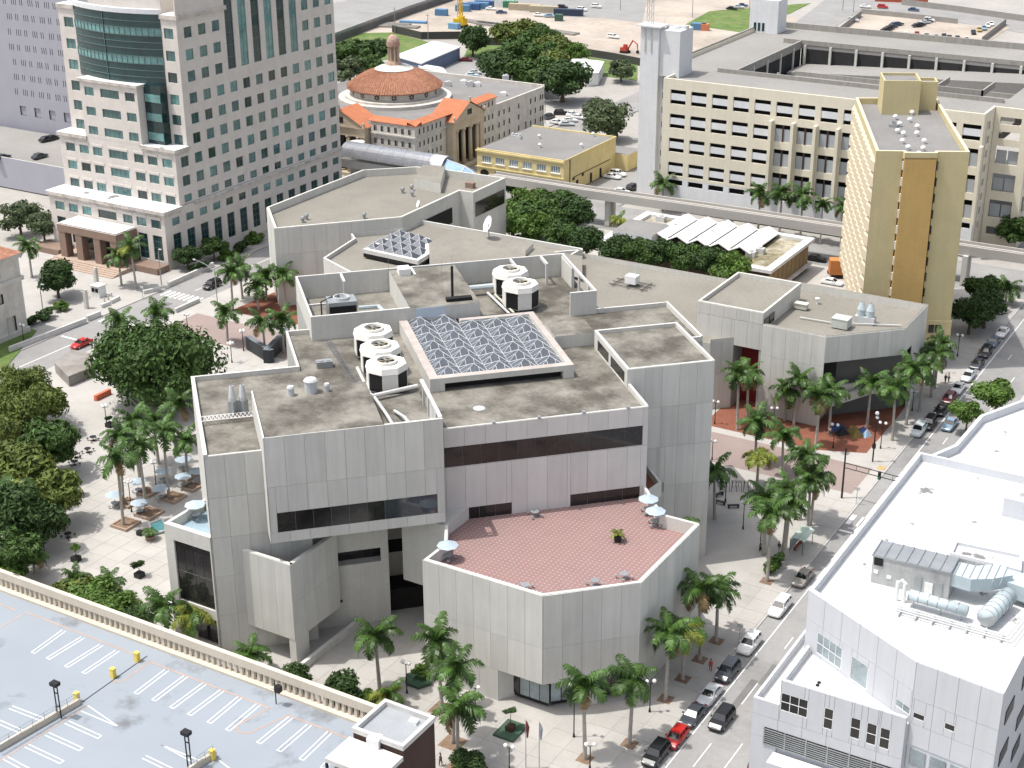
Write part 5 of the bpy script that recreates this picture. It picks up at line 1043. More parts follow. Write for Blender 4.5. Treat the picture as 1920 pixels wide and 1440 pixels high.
# ---------- royal palms ----------
def frond_mesh(seed,L,up,droop,m):
    rg=random.Random(seed); mb=MB(); N=15; pts=[]; x=z=0.0; a=up
    for i in range(N+1):
        pts.append(Vector((x,0,z))); x+=L/N*math.cos(a); z+=L/N*math.sin(a); a-=droop/N*(.5+1.2*i/N)
    mb.tube(pts[::3],[.05,.042,.035,.026,.018,.008],3)
    for i in range(1,N+1):
        for h in(0,.5):
            t=(i-h)/N; j=min(int(t*N),N-1); p=pts[j].lerp(pts[j+1],t*N-j); d=(pts[j+1]-pts[j]).normalized(); u=d.cross(Vector((0,1,0)))*-1
            ll=(.95*math.sin(math.pi*min(1,.16+t*.8))**.7+.12)*L/3.2
            for sg in(-1,1):
                dr=Vector((d.x*.45,sg*.85,0)); dr+=Vector((0,0,rg.uniform(-.55,.12))); dr+=d*rg.uniform(-.1,.25); dr.normalize()
                e=p+dr*ll; mid=p+dr*ll*.5+Vector((0,0,.05)); e.z-=ll*.28; w=d*.075
                q=len(mb.v); mb.v+=[tuple(p-w),tuple(p+w),tuple(mid+w*1.1),tuple(mid-w*1.1),tuple(e)]; mb.f+=[(q,q+1,q+2,q+3),(q+3,q+2,q+4)]; mb.m+=[0,0]
    return mb.mesh('frond',m)
yellowleaf=M('palm_leaflet_yellow',(.17,.20,.03),.5,.2,.5,rnd=.25,trans=.25,island=.25)
FR=[[frond_mesh(20+k,2.9,1.15-.1*k,1.2,palmleaf) for k in range(2)],[frond_mesh(30+k,3.2,.55-.12*k,1.5,palmleaf) for k in range(3)],[frond_mesh(40+k,3.1,.05-.2*k,1.5,palmleaf) for k in range(3)]]
FRY=[frond_mesh(50+k,3.1,.4-.3*k,1.5,yellowleaf) for k in range(3)]
FRB=frond_mesh(60,2.8,-.5,1.3,M('dead_frond',(.21,.15,.075),.8,.2,.5,trans=.1,island=.3))
ptr=MB().tube([(0,0,0),(0,0,.06),(0.004,0,.45),(0,0.006,.75),(0,0,1)],[.30,.24,.21,.19,.15],10).mesh('trunk',palmtrunk,smooth=True)
csh=MB().tube([(0,0,0),(0,0,.35),(0,0,1.15),(0,0,1.5)],[.15,.19,.14,.06],8).mesh('crownshaft',shaftm,smooth=True)
def palm(b,h,label,group='royal palms around the campus',s=1,yellow=False,n=15,dead=False):
    rg=random.Random(int(abs(b[0])*131+abs(b[1])*17)); h=max(2.2,min(h,13)); t=thing('palm_tree',label,'palm',(b[0],b[1],0),rg.uniform(0,6.28),group)
    s*=1.1; hs=h-.9*s
    lx,ly=rg.uniform(-.05,.05),rg.uniform(-.05,.05)
    o=link('trunk',ptr,t,(0,0,0),0,(s*.95,s*.95,hs)); o.rotation_euler=(lx,ly,0)
    top=Vector((math.sin(ly)*hs,-math.sin(lx)*hs,hs)); link('crownshaft',csh,t,top,0,(s,s,s))
    for i in range(n):
        k=0 if i<3 else 1 if i<n*.58 else 2; me=rg.choice(FRY if yellow and rg.random()<.6 else FR[k])
        if k==2 and rg.random()<.16: me=FRB
        f=link('frond',me,t,top+Vector((0,0,(1.25-.22*k)*s)),0,(s*rg.uniform(.9,1.1),)*3); f.rotation_euler=(rg.uniform(-.25,.25),rg.uniform(-.12,.12),i*2.39996+rg.uniform(-.25,.25))
    return t
beds=MB()
PALMS=[
((-94.61,126.54),8.02,'tall palm in front of the dark entrance ramp',1,0),((-85.77,126.96),9.97,'palm left of the terrace block corner, back one of three',1,0),((-81.10,122.05),10.23,'middle palm of the three left of the green square planter',1,0),((-78.06,118.33),8.23,'nearest palm of the three beside the brown hut',1,0),((-66.45,127.14),9.98,'palm before the shop window, beside the tall lamp',1,0),((-63.35,132.19),8.57,'palm right of the shop window palm by the twin globe lamp',1,0),
((-63.55,142.35),9.14,'first palm in the kerbside row beside the terrace block',1,0),((-63.58,147.30),7.16,'second palm in the kerbside row beside the terrace block',1,1),((-63.51,152.24),10.25,'third palm in the kerbside row beside the terrace block',1,0),((-63.45,157.24),7.29,'fourth kerbside palm, next to the street sign',1,0),
((-63.49,174.55),10.61,'palm with the bushes at its foot near the tan car',1,0),((-63.63,181.26),9.32,'palm just behind the bushes near the bus shelter',1,0),((-63.89,191.41),8.12,'palm left of the bus shelter by the kerb',1,0),((-77.02,187.58),8.04,'dark palm standing close to the tall block wall',1,0),((-75.48,200.11),5.76,'yellowing palm beside the bench rack',1,1),((-73.55,205.88),7.20,'palm at the edge of the pink street, right half',1,0),((-79.06,208.17),7.12,'palm at the near kerb of the pink street, left',1,0),((-65.97,193.62),10.53,'palm right of the yellowing palm, behind the traffic mast',1,0),((-64.08,192.81),8.33,'palm nearest the traffic signal mast',1,0),((-64.61,183.33),10.22,'palm left of the bus shelter, in the clump',1,0),((-66.68,181.24),8.94,'leftmost palm of the clump before the bus shelter',1,0),
((-86.49,218.34),10.26,'palm before the dark red wall, left of two',1,0),((-86.86,223.59),8.56,'palm before the dark red wall, right of two',1,0),((-80.98,225.74),5.61,'palm on the red brick plaza by the globe lamp, front',1,0),((-79.02,224.87),8.39,'palm close to the auditorium wall behind the globe lamp',1,0),((-72.83,218.61),9.12,'palm at the auditorium corner, near the sculpture',1,0),((-72.73,224.84),7.74,'palm right at the auditorium corner opening',1,0),((-68.05,229.99),8.36,'palm before the open balcony of the auditorium',1,0),((-62.78,227.25),9.47,'kerb side palm right of the blue sculpture',1,0),((-62.67,234.34),10.40,'palm beside the right wall of the auditorium, near',1,0),((-62.45,240.77),8.32,'palm beside the right wall of the auditorium, middle',1,0),((-62.51,247.83),8.46,'palm beside the right wall of the auditorium, far',1,0),((-63.11,252.10),8.66,'farthest palm of the auditorium row near the yellow tower',1,0),
((-151.47,141.65),11.29,'front left palm of the umbrella table group',1,0),((-156.97,147.27),10.95,'left rear palm of the umbrella table group',1,0),((-152.84,147.86),10.54,'middle palm of the umbrella table group',1,0),((-151.88,151.85),11.35,'tall palm among the umbrellas, right of the middle',1,0),((-153.78,158.06),6.85,'palm next to the left wing wall by the umbrellas',1,0),((-161.99,166.49),7.93,'palm between the banyan and the left wing wall',1,0),((-160.11,154.18),10.39,'palm at the back of the umbrella tables near the banyan',1,0),((-161.44,159.96),7.52,'palm at the back of the tables right below the banyan',1,0),
((-248.27,214.64),6.98,'palm behind the classical building by the round tree',1,0),((-227.80,220.47),6.77,'left palm before the office portico',1,0),((-223.38,220.30),9.53,'right palm before the office portico',1,1),((-197.09,220.26),8.31,'palm on the corner of the left red brick court',1,0),((-186.47,206.15),6.33,'palm alone on the left pink paving',1,0),((-176.00,204.67),6.86,'palm inside the black angled wall',1,0),((-174.22,207.85),6.78,'palm beside the plant enclosure wall by the black angled wall',1,0),((-193.18,223.57),5.16,'palm in the left red brick court, front',1,0),((-195.19,228.59),5.57,'palm in the left red brick court, back',1,0),((-188.88,227.13),7.10,'palm against the rear building wall',1,0),((-200.12,226.87),6.97,'palm between the street lamp and the red court',1,0),((-193.69,245.97),4.81,'palm in the gap between the rear building and the low wing',1,0),((-198.35,200.26),6.24,'palm rising behind the banyan by the street',1,0),((-202.44,194.71),5.44,'palm behind the banyan, left, by the red car',1,0),
((-151.99,326.60),6.95,'palm at the foot of the stair shaft',1.1,0),(((-124.89,8.94)[0],321),max(3,(-124.89,8.94)[1]+.6),'left palm of the trio before the garage',1.1,0),(((-119.63,9.95)[0],321),max(3,(-119.63,9.95)[1]+.6),'middle palm of the trio before the garage',1.1,0),(((-114.52,10.18)[0],321),max(3,(-114.52,10.18)[1]+.6),'right palm of the trio before the garage',1.1,0),(((-109.73,8.64)[0],321),max(3,(-109.73,8.64)[1]+.6),'small palm right of the garage trio',.8,0),(((-104.87,8.86)[0],321),max(3,(-104.87,8.86)[1]+.6),'palm at the edge of the yellow tower before the garage',1,0),((-152.49,304.20),3.86,'low bright palm beside the guideway column',.8,1),
((-110.29,121.52),2.90,'small palm in front of the corner balcony',.85,0),((-124.08,121.46),5.58,'palm before the glazed corner block, left',1,0),((-119.72,122.13),5.39,'palm before the glazed corner block, right',1,1),((-142.50,123.67),2.92,'short palm rising out of the shrubs, left',.7,0),((-138.55,125.97),2.50,'short palm rising out of the shrubs, right',.7,0),((-91.36,123.70),2.29,'short yellow green palm by the brown hut',.8,1),((-63.25,301.90),3.45,'palm at the right edge by the guideway',1,0),((-161.40,131.58),9.12,'tall slim palm in the left tree cluster',.9,1),((-152.51,125.26),2.98,'short palm under the globe lamp at the left',.8,0)]
for b,h,l,s,y in PALMS: palm(b,h,l,s=s,yellow=bool(y))
for i in(5,6,7,8,9,10,4): x,y=PALMS[i][0]; beds.rbox(x,y,1.7,1.7,0,.035,0)
for i in(1,2,3): x,y=PALMS[i][0]; beds.rbox(x,y,2.6,2.6,0,.035,0)
stuff(structure('mulch_bed',beds,mulch))
# ---------- cars ----------
def loft(mb,secs,mi=0,cap=True):
    "secs: list of (x, [(y,z)...]) half profile from bottom centre outward to top centre, mirrored"
    rings=[]
    for x,pr in secs:
        ring=[(x,y,z) for y,z in pr]+[(x,-y,z) for y,z in reversed(pr)]
        rings.append(range(len(mb.v),len(mb.v)+len(ring))); mb.v+=ring
    for a,b in zip(rings,rings[1:]):
        n=len(a)
        for i in range(n):
            j=(i+1)%n; mb.f.append((a[i],a[j],b[j],b[i])); mb.m.append(mi)
    if cap: mb.f.append(tuple(rings[0])[::-1]); mb.m.append(mi); mb.f.append(tuple(rings[-1])); mb.m.append(mi)
def car_meshes(L,W,Hb,Hr,hood,ws,rs,tr,kind):
    "length, width, belt height, roof height, hood end x, windscreen top x, rear glass top x, rear glass base x (from front = +x)"
    w=W/2; f=L/2
    def pr(wd,zb,zt,zs=None): return [(wd*.7,zb),(wd*.98,zb+.12),(wd,(zb+zt)/2),(wd*.95,zt-.05),(wd*.82,zt),]
    body=MB()
    loft(body,[(f,pr(w*.78,.32,.60)),(f-.12,pr(w*.93,.24,.70)),(f-.5,pr(w,.22,Hb-.10)),(hood,pr(w,.22,Hb)),(0,pr(w,.22,Hb+.02)),(tr,pr(w,.22,Hb+.03)),(-f+.35,pr(w,.22,Hb-(.0 if kind!='sedan' else .03))),(-f+.08,pr(w*.95,.28,Hb-.12)),(-f,pr(w*.85,.36,Hb-.25))])
    zt=Hr; wr=w*.74
    roof=MB(); loft(roof,[(ws+.05,[(0.01,zt-.05),(wr,zt-.06),(wr*.8,zt)]),(0,[(0.01,zt-.05),(wr*1.02,zt-.06),(wr*.8,zt+.03)]),(rs-.05,[(0.01,zt-.05),(wr,zt-.06),(wr*.8,zt)])])
    def pil(a,b,r): roof.tube([a,b],r,4)
    for s in(-1,1):
        pil((hood-.05,s*w*.86,Hb-.02),(ws,s*wr*.97,zt-.03),.05); pil((tr+.02,s*w*.86,Hb),(rs,s*wr*.97,zt-.03),.075); pil((.0,s*w*.9,Hb),(0,s*wr*1.0,zt-.04),.045)
        if kind!='sedan': pil((rs+.75,s*w*.9,Hb),(rs+.75,s*wr,zt-.04),.05)
        roof.box(hood-.42,hood-.22,s*(w+.09)-.09,s*(w+.09)+.09,Hb-.02,Hb+.13)
    glass=MB(); loft(glass,[(hood,[(w*.80,Hb-.06),(w*.84,Hb-.01)]),(ws,[(wr*.9,Hb),(wr*.96,zt-.05)]),(rs,[(wr*.9,Hb),(wr*.96,zt-.05)]),(tr,[(w*.80,Hb-.04),(w*.84,Hb)])])
    return body.mesh('body',carp,smooth=False),roof.mesh('roof',carp),glass.mesh('glass',carglass)
tyre=MB().tube([(0,-.11,0),(0,.11,0)],.33,14).mesh('tyre',tyrem); rim=MB().tube([(0,-.125,0),(0,.125,0)],.2,10).mesh('rim',rimm)
KINDS={'sedan':car_meshes(4.7,1.82,.92,1.42,.95,.2,-1.0,-1.65,'sedan'),'suv':car_meshes(4.6,1.88,1.08,1.72,1.05,.5,-1.75,-2.1,'suv'),'hatch':car_meshes(4.1,1.76,.98,1.53,1.05,.45,-1.45,-1.85,'suv'),'wagon':car_meshes(4.9,1.84,1.0,1.58,1.0,.35,-2.0,-2.3,'suv')}
WB={'sedan':(1.4,-1.35),'suv':(1.38,-1.38),'hatch':(1.25,-1.25),'wagon':(1.45,-1.45)}
LH={'sedan':2.35,'suv':2.3,'hatch':2.05,'wagon':2.45}
hl=MB().box(-.1,.03,-.2,.2,-.08,.08).mesh('headlight',headl); tl=MB().box(-.03,.05,-.16,.16,-.1,.1).mesh('taillight',taill)
PROTO={}
def car(kind,p,ang,col,label,cat='car',group='cars parked along the kerb',far=False,z=-.12):
    body,roof,glass=KINDS[kind]; key=(kind,far)
    t=thing('parked_car' if 'parked' in label else 'car',label,cat,(p[0],p[1],z),ang,group)
    for n,me in(('body',body),('roof',roof),('window_glass',glass)): o=link(n,me,t); o.color=(*col,1)
    if far: 
        return t
    for x in WB[kind]:
        for s in(-1,1): w=link('wheel',tyre,t,(x,s*(.78 if kind!='suv' else .82),.33)); link('rim',rim,w)
    for s in(-1,1): link('headlight',hl,t,(LH[kind]-.09,s*.56,.66)); link('taillight',tl,t,(-LH[kind]+.05,s*.62,.78))
    return t
wh=(.75,.75,.74); sv=(.5,.52,.54); bk=(.012,.012,.014); dg=(.045,.05,.06); rd=(.42,.018,.015); dr=(.14,.02,.025); tn=(.27,.25,.215); bl=(.03,.06,.13); sb=(.22,.32,.42)
DN=-HP2
KERB=[('suv',(-59.60,131.49),bk,'black parked car at the bottom edge behind the red one'),('hatch',(-58.97,135.57),rd,'bright red hatchback parked at the kerb'),('sedan',(-59.13,140.53),dg,'dark grey sedan parked between the red hatchback and the silver sedan'),('sedan',(-59.07,145.35),sv,'silver sedan parked between the two dark cars'),('suv',(-59.22,151.05),dg,'dark blue grey suv parked behind the silver sedan'),('suv',(-59.25,158.11),wh,'white suv parked by the street sign'),('wagon',(-59.24,168.53),wh,'white estate car parked alone near the middle of the kerb'),('sedan',(-59.35,177.29),tn,'tan sedan parked by the bushes and bus shelter'),('suv',(-60.00,232.45),(.5,.55,.55),'pale green grey car parked at the corner of the red plaza'),('suv',(-59.28,236.05),bk,'black suv parked next to the pale car by the plaza palm'),('sedan',(-59.13,242.69),bk,'black sedan parked between the suv and the dark red car'),('hatch',(-59.38,248.04),dr,'dark red car parked in the kerb row'),('sedan',(-59.25,253.23),wh,'white sedan parked ahead of the dark red car'),('sedan',(-59.23,259.66),sv,'silver sedan parked just outside the tower shadow'),('sedan',(-59.37,266.24),dg,'dark car parked first in the tower shadow'),('suv',(-59.55,272.45),bk,'black suv parked second in the tower shadow'),('sedan',(-59.67,278.60),(.12,.15,.18),'slate car parked third in the tower shadow'),('sedan',(-59.46,284.50),wh,'white car parked last in the row at the tower shadow edge')]
for k,p,c,l in KERB: car(k,p,DN,c,l)
car('suv',(-55.84,141.47),DN,bk,'black suv driving in the lane beside the red hatchback',group=None); car('sedan',(-56.22,237.33),DN,sb,'light blue sedan driving past the red plaza',group=None); car('sedan',(-48.91,136.83),HP2,(.05,.055,.07),'dark sedan by the white wing at the bottom edge of the road',group=None)
car('sedan',(-209.84,191.08),DN,rd,'red sedan waiting at the stop line on the left street',group=None); car('suv',(-210.40,229.29),DN,bk,'black suv stopped at the crosswalk before the red court',group=None)
FAR=[('suv',(-223.00,396.52),dg),('sedan',(-217.61,391.80),wh),('sedan',(-214.30,391.38),sv),('sedan',(-219.11,403.48),wh),('suv',(-222.27,402.50),bk),('sedan',(-215.30,400.87),wh),('sedan',(-215.72,395.95),wh)]
FL=['dark suv at the left of the cars beside the church','white car in the front row beside the church','silver car right in the front row beside the church','white car under the trees beside the church','black suv behind the front row beside the church','white car at the right by the grey green tree','white car touching the silver one beside the church']
for (k,p,c),l in zip(FAR,FL): car(k,p,RND.choice([0,.5,1.57]),c,l,group='cars in the street by the church',far=True,z=-.1)
Q2=[('sedan',(-176.01,346.63),wh,0,'white car parked at the yellow building side wall'),('suv',(-175.98,349.63),wh,0,'white car parked behind the first one at the yellow wall'),('suv',(-166.69,339.79),bk,1.57,'black pickup beside the stair shaft foot'),('sedan',(-167.62,335.34),wh,0,'white car at the foot of the stair shaft by the guideway'),('sedan',(-219.76,344.72),sv,1.57,'silver car between the church portico and the yellow building'),('sedan',(-97.85,295.87),wh,0,'white car by the orange truck at the tower foot'),('suv',(-98.78,302.44),bk,0,'dark pickup before the yellow tower on the cross street'),('sedan',(-106.34,309.24),bk,0,'black convertible beside the brown panelled wall'),('sedan',(-291.39,457.84),dr,.3,'dark red pickup on the drive by the blue shed'),('sedan',(-277.16,440.76),sv,.4,'silver car in the drive behind the church roof'),('sedan',(-275.64,436.63),(.5,.6,.65),.4,'pale car at the foot of the grove behind the church')]
for k,p,c,a,l in Q2: car(k,p,a,c,l,group=None,far=True,z=-.1)
TOP=[('sedan',(-380.12,519.47),sb,-.35,'blue grey car on the elevated road, second from left'),('sedan',(-382.31,510.98),sv,-.35,'silver car on the elevated road at the office tower edge'),('suv',(-378.43,544.61),wh,-.35,'white car highest on the elevated road'),('sedan',(-339.59,553.79),wh,.2,'white truck cab beside the container row'),('suv',(-314.70,570.57),bk,.1,'black suv on the far grey lot'),('suv',(-305.16,569.82),wh,.1,'white suv on the far grey lot, left of centre'),('suv',(-303.62,579.74),wh,.1,'white van on the far grey lot, right'),('wagon',(-265.88,522.01),wh,-.1,'white pickup alone on the bare sand'),('sedan',(-309.27,549.99),sb,.4,'blue car beside the pile stack'),('sedan',(-314.51,549.96),wh,.1,'white car at the end of the pile stack'),('sedan',(-331.17,548.02),bl,.6,'dark blue car near the yellow rig'),
('sedan',(-251.80,602.30),bk,.2,'black car by the grass patch far right'),('sedan',(-251.04,611.84),bl,.2,'dark blue car by the grass patch far right'),('sedan',(-250.84,607.37),sv,.2,'silver car by the grass patch far right'),('suv',(-198.40,636.34),rd,.1,'red car on the road behind the fenced lot'),('sedan',(-185.20,636.13),bl,.1,'blue car on the road behind the fenced lot'),('sedan',(-205.22,634.09),wh,.1,'white car at the fenced lot corner on the road'),
('suv',(-198.54,600.09),sv,.1,'silver car alone at the left of the fenced lot'),('suv',(-172.31,614.63),wh,.15,'white van at the back of the fenced lot'),('sedan',(-169.68,618.86),dr,.15,'dark red car beside the white van in the fenced lot')]
for k,p,c,a,l in TOP: car(k,p,a,c,l,group=None,far=True,z=-.05)
ROW=[((-180.44,586.05),bk),((-180.62,589.85),bk),((-180.62,593.81),dg),((-181.16,598.83),bl),((-180.43,600.58),dg),((-172.82,600.79),bk),((-172.43,603.68),bk),((-172.18,609.22),sv),((-172.34,611.87),dg)]
RL=['first','second','third','fourth','fifth','first of the right cluster','second of the right cluster','third of the right cluster','fourth of the right cluster']
for (p,c),l in zip(ROW,RL): car('sedan',p,.9,c,'dark car in the slanting lot row, '+l+' from the front',group='cars in the fenced lot',far=True,z=-.05)
ROW2=[((-170.94,579.85),wh),((-167.58,582.98),rd),((-163.12,580.45),dg),((-159.66,581.14),sv),((-157.35,583.66),bk),((-154.69,581.44),bk),((-151.78,581.83),dg),((-148.25,581.36),wh),((-149.82,596.65),bk),((-149.37,603.31),(.4,.3,.08)),((-148.67,607.61),sb),((-148.93,614.05),wh),((-148.76,618.16),wh)]
for i,(p,c) in enumerate(ROW2): car('sedan',p,-HP2+.3,c,['white','red','charcoal','silver','black','black','grey','white','black','ochre','pale blue','white','white'][i]+' car in the front row of the fenced lot, place '+['one','two','three','four','five','six','seven','eight','nine','ten','eleven','twelve','thirteen'][i]+' from the left',group='cars in the fenced lot',far=True,z=-.05)
for i,(p,c) in enumerate([((-301.49,268.50),dg),((-313.34,282.18),bk),((-312.95,283.73),bk),((-309.09,262.97),dg)]): car('sedan',p,HP2,c,['dark car on the left deck by the wall edge','black car on the left deck, near the office tower','black car on the left deck, closest to the office tower','dark car on the left deck at the image edge'][i],group='cars on the left parking deck',far=True,z=6.95)
# ---------- far ground and things beyond ----------
structure('sand_ground',MB().prism([(-362.39,479.73),(-344.04,473.54),(-316.29,492.71),(-295.88,489.45),(-258.68,487.12),(-229.58,483.88),(-192.28,558.05),(-257.35,643.62),(-374.19,582.71),(-373.55,532.01)],-.3,-.2),sandm)
structure('far_lot',MB().prism([(-341.99,561.62),(-348.24,596.99),(-300.67,623.15),(-270.85,557.24),(-289.90,559.28),(-308.79,553.13)],-.3,-.19),asphaltl)
structure('far_road',MB().prism([(-213.33,557.53),(-199.17,565.40),(-209.33,673.40),(-229.78,662.15)],-.3,-.18).prism([(-206.48,636.44),(-132.43,607.59),(-142.19,648.23),(-211.54,665.51)],-.3,-.185),asphaltl)
structure('fenced_lot_ground',MB().prism([(-192.98,557.67),(-201.23,624.31),(-161.20,615.31),(-141.16,618.37),(-140.72,563.16)],-.3,-.17),sandm)
gr=MB()
for P in([(-362.39,479.73),(-346.49,491.16),(-327.85,483.79),(-303.68,472.19),(-326.71,431.63)],[(-254.48,562.20),(-258.88,595.40),(-229.38,634.69),(-227.59,605.32),(-224.79,556.24)],[(-307.40,485.42),(-291.35,489.59),(-280.13,470.69),(-296.68,464.77)],[(-258.22,486.26),(-235.65,481.53),(-224.28,458.61),(-239.90,459.66)],[(-178.83,196.12),(-175.37,201.09),(-171.23,197.58),(-174.34,192.33)],[(-216.17,171.63),(-225.15,184.81),(-228.17,192.99),(-223.20,192.49),(-213.89,175.88)]): gr.prism(P,-.3,.02 if P[0][1]<260 else -.16)
stuff(tagit(link('lawn',gr.mesh('lawn',grassm)),None)); 
structure('drive',MB().prism([(-273.41,421.48),(-312.83,461.37),(-290.12,465.11),(-274.34,460.94),(-266.23,435.06)],-.3,-.15),asphaltl)
er=thing('elevated_road','pale elevated road with a concrete barrier crossing the upper left','road bridge',(*(-366.59,506.92),0))
P=[(-350.84,451.28),(-354.99,475.11),(-363.32,528.99),(-367.39,567.86),(-397.90,551.08),(-397.82,512.97)]
part('deck',MB().prism(P,-.3,2.4),asphaltl,er); bw=MB(); 
for a,b in((P[0],P[1]),(P[1],P[2]),(P[2],P[3])): wallseg(bw,a,b,.5,-.2,3.5,0,0)
part('barrier',bw,M('grey_barrier',(.30,.29,.28),.9,.1,.4),er)
def fence(name,label,pts,h,m,t=.25):
    th=thing(name,label,'fence',(*pts[0],0))
    for i in range(len(pts)-1):
        mb=MB(); wallseg(mb,pts[i],pts[i+1],t,-.3,h,0,0); part('fence_panel',mb,m,th)
fdk=M('dark_mesh_fence',(.06,.062,.055),.8,.1)
fence('construction_fence','long dark construction fence along the sand lot behind the church',[(-346.49,491.16),(-328.46,484.69),(-316.29,492.71),(-301.11,487.73),(-284.45,493.45)],2.6,fdk); fence('construction_fence','dark construction fence at the sand lot left of the stair shaft',[(-258.68,487.12),(-246.81,484.94),(-234.44,481.16)],2.4,fdk)
gf_=M('grey_lot_wall',(.27,.255,.235),.9,.1)
fence('lot_wall','low grey wall round the front and left of the fenced car lot',[(-193.39,561.13),(-199.80,613.46)],2.2,gf_); fence('lot_wall','low grey wall at the back of the fenced car lot',[(-201.88,619.55),(-182.66,618.68),(-161.20,615.31)],1.8,gf_); fence('lot_wall','low grey wall at the right side of the fenced car lot',[(-144.45,623.25),(-142.29,579.84)],2.2,gf_); fence('road_hoarding','grey hoarding along the road at the upper right',[(-194.51,649.23),(-167.83,642.78),(-138.61,633.32)],2.2,gf_)
def shed(name,label,pts,h,wm,rm,cat='shed'):
    cx=sum(p[0] for p in pts)/len(pts); cy=sum(p[1] for p in pts)/len(pts); t=thing(name,label,cat,(cx,cy,0)); part('wall',MB().prism(pts,-.2,h-.4),wm,t); mb=MB(); mb.prism([(cx+(p[0]-cx)*1.03,cy+(p[1]-cy)*1.03) for p in pts],h-.38,h); part('roof',mb,rm,t); return t
bluew=M('slate_blue_wall',(.15,.19,.28),.85,.06,.4)
shed('long_shed','long white roofed shed with slate blue walls behind the church dome',[(-290.53,428.32),(-305.75,434.50),(-308.59,463.21),(-294.38,458.47)],4.5,bluew,whiteroof); shed('small_shed','small white roofed shed between the dome and the drive',[(-288.86,425.77),(-294.93,431.57),(-283.08,430.02),(-276.64,422.71)],3.5,whitem,whiteroof)
shed('white_shed','white roofed shed left of the stair shaft',[(-249.34,454.23),(-250.42,463.01),(-239.26,462.96),(-232.28,445.79),(-234.85,442.41)],4.0,whitem,whiteroof)
def container(p,L,a,col,label,h=2.6,w=2.5):
    t=thing('container',label,'container',(p[0],p[1],-.2),a,'containers on the construction site'); o=link('box',MB().box(-L/2,L/2,-w/2,w/2,0,h).mesh('box',paintobj),t); o.color=(*col,1)
    mb=MB(); 
    for k in range(int(L)): mb.box(-L/2+.3+k,-L/2+.45+k,-w/2-.06,-w/2,.2,h-.2)
    o=link('rib',mb.mesh('rib',paintobj),t); o.color=(*[c*.85 for c in col],1)
cb1=(.05,.11,.24); cb2=(.10,.22,.36)
for p_,L,c,l in[((-348.32,550.48),9,cb1,'dark blue container beside the yellow rig, left'),((-346.39,554.58),9,cb2,'bright blue container right of the rig'),((-348.55,545.83),6,cb2,'small blue container hidden by the rig'),((-346.35,559.21),8,cb1,'navy container at the end of the blue row'),((-342.12,566.21),12,wh,'long white tank container on the site'),((-335.96,563.41),6,(.05,.2,.1),'green tank beside the white tank'),((-327.08,560.70),14,(.42,.36,.26),'tan container, left of two'),((-317.66,559.92),12,(.42,.36,.26),'tan container, right of two'),((-305.05,558.09),12,(.04,.055,.09),'low dark blue flatbed by the tan containers'),((-302.43,545.28),3,(.06,.12,.09),'small green cabin near the pile stack'),((-351.10,512.73),11,(.13,.26,.42),'blue beam stack lying on the sand'),((-363.75,481.57),9,(.3,.3,.29),'grey crate left of the beam stacks'),((-245.05,554.07),6,cb2,'blue tarp covered box by the grass'),((-242.40,554.22),3,(.55,.2,.1),'orange box beside the blue tarp'),((-196.62,655.91),22,(.42,.1,.05),'long red orange site cabin row at the top right'),((-350.69,532.83),5,cb2,'blue machine beside the dark piles')]:
    container(p_,L,.25,c,l,h=2.6 if 'beam' not in l else .8)
rig=thing('drilling_rig','yellow drilling rig with a tall mast and blue base on the sand lot','drilling rig',(*(-329.49,513.82),-.2)); ry=(.62,.40,.02); rgm=M('rig_yellow',(.62,.40,.02),.6,.1); 
link('tracks',MB().box(-2.6,2.6,-2,-1.1,0,1).box(-2.6,2.6,1.1,2,0,1).mesh('tracks',black),rig); link('cab',MB().box(-2.4,2.4,-1.5,1.5,1,3.4).box(.4,2.2,-1.5,0,3.4,4.6).mesh('cab',rgm),rig)
mm=MB(); 
for dx,dy in((-.7,-.7),(.7,-.7),(.7,.7),(-.7,.7)): mm.tube([(dx,dy,3.4),(dx*.8,dy*.8,17)],.2,4)
for k in range(8): mm.tube([(-.7,-.7,3.6+1.6*k),(.7,-.7,5.2+1.6*k)],.14,4).tube([(.7,-.7,3.6+1.6*k),(.7,.7,5.2+1.6*k)],.14,4)
link('mast',mm.mesh('mast',rgm),rig); link('base',MB().box(-2.2,2.2,-5.5,-3,0,2.2).mesh('base',M('rig_blue',(.15,.3,.45),.6,.1)),rig)
for i,(p,L,a) in enumerate([((-322.08,524.71),26,-.1),((-313.46,522.71),30,-.1),((-304.67,522.26),30,-.12),((-294.21,522.82),26,-.12),((-359.33,504.04),22,.2),((-351.27,501.72),18,.25)]):
    t=thing('pile_stack','dark stack of precast piles on the sand, '+['nearest the rig','second right of the rig','third, in the middle','rightmost','left by the elevated road','left, behind the blue beams'][i],'pile stack',(*p,-.2),a)
    for k in range(4): link('pile',MB().box(-L/2,L/2,-.35,.35,0,.7).mesh('pile',gf_),t,(0,-1.8+1.2*k,0))
ex=thing('excavator','small red excavator with raised arm on the sand by the stair shaft','excavator',(*(-249.32,499.11),-.2)); exm=M('excavator_red',(.42,.06,.035),.6,.1)
link('tracks',MB().box(-1.6,1.6,-1.3,-.7,0,.8).box(-1.6,1.6,.7,1.3,0,.8).mesh('tracks',black),ex); link('cab',MB().box(-1.5,1,-1.2,1.2,.8,2.0).box(-.2,1,-1.2,-.1,2,3.2).mesh('cab',exm),ex); link('arm',MB().tube([(1,.5,1.6),(2.8,.5,4.6),(4.6,.5,3.4),(4.8,.5,1.0)],[.28,.3,.24,.18],6).mesh('arm',exm),ex); link('bucket',MB().box(4.4,5.2,.0,1.0,.3,1.1).mesh('bucket',black),ex)
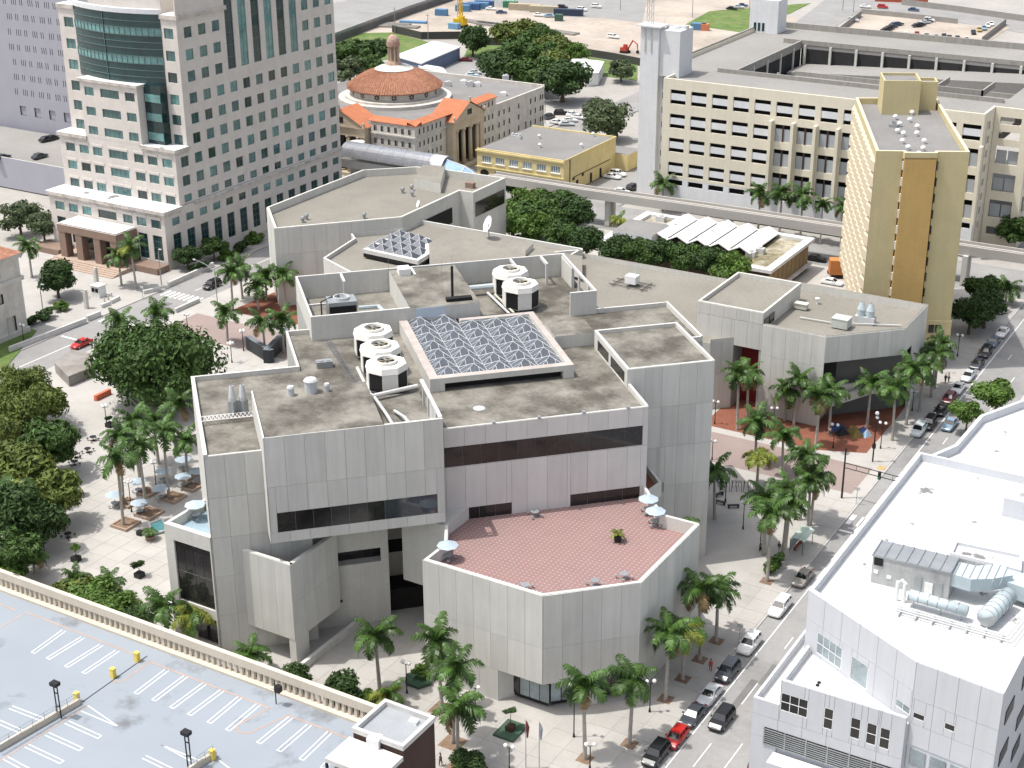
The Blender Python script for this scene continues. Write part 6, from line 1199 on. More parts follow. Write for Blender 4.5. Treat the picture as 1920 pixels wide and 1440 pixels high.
tr=thing('orange_truck','orange truck parked at the foot of the yellow tower','truck',(*(-97.40,301.23),-.1),.5); om_=M('truck_orange',(.55,.2,.06),.6,.1); link('cargo_box',MB().box(-3,1.6,-1.2,1.2,1,4.2).mesh('cargo_box',om_),tr); link('cab',MB().box(1.7,3.3,-1.15,1.15,.6,2.7).mesh('cab',om_),tr); link('windscreen',MB().box(3.3,3.34,-1,1,1.7,2.5).mesh('windscreen',carglass),tr)
for x in(-2,-.8,2.5):
    for s in(-1,1): link('wheel',tyre,tr,(x,s*1.0,.45),0,(1.3,1.3,1.3))
for i,p in enumerate([(-344.10,489.90),(-324.95,484.17),(-211.60,624.53),(-206.01,621.66),(-244.40,603.40),(-258.68,578.00),(-292.38,579.88)]):
    t=thing('utility_pole','thin utility pole '+['behind the church lantern','by the construction fence, right of the lantern','at the top right road, left','at the top right road by the lot','by the rear stair tower','in the sand beyond the garage','on the far grey lot'][i],'pole',(*p,-.2)); link('post',MB().cyl(0,0,0,10,.16,.1,6).mesh('post',gf_),t); link('crossarm',MB().box(-1,1,-.06,.06,9.2,9.35).mesh('crossarm',gf_),t)
# ---------- street furniture ----------
def lamp(p,h,label,globes=2,group='globe lamps'):
    t=thing('street_lamp',label,'street lamp',(p[0],p[1],0),RND.uniform(-.4,.4)+.3,group); link('post',MB().cyl(0,0,0,.5,.16,.11,8).cyl(0,0,.5,h,.075,.06,8).mesh('post',black),t)
    mb=MB().tube([(-.45,0,h-.05),(.45,0,h-.05)],.04,5); 
    if globes==4: mb.tube([(0,-.45,h-.05),(0,.45,h-.05)],.04,5)
    link('arm',mb.mesh('arm',black),t)
    for x,y in[(-.45,0),(.45,0),(0,-.45),(0,.45)][:globes]: link('globe',MB().ball((0,0,0),.27,8).mesh('globe',globem,smooth=True),t,(x,y,h+.2))
LAMPS=[((-69.52,130.11),max(3.2,6.95),'twin globe lamp left of the shop window palm',2),
((-91.29,127.57),max(3.2,4.22),'black lamp post beside the green hexagonal planter',2),
((-81.05,126.99),max(3.2,4.66),'black lamp post left of the green square planter',2),
((-64.07,139.01),max(3.2,4.16),'twin white globe lamp right of the shop window',2),
((-65.11,125.79),max(3.2,2.70),'twin white globe lamp at the bottom edge by the palm bed',2),
((-72.76,120.87),max(3.2,1.54),'twin white globe lamp at the very bottom edge',2),
((-153.64,145.61),max(3.2,4.94),'lamp with pale heads at the front of the umbrella tables',4),
((-156.32,153.83),max(3.2,4.06),'lamp in the middle of the umbrella tables',4),
((-179.78,167.06),max(3.2,2.48),'lamp by the shrub planter below the banyan',4),
((-155.24,129.74),max(3.2,3.46),'cluster of white globes rising from the left trees',4),
((-197.56,207.26),max(3.2,2.79),'dark lamp on the left pink paving',2),
((-181.14,204.49),max(3.2,3.90),'lamp with white globes near the black angled wall',4),
((-179.24,198.86),max(3.2,3.73),'lamp with white globes by the small lawn',4),
((-221.13,187.13),max(3.2,1.65),'globe lamp by the long barrier at the left',2),
((-90.68,218.62),max(3.2,3.94),'globe lamp at the tall block corner before the red wall',2),
((-81.73,222.57),max(3.2,2.46),'globe lamp on the red plaza before the auditorium',2),
((-70.22,219.66),max(3.2,4.02),'twin globe lamp left of the sculpture',2),
((-63.48,223.33),max(3.2,4.40),'twin globe lamp right of the sculpture',2),
((-85.49,205.78),max(3.2,3.03),'globe lamp at the right edge of the tall block on the pink street',2),
((-72.18,186.78),max(3.2,4.14),'globe lamp in the shade below the bike rack',2),
((-63.61,240.62),max(3.2,3.50),'black lamp beside the auditorium right wall',2),
((-63.80,269.08),max(3.2,4.06),'lamp post in the yellow tower shadow',2),
((-63.93,259.52),max(3.2,4.18),'globe lamp at the far end of the auditorium palms',2),
((-77.90,193.57),max(3.2,3.17),'black lamp beside the dark palm at the tall block',2),
((-67.72,182.41),max(3.2,2.60),'black lamp in the big shadow before the clump of palms',2)]
for p,h,l,g in LAMPS: lamp(p,h,l,g)
def cobra(p,h,ang,L,label):
    t=thing('street_light',label,'street light',(p[0],p[1],0),ang); link('post',MB().cyl(0,0,0,h,.12,.08,8).mesh('post',steel),t); link('arm',MB().tube([(0,0,h-.1),(L*.5,0,h+.5),(L,0,h+.6)],[.07,.06,.05],6).mesh('arm',steel),t); link('lamp_head',MB().box(L-.3,L+.4,-.14,.14,h+.48,h+.64).mesh('lamp_head',pipe),t)
cobra((-226.46,197.40),7,.2,.6,'grey street light pole on the left sidewalk by the barrier'); cobra((-220.42,224.70),7.5,0,.5,'plain grey pole before the office tower corner'); cobra((-202.09,221.33),7.6,2.9,7,'long armed street light reaching over the left street'); cobra((-220.78,390.00),7,2.4,2.5,'street light leaning over the yellow building roof')
sgm=M('signal_black',(.02,.02,.018),.6,0)
ts=thing('traffic_signal','black traffic signal mast with a long double arm over the right road','traffic signal',(*(-63.02,203.42),0)); link('post',MB().cyl(0,0,0,8.4,.17,.12,8).mesh('post',sgm),ts)
a=math.atan2(-.09,1); tm=MB().tube([(0,0,6.0),(9.5,-.6,6.0)],.07,5).tube([(0,0,5.2),(9.5,-.6,5.2)],.07,5)
for k in range(5): tm.tube([(1.9*k,-.12*k,5.2),(1.9*k,-.12*k,6)],.04,4)
link('arm',tm.mesh('arm',sgm),ts)
for x in(5.6,8.8): s=link('signal_head',MB().box(-.2,.2,-.2,.2,-.7,.5).mesh('signal_head',sgm),ts,(x,-.06*x-.2,5.6)); link('lens',MB().box(-.13,.13,-.22,-.2,-.5,-.25).mesh('lens',M('signal_green',(.02,.25,.1),.3,0)),s)
sp=thing('signal_post','tall black signal post with white ball tops at the red plaza corner','post',(*(-63.01,217.92),0)); link('post',MB().cyl(0,0,0,8.6,.13,.1,8).mesh('post',sgm),sp); link('camera_ball',MB().ball((0,0,8.5),.35,8).ball((.1,0,7.8),.3,8).mesh('camera_ball',pipe),sp); link('box',MB().box(-.25,.25,-.2,.2,2.4,3.2).mesh('box',sgm),sp)
for i,(p,h) in enumerate([((-60.47,157.54),3.18),((-60.49,202.68),2.71),((-57.42,257.61),2.6),((-218.06,216.56),2.6)]):
    t=thing('street_sign',['white backed street sign on a pole beside the white suv','slim sign pole near the traffic signal mast','white sign by the kerb in front of the silver sedan','small sign post by the guard kiosk'][i],'sign',(*p,0)); link('post',MB().cyl(0,0,0,h,.05,.05,6).mesh('post',steel),t); link('sign_board',MB().box(-.4,.4,-.03,.03,h-.35,h+.15).mesh('sign_board',pipe),t)
bs=thing('bus_shelter','bus shelter with a curved translucent green roof by the kerb','bus shelter',(*(-62.76,185.65),0),HP2)
rfm=MB()
for k in range(6):
    a0_,a1_=math.pi*(.15+.7*k/6),math.pi*(.15+.7*(k+1)/6); rfm.face([(-2.1,-1.2*math.cos(a0_),1.9+.7*math.sin(a0_)),(2.1,-1.2*math.cos(a0_),1.9+.7*math.sin(a0_)),(2.1,-1.2*math.cos(a1_),1.9+.7*math.sin(a1_)),(-2.1,-1.2*math.cos(a1_),1.9+.7*math.sin(a1_))])
link('roof',rfm.mesh('roof',M('pale_green_glass',(.48,.58,.50),.2,.1)),bs); link('back_panel',MB().box(-2,2,.95,1.0,.3,2.0).mesh('back_panel',glassg),bs); link('bench',MB().box(-1.3,1.3,.3,.75,.42,.5).box(-1.2,-1.1,.3,.75,0,.42).box(1.1,1.2,.3,.75,0,.42).mesh('bench',M('brick_red_bench',(.25,.08,.06),.8,.1)),bs)
for x in(-2,2):
    for y in(-.9,.98): link('post',MB().cyl(0,0,0,2.3,.05,.05,6).mesh('post',greenm),bs,(x,y,0))
# planters, pots, benches, flags
def pot(p,label,r=.55,h=.75,kind='S0',s=1.1,name='planter',round_=False):
    t=thing(name,label,'planter',(p[0],p[1],0)); link('pot',(MB().cyl(0,0,0,h,r*.8,r,14) if round_ else MB().box(-r,r,-r,r,0,h)).mesh('pot',browns if round_ else black),t); return t
def potted(p,label,s,zc,k,r=.55,h=.75,palm_=False,round_=False):
    t=pot(p,label,r,h,round_=round_); link('stem',MB().tube([(0,0,h),(.05,0,zc)],[.06,.04],5).mesh('stem',trunkm),t)
    if palm_:
        for i in range(10): f=link('frond',RND.choice(FR[1]),t,(0,0,zc),0,(.42,.42,.42)); f.rotation_euler=(0,0,i*.63)
    else: link('foliage',SH_[k],t,(0,0,zc),0,(s,s,s))
potted((-139.08,131.89),'dark box planter with a rounded ficus on the white plaza',1.15,2.0,1); potted((-150.00,130.67),'black box planter with a thin green sapling near the balustrade',.9,2.2,0); potted((-164.66,145.25),'black box planter with a light green sapling by the cluster shade',1.2,2.4,0); potted((-145.23,140.61),'round brown pot with a small palm by the turquoise pool',1,1.4,0,.75,.7,True,True); pot((-147.52,140.94),'small empty black box planter by the round pot',.4,.7)
potted((-178.53,166.53),'black planter with a shrub on the plaza edge below the banyan',.8,1.6,1)
gp_=thing('green_planter','low green hexagonal planter with a round bush in front of the terrace block','planter',(*(-91.39,130.40),0)); link('tub',MB().cyl(0,0,0,.55,1.7,1.9,6).mesh('tub',greenm),gp_); link('foliage',SH_[0],gp_,(-.1,.2,1.4),0,(1.45,1.45,1.3))
gq=thing('green_square_planter','green square platform planter with a thin sapling near the flagpoles','planter',(*(-76.43,127.27),0)); link('platform',MB().box(-1.35,1.35,-1.75,1.75,0,.3).mesh('platform',greenm),gq); link('pot',MB().box(-.45,.45,-.5,.5,.3,.95).mesh('pot',brownwall),gq); link('stem',MB().tube([(0,0,.9),(0,.1,2.6)],[.05,.03],5).mesh('stem',trunkm),gq); link('foliage',SH_[1],gq,(0,.1,2.8),0,(1.0,1.0,.45))
for i,(p,c) in enumerate([((-71.44,122.31),(.15,.02,.03)),((-69.95,122.73),(.25,.27,.32))]):
    t=thing('flagpole',['flagpole with a furled dark red flag at the bottom edge','flagpole with a furled pale flag at the bottom edge'][i],'flagpole',(*p,0)); link('pole',MB().cyl(0,0,0,6.6,.06,.04,8).mesh('pole',steel),t); f=link('flag',MB().tube([(.1,0,6.4),(.25,0,5.6),(.18,.05,4.2)],[.05,.2,.09],6).mesh('flag',paintobj),t); f.color=(*c,1)
def table_set(p,label,z=0,umb=True,dark=False):
    t=thing('cafe_table',label,'table',(p[0],p[1],z),RND.uniform(0,1.5)); m=black if dark else steel
    link('tabletop',MB().cyl(0,0,.68,.74,.55,.55,14).mesh('tabletop',m),t); link('stand',MB().cyl(0,0,0,.68,.06,.06,6).cyl(0,0,0,.05,.35,.35,8).mesh('stand',m),t)
    for k in range(4): c_=link('stool',MB().cyl(0,0,.38,.44,.2,.2,8).cyl(0,0,0,.38,.05,.05,5).mesh('stool',m),t,(.95*math.cos(k*1.571),.95*math.sin(k*1.571),0))
    if umb:
        u=MB(); N=8
        for k in range(N):
            a,b=2*math.pi*k/N,2*math.pi*(k+1)/N; u.face([(1.35*math.cos(a),1.35*math.sin(a),2.05),(1.35*math.cos(b),1.35*math.sin(b),2.05),(0,0,2.55)])
        link('umbrella',u.mesh('umbrella',umbm),t); link('umbrella_pole',MB().cyl(0,0,.7,2.5,.03,.03,6).mesh('umbrella_pole',steel),t)
UT=[((-157.03,145.63),'table under a pale umbrella by the front globe lamp'),((-157.04,150.70),'table under a pale umbrella between the left palms'),((-152.45,150.70),'table under a bright umbrella left of the tall palm'),((-151.93,145.62),'table under a blue grey umbrella at the front of the group'),((-156.13,155.42),'table under a grey umbrella behind the tall palm'),((-152.21,155.58),'table under a pale blue umbrella right of the tall palm'),((-156.26,160.09),'table under an umbrella at the back right of the group'),((-151.51,158.10),'table under an umbrella tight against the left wing wall')]
for p,l in UT: table_set(p,l)
table_set((-123.35,127.71),'table under a sky blue umbrella on the small blue terrace',15.32)
for i,(p,u) in enumerate([((-90.30,135.84),1),((-86.74,150.93),0),((-74.55,159.02),1),((-72.33,156.49),1),((-69.73,142.65),0),((-78.60,134.51),0),((-72.00,139.48),0)]): table_set(p,['pale umbrella table in the left corner of the pink terrace','bare table by the wall of the pink terrace','rear umbrella table in the right corner of the pink terrace','front umbrella table in the right corner of the pink terrace','bare table near the front right edge of the pink terrace','bare table peeking over the left front parapet of the terrace','bare table peeking over the middle front parapet of the terrace'][i],14.8,bool(u))
for i,p in enumerate([(-181.81,161.69),(-179.50,159.17),(-176.97,161.12),(-176.59,155.72),(-174.47,157.41),(-174.74,154.96),(-172.87,152.89),(-156.05,135.06)]): table_set(p,['black patio table in the shade, back left','black patio table in the shade, second from the back','black patio table on the sun edge, upper','black patio table in the shade, third row left','black patio table on the sun edge, lower','black patio table in the shade, third row right','black patio table in the shade, nearest the sapling','lone black patio table near the balustrade sapling'][i],0,False,True)
tpot=thing('terrace_pot','black pot with a small yellow green palm on the pink terrace','planter',(*(-74.54,150.39),14.8)); link('pot',MB().cyl(0,0,0,.85,.42,.5,12).mesh('pot',black),tpot)
for i in range(9): f=link('frond',RND.choice(FRY),tpot,(0,0,1.0),0,(.36,.36,.36)); f.rotation_euler=(0,-.5,i*.7)
tpot=thing('terrace_pot','dark pot with a drooping palm at the right tip of the pink terrace','planter',(*(-68.11,158.12),14.8)); link('pot',MB().box(-.4,.4,-.4,.4,0,.9).mesh('pot',black),tpot)
for i in range(7): f=link('frond',RND.choice(FR[1]),tpot,(0,0,1.0),0,(.45,.45,.45)); f.rotation_euler=(0,0,i*.9)
bm_=M('brown_planter_tile',(.36,.27,.21),.9,.1)
for i,(p,w) in enumerate([((-151.43,142.06),3.2),((-155.96,147.25),2.6),((-150.75,146.31),3.2),((-155.76,151.44),2.6),((-151.19,152.04),3.0),((-154.35,158.59),2.8),((-151.14,156.21),2.6)]):
    t=thing('raised_planter','low brown square planter bed '+['at the foot of the front left palm','behind the front left palm','at the foot of the middle palm','behind the middle palm','at the foot of the tall palm','by the left wing wall, back','by the left wing wall, front'][i],'planter bed',(*p,0)); mb=MB(); parapet(mb,[(-w/2,-w/2),(w/2,-w/2),(w/2,w/2),(-w/2,w/2)],0,.45,.25); link('rim',mb.mesh('rim',bm_),t); link('soil',MB().box(-w/2+.25,w/2-.25,-w/2+.25,w/2-.25,0,.3).mesh('soil',mulch),t)
pool=thing('fountain_pool','small turquoise pool with a white rim beside the glazed corner block','pool',(*(-146.39,143.66),0)); pts=[(-148.55,143.73),(-147.86,146.05),(-144.36,143.71),(-145.83,141.37)]; part('water',MB().prism(pts,-.05,.25),poolm,pool); mb=MB(); parapet(mb,pts,0,.45,.35); part('rim',mb,copem,pool)
# sculpture and black angled wall
vwall=thing('angled_black_wall','large black angled wall standing in the left plaza behind the left wing','wall sculpture',(*(-172.00,200.06),0)); a,b,c_=(-181.23,205.37),(-172.89,201.92),(-176.51,212.85); mb=MB(); wallseg(mb,a,b,1.1,0,2.6,0,1); part('left_leg',mb,[M('blue_black_granite',(.03,.034,.04),.5,.1),M('slate_top',(.16,.18,.2),.6,.1)],vwall); mb=MB(); wallseg(mb,b,c_,1.1,0,2.7,0,1); part('right_leg',mb,[bpy.data.materials['blue_black_granite'],bpy.data.materials['slate_top']],vwall)
scu=thing('plaza_sculpture','low faceted blue and ochre abstract sculpture on the red brick plaza','sculpture',(*(-69.66,226.62),0)); bs_=M('sculpture_blue',(.035,.07,.19),.6,.15,1); os_=M('sculpture_ochre',(.20,.15,.05),.6,.15,1)
for i,(x,y,s,m,r) in enumerate([(-2.6,.2,1.7,bs_,.4),(-1.2,-1.0,1.3,black,1.1),(.2,.6,1.5,os_,.2),(1.2,-.6,1.3,os_,.9),(1.6,1.0,1.2,bs_,.5),(2.6,.2,1.0,M('sculpture_pale',(.3,.42,.55),.6,.1),1.3)]):
    mb=MB(); q_=[(-s,-.5*s,0),(s*.8,-.7*s,0),(s,.5*s,.1),(-.7*s,.6*s,0)]; tp_=(s*.1,0,1.25); 
    for k in range(4): mb.face([q_[k],q_[(k+1)%4],tp_])
    link('facet',mb.mesh('facet',m),scu,(x,y,0),r)
rk=thing('metal_rack','tangled black metal rack of bike hoops beside the tall block','bike rack',(*(-78.04,198.00),0),.5); 
for k in range(9):
    link('hoop',MB().tube([(0,-.8,0),(0,-.7,1.2),(0,0,1.5),(0,.7,1.2),(0,.8,0)],.04,5).mesh('hoop',black),rk,(-2.4+.6*k,0,0),.2*(k%3-1))
link('rail',MB().tube([(-2.6,0,1.5),(2.6,0,1.5)],.03,4).tube([(-2.6,.7,.9),(2.6,.7,.9)],.03,4).mesh('rail',black),rk)
for i,p in enumerate([(-78.25,192.37),(-76.03,192.26),(-79.45,194.70)]): single('bench',MB().box(-.9,.9,-.25,.25,.4,.5).box(-.8,-.6,-.2,.2,0,.4).box(.6,.8,-.2,.2,0,.4),black,['black bench near the dark palm by the tall block','black bench below the bike rack','black bench at the wall behind the dark palm'][i],'bench',(*p,0),.6*i,local=True)
# barriers on the left street
bar=MB()
def barrier(p,q,label,h=1.0):
    t=thing('concrete_barrier',label,'barrier',(*p,0)); mb=MB(); wallseg(mb,p,q,.5,-.1,h,0,0); part('barrier_wall',mb,copem,t)
barrier((-219.12,181.96),(-217.95,200.58),'long white barrier wall along the left street'); barrier((-218.42,201.34),(-218.29,204.88),'short white barrier at the end of the long wall'); barrier((-219.69,218.61),(-218.19,222.13),'short white barrier block before the office plaza',.8); barrier((-218.25,224.79),(-218.83,239.71),'white barrier wall beside the office tower along the street')
barrier((-221.23,208.16),(-221.07,210.42),'white block by the guard kiosk, left',.8); barrier((-221.34,210.99),(-221.64,213.76),'white block by the guard kiosk, right',.8); barrier((-206.78,220.82),(-206.78,213.62),'white railing wall at the crosswalk before the pink paving',.9); barrier((-176.25,143.75),(-173.21,148.08),'pale low wall under the left tree cluster',.8)
gk=thing('guard_kiosk','small white guard kiosk with dark windows before the office tower','kiosk',(*(-227.12,213.22),0)); link('wall',MB().box(-1.1,1.1,-1,1,0,2.3).mesh('wall',whitem),gk); link('roof',MB().box(-1.3,1.3,-1.2,1.2,2.3,2.5).mesh('roof',copem),gk)
for x in(-.5,.5): link('window',MB().box(-.4,.4,-.03,.03,-.4,.4).mesh('window',glassd),gk,(x,-1.02,1.55))
for i,p in enumerate([(-232.33,217.87),(-223.97,206.58)]): single('stone_obelisk',MB().rbox(0,0,.7,.7,0,3.6).rbox(0,0,.5,.5,3.6,4),wallc,['grey square post between the steps and the kiosk','grey square post left of the guard kiosk'][i],'post',(*p,0),local=True)
for i,(x,y) in enumerate([(-223.59,211.16),(-223.84,212.49),(-224.66,214.25)]): single('bollard',MB().cyl(0,0,0,.9,.18,.16,8),wallc,['bollard by the kiosk, front','bollard by the kiosk, middle','bollard by the kiosk, rear'][i],'bollard',(x,y,0),local=True)
single('orange_barrier',MB().box(-.3,.3,-1.8,1.8,0,1.0).box(-.5,.5,-1.8,-1.5,0,.1).box(-.5,.5,1.5,1.8,0,.1),M('orange_plastic',(.6,.16,.09),.7,.1),'orange plastic barrier on the plaza beside the banyan','barrier',(*(-188.48,175.02),0),local=True)
single('grey_wall_block',MB().prism([(-204.10,178.92),(-206.13,185.27),(-201.92,185.56),(-196.68,180.85),(-197.07,175.47)],0,2.0),M('dark_ramp_wall',(.27,.255,.235),.9,.1,.5,(.14,.11,.08),.2,.8),'grey sunken ramp wall between the left cluster and the banyan','wall',(*(-202.76,182.31),0))
# roof plant of the campus building
def tower(p,label,z=Z0,s=1):
    t=thing('cooling_tower',label,'cooling tower',(p[0],p[1],z),A45+.3927,'octagonal cooling towers'); r=2.75*s
    link('base',MB().cyl(0,0,.45,.6,r*1.0,r,8).mesh('base',steel),t)
    for k in range(4): a=math.pi/4+k*math.pi/2; link('leg',MB().box(-.12,.12,-.12,.12,0,.5).mesh('leg',steel),t,(r*.75*math.cos(a),r*.75*math.sin(a),0))
    for k in range(8):
        a=math.pi*(k+.5)/4; w=2*r*math.sin(math.pi/8); d=r*math.cos(math.pi/8)
        if k%2==0: link('louvre_panel',MB().box(-.06,.06,-w/2+.08,w/2-.08,.7,3.1).mesh('louvre_panel',louv),t,((d-.03)*math.cos(a),(d-.03)*math.sin(a),0),a)
        else: link('side_panel',MB().box(-.05,.05,-w/2,w/2,.6,3.2).mesh('side_panel',cladm),t,(d*math.cos(a),d*math.sin(a),0),a)
    link('top_deck',MB().cyl(0,0,3.15,3.95,r*1.06,r*.98,8,ph=0).mesh('top_deck',cladm),t); rg=MB().lathe(0,0,[(1.45,4.0),(1.45,4.35),(1.25,4.35),(1.2,4.02)],20); f=link('fan_ring',rg.mesh('fan_ring',cladm),t)
    link('fan_void',MB().cyl(0,0,4.0,4.02,1.22,1.22,16).mesh('fan_void',darkm),t); fb=MB()
    for k in range(5): a=k*1.2566; fb.prism([(.1*math.cos(a+1.5),.1*math.sin(a+1.5)),(1.1*math.cos(a-.2),1.1*math.sin(a-.2)),(1.1*math.cos(a+.25),1.1*math.sin(a+.25))],4.12,4.16)
    link('fan_blade',fb.mesh('fan_blade',M('fan_bronze',(.25,.22,.15),.6,.1) if 'fan_bronze' not in bpy.data.materials else bpy.data.materials['fan_bronze']),t); link('fan_hub',MB().cyl(0,0,4.1,4.3,.22,.2,8).mesh('fan_hub',steel),t)
for p,l in[(uv(29.6,184.9),'nearest of the three cream cooling towers left of the skylight'),(uv(29.8,190.9),'middle of the three cream cooling towers left of the skylight'),(uv(29.9,197.2),'farthest of the three cream cooling towers left of the skylight'),(uv(54.6,210.6),'front cooling tower inside the rear plant enclosure'),(uv(54.6,216.8),'rear cooling tower inside the plant enclosure')]: tower(p,l)
def runpipe(name,label,pts,r,m,cat='pipe'):
    mb=MB()
    o=single(name,mb.tube(pts,r,8),m,label,cat,pts[0])
    return o
U3=lambda u,v,z:(*uv(u,v),z)
runpipe('roof_pipe','white pipe with elbow beside the nearest cooling tower, left',[U3(26.7,192,27.9),U3(26.9,182.5,28.0),U3(27.0,180,28.7),U3(27.3,172,29.6),U3(27.5,168.8,29.6),U3(27.6,168.2,28.4)],.22,pipe); runpipe('roof_pipe','shorter grey pipe with elbow behind the roof frame',[U3(28.8,175,28.6),U3(29.3,170.6,29.6),U3(29.7,168.0,29.5),U3(29.7,167.5,28.4)],.2,pipe)
runpipe('roof_pipe','thick pale pipe crossing in front of the nearest cooling tower',[U3(26.3,179.5,28.9),U3(33,181.4,28.9)],.3,copem); runpipe('roof_pipe','pale blue duct pipe beside the rear plant room',[U3(47.3,217.6,28.6),U3(53.2,217.8,28.6)],.42,bluepipe); runpipe('roof_pipe','double white pipe running beside the front enclosure wall',[U3(30.5,214.5,28.2),U3(33.5,214.3,28.2),U3(34.6,206.5,28.0)],.32,bluepipe); runpipe('roof_pipe','long pipe pair along the tower side of the plant area',[U3(51.0,217,27.8),U3(52.0,207,27.8)],.2,pipe); runpipe('roof_pipe','yellowish pipe beside the rear cooling towers',[U3(51.9,216,27.8),U3(52.8,206.6,27.8)],.17,M('cream_pipe',(.55,.52,.42),.6,.1))
ldr=MB()
for q in(24.0,24.7): ldr.tube([U3(q,203.5,27.75),U3(q+1.6,184,27.75)],.07,5)
for k in range(26): ldr.tube([U3(24.0+1.6*k/26,203.5-.75*k,27.75),U3(24.7+1.6*k/26,203.5-.75*k,27.75)],.05,4)
single('cable_tray',ldr,M('dark_tray',(.12,.12,.14),.6,.1),'dark cable tray on the roof left of the cooling towers','cable tray',U3(24,203,27.3))
tm=MB()
for k in range(13): tm.tube([U3(5.2+.5*k,179.6,27.9),U3(5.2+.5*k+.25,181.0,27.9)],.05,4).tube([U3(5.2+.5*k+.25,181.0,27.9),U3(5.7+.5*k,179.6,27.9)],.05,4)
tm.tube([U3(5.0,179.6,27.9),U3(11.6,179.6,27.9)],.09,4).tube([U3(5.0,181.0,27.9),U3(11.6,181.0,27.9)],.09,4)
single('roof_truss',tm,copem,'white truss walkway across the left wing roof','truss',U3(5,180,27.3))
for i,(u,v) in enumerate([(9.1,181.6),(10.4,181.6)]):
    t=thing('exhaust_fan',['left of the two grey conical exhaust fans on the left wing','right of the two grey conical exhaust fans on the left wing'][i],'exhaust fan',U3(u,v,Z0),0,'conical exhaust fans'); link('housing',MB().box(-.45,.45,-.45,.45,0,2.1).mesh('housing',steel),t); link('cone',MB().lathe(0,0,[(.5,2.1),(.5,2.6),(.25,4.2),(.2,4.2),(.2,3)],10).mesh('cone',pipe),t)
for i,(u,v,z,r,h,l) in enumerate([(16.2,178,30.9,.45,1.0,'short grey vent near the left edge of the upper box roof'),(18.8,178.4,30.9,.8,1.6,'large round grey vent on the upper box roof'),(20.8,178.2,30.9,.35,.8,'small round vent right of the large one on the upper box'),(40,175.8,Z0,.7,.03,'flat round roof drain cover before the skylight')]):
    single('roof_vent',MB().cyl(0,0,0,h,r,r,12).cyl(0,0,h,h+min(.25,h),r*1.15,r*.9,12),pipe,l,'vent',U3(u,v,z),local=True)
single('roof_unit',MB().box(-1.1,1.1,-.6,.6,0,.9).cyl(-.5,0,.9,1.0,.4,.4,10).cyl(.5,0,.9,1.0,.4,.4,10),steel,'small flat twin fan unit left of the cable tray','roof unit',U3(22.6,195,27.3),A45,local=True)
chl=thing('chiller_unit','tall grey condenser unit with dark louvres and a fan inside the front enclosure','condenser',U3(27.6,212,Z0),A45); link('louvre_panel',MB().box(-2.0,2.0,-1.5,1.5,.2,2.9).mesh('louvre_panel',louv),chl); link('casing',MB().box(-2.1,2.1,-1.6,1.6,2.9,3.5).box(-2.12,-1.98,-1.6,1.6,0,2.9).box(1.98,2.12,-1.6,1.6,0,2.9).mesh('casing',steel),chl); link('fan_ring',MB().lathe(0,0,[(1.2,3.5),(1.2,3.9),(1.05,3.9),(1.0,3.5)],16).mesh('fan_ring',pipe),chl); link('fan_blade',MB().box(-1,1,-.12,.12,3.7,3.74).box(-.12,.12,-1,1,3.75,3.79).mesh('fan_blade',steel),chl)
runpipe('black_pipe','black bent pipe frame beside the condenser unit',[U3(24.6,212,27.3),U3(24.6,212,30.6),U3(26.4,213,30.9),U3(27.6,213,30.9),U3(27.6,213,30.2)],.11,black); runpipe('black_flue','tall black flue pipe on the rear plant room roof',[U3(43.4,207.3,30.9),U3(43.4,207.3,36.0)],.2,black)
single('roof_box',MB().box(-.9,.9,-1.0,1.0,0,1.0),whitem,'white box cap at the back corner of the plant room roof','roof unit',U3(38.6,220.5,30.9),A45,local=True)
single('roof_box',MB().box(-1.9,1.9,-.5,.5,0,.5),darkm,'dark curb at the foot of the black flue','roof curb',U3(44.2,206.6,30.9),A45,local=True)
for i,(x,y) in enumerate([U3(40,214,0)[:2],U3(42.6,211,0)[:2],U3(44.6,213,0)[:2],U3(36,219,0)[:2]]): single('whip_antenna',MB().cyl(0,0,0,5,.03,.015,4),steel,['thin whip antenna left of the flue','thin whip antenna behind the flue','thin whip antenna right of the flue','thin whip antenna by the white box cap'][i],'antenna',(x,y,30.9),local=True)
for i,p in enumerate([(-118.68,242.80)]):
    t=thing('satellite_array','white roof unit on a black rail grid on the link building roof','roof unit',(*p,12.3)); link('unit',MB().box(-1.1,1.1,-.9,.9,.6,2.1).mesh('unit',whitem),t); mb=MB()
    for k in range(3): mb.tube([(-4,-1.6+1.6*k,.3),(4,-1.6+1.6*k,.3)],.09,4).tube([(-3+3*k,-2.4,.32),(-3+3*k,2.4,.32)],.09,4)
    link('rail_grid',mb.mesh('rail_grid',black),t); link('antenna',MB().cyl(.2,1.2,.3,3.6,.25,.06,6).mesh('antenna',bluepipe),t)
def dish(p,z,r,label):
    t=thing('satellite_dish',label,'satellite dish',(*p,z),-.5); mb=MB(); K=16; ct=Vector((0,-.35,1.4+r)); nz=Vector((-.15,-.9,.4)).normalized(); a=nz.orthogonal().normalized(); b=nz.cross(a); rings=[]
    for rr,dp in((.02,-.35),(.5,-.25),(1,0)):
        rings.append(len(mb.v)); mb.v+=[tuple(ct+(a*math.cos(2*math.pi*k/K)+b*math.sin(2*math.pi*k/K))*rr*r+nz*dp*r) for k in range(K)]
    for q_ in(0,1):
        for k in range(K): j=(k+1)%K; mb.f.append((rings[q_]+k,rings[q_]+j,rings[q_+1]+j,rings[q_+1]+k)); mb.m.append(0)
    link('dish',mb.mesh('dish',whitem,smooth=True),t); link('post',MB().tube([(0,0,0),(0,-.1,1.3+r)],.12,6).tube([tuple(ct),tuple(ct+nz*r*.9)],.03,4).mesh('post',steel),t)
dish((-152.03,246.21),15.3,1.7,'large white satellite dish standing behind the low wing'); dish((-174.04,254.39),15,.8,'small white satellite dish on the rear building roof')
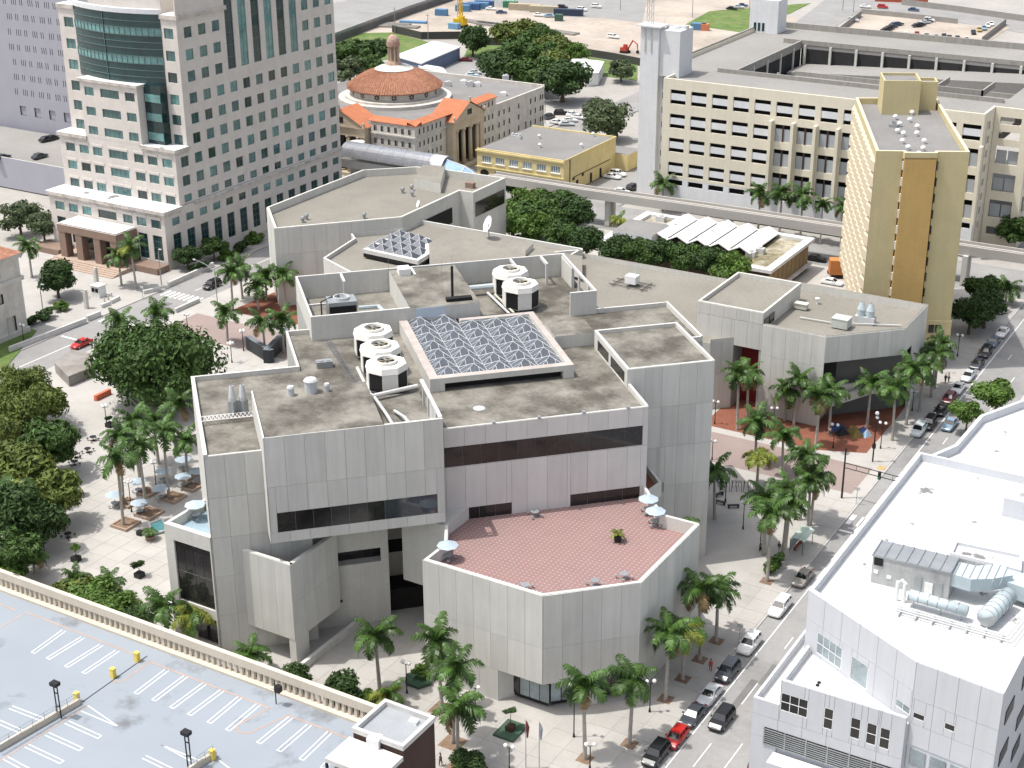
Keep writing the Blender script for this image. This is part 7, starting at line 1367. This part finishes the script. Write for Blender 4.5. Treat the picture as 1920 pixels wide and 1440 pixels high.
for i,p in enumerate([(-185.75,265.17),(-185.21,267.89),(-185.28,270.29),(-182.53,264.15),(-191.81,239.02),(-191.33,237.15),(-181.90,245.54)]): single('roof_vent',MB().cyl(0,0,0,.5,.3,.3,8).ball((0,0,.9),.5,8),steel,['large turbine vent at the left of the group on the rear building','second turbine vent on the rear building','third turbine vent on the rear building','small low vent below the turbine group','dark pipe vent at the near end of the rear building roof','pale low vent at the near end of the rear building roof','white vent at the front parapet of the rear building'][i],'vent',(*p,15),local=True)
single('roof_unit',MB().box(-1,1,-.6,.6,0,1.2),browns,'brown box unit near the far parapet of the rear building','roof unit',(*(-175.14,276.06),15),local=True)
# auditorium roof plant
vt=thing('twin_vent_unit','grey roof unit with two tall white conical stacks on the auditorium roof','exhaust fan',(*(-72.61,238.66),15.1),.0); link('base',MB().box(-1.7,1.7,-.7,.7,0,1.2).mesh('base',pipe),vt)
for x in(-.8,.8): link('stack',MB().lathe(x,0,[(.7,1.2),(.7,2.2),(.75,2.3),(.3,3.6),(.28,3.4)],12).mesh('stack',bluepipe),vt)
single('roof_unit',MB().box(-1.4,1.4,-1.2,1.2,.2,1.7).box(-1.45,1.45,-1.25,1.25,1.7,1.85),M('pale_green_unit',(.46,.48,.44),.7,.1),'square pale green roof unit in the middle of the auditorium roof','roof unit',(*(-75.36,234.47),15.1),local=True); single('roof_unit',MB().box(-1.1,1.1,-.6,.6,.2,1.1).box(-1.2,1.2,-.7,.7,1.1,1.2),M('cream_unit',(.55,.54,.47),.7,.1),'low cream roof unit beside the raised block on the auditorium','roof unit',(*(-84.33,239.39),15.1),local=True)
runpipe('roof_pipe','long white pipe run across the auditorium roof',[(*(-82.80,234.83),15.4),(*(-77.21,235.11),15.4),(*(-66.69,239.72),15.4)],.12,pipe); single('roof_vent',MB().cyl(0,0,0,.9,.2,.2,8).cyl(0,0,.9,1.1,.4,.4,8),whitem,'lone small vent by the back parapet of the auditorium','vent',(*(-82.87,243.32),15.1),local=True)
# wall lights along the front parapet
for i in range(4): single('flood_lamp',MB().box(-.18,.18,-.25,.25,0,.3).tube([(0,0,0),(0,.2,-.25)],.04,4),steel,'small parapet floodlight on the front roof edge, '+['first from left','second from left','third from left','fourth from left'][i],'floodlight',U3(40.4+5.9*i,169.45,27.95),A45,'parapet floodlights',local=True)
# ---------- people ----------
def person(p,z,ang,shirt,trousers,label,stride=.15):
    t=thing('person',label,'person',(p[0],p[1],z),ang)
    def skin(name,verts,edges,radii,m,root=0):
        me=bpy.data.meshes.new(name); me.from_pydata(verts,edges,[]); me.materials.append(m); o=link(name,me,t)
        md=o.modifiers.new('skin','SKIN'); 
        for i,r in enumerate(radii): me.skin_vertices[0].data[i].radius=(r,r)
        me.skin_vertices[0].data[root].use_root=True; o.modifiers.new('sub','SUBSURF').levels=1; return o
    s=stride
    v=[(0,0,.95),(0,0,1.2),(0,0,1.42),(0,0,1.52),(.01,0,1.62),(.02,0,1.72),(0,.18,1.42),(.02,.24,1.15),(.1,.25,.92),(.13,.25,.84),(0,-.18,1.42),(-.02,-.24,1.15),(.04,-.25,.92),(.06,-.25,.84),(0,.1,.9),(s,.11,.5),(s*.8,.11,.06),(s*.8+.16,.11,.03),(0,-.1,.9),(-s*.6,-.11,.5),(-s,-.11,.08),(-s+.16,-.11,.03)]
    e=[(0,1),(1,2),(2,3),(3,4),(4,5),(2,6),(6,7),(7,8),(8,9),(2,10),(10,11),(11,12),(12,13),(0,14),(14,15),(15,16),(16,17),(0,18),(18,19),(19,20),(20,21)]
    r=[.15,.14,.13,.06,.1,.085,.065,.05,.04,.035,.065,.05,.04,.035,.09,.065,.045,.04,.09,.065,.045,.04]
    skin('body',v,e,r,skinm)
    sh=skin('shirt',[(0,0,.95),(0,0,1.2),(0,0,1.42),(0,.18,1.42),(.02,.24,1.15),(0,-.18,1.42),(-.02,-.24,1.15)],[(0,1),(1,2),(2,3),(3,4),(2,5),(5,6)],[.165,.155,.145,.08,.062,.08,.062],paintobj); sh.color=(*shirt,1)
    tr_=skin('trousers',[(0,0,.95),(0,.1,.9),(s,.11,.5),(s*.8,.11,.12),(0,-.1,.9),(-s*.6,-.11,.5),(-s,-.11,.14)],[(0,1),(1,2),(2,3),(0,4),(4,5),(5,6)],[.15,.1,.078,.058,.1,.078,.058],paintobj); tr_.color=(*trousers,1)
    h=link('hair',MB().ball((0,0,1.73),(.105,.1,.1),8).mesh('hair',black),t)
person((-65.07,182.88),0,1.2,(.03,.03,.03),(.35,.3,.2),'person in a dark top walking on the sunny sidewalk by the palms'); person((-61.34,150.62),0,-1.2,(.4,.05,.06),(.3,.06,.07),'person in red clothing on the shaded sidewalk by the dark suv'); person((-67.48,181.84),0,.4,(.02,.02,.025),(.02,.02,.02),'person in black standing by the lamp in the big shadow'); person((-62.17,255.43),0,1.5,(.03,.03,.04),(.05,.05,.06),'left of two dark dressed people by the white sedan'); person((-61.74,255.95),0,1.3,(.5,.5,.5),(.03,.03,.05),'right of two people by the white sedan, in a pale top'); person((-79.99,117.76),0,.3,(.03,.05,.10),(.03,.03,.04),'person in dark blue at the bottom edge by the palm bed'); person((-72.29,223.65),0,2.,(.5,.45,.42),(.1,.1,.1),'person in a pale top in the dark opening of the auditorium')

for i,p in enumerate([(-54.29,145.35),(-55.08,156.74),(-53.75,133.21),(-56.72,178.49),(-58.21,217.60),(-210.99,206.30),(-213.22,221.20)]): single('manhole_cover',MB().cyl(0,0,0,.02,.38,.38,14),gf_,['manhole in the lane beside the moving black suv','manhole in the lane near the white estate car','manhole at the bottom of the right road','manhole beyond the tan car','manhole in the lane by the red plaza','manhole in the left street beside the long barrier','manhole near the crosswalk of the left street'][i],'manhole',(*p,-.12),local=True)
for i,(p,w,l) in enumerate([((-54.55,153.64),1.4,5.0),((-55.85,148.26),.9,7.0),((-56.94,187.79),1.6,6.0),((-211.68,214.73),1.8,6.0)]): tagit(single('road_patch',MB().rbox(0,0,w,l,0,.003),M('dark_asphalt_patch',(.16,.158,.155),.95,.1,.5) if i==0 else bpy.data.materials['dark_asphalt_patch'],['dark repair patch in the lane left of the dashed line','long narrow dark patch near the moving black suv','dark repair patch beside the bus shelter lane','dark repair patch in the left street'][i],'road patch',(*p,-.118),local=True))
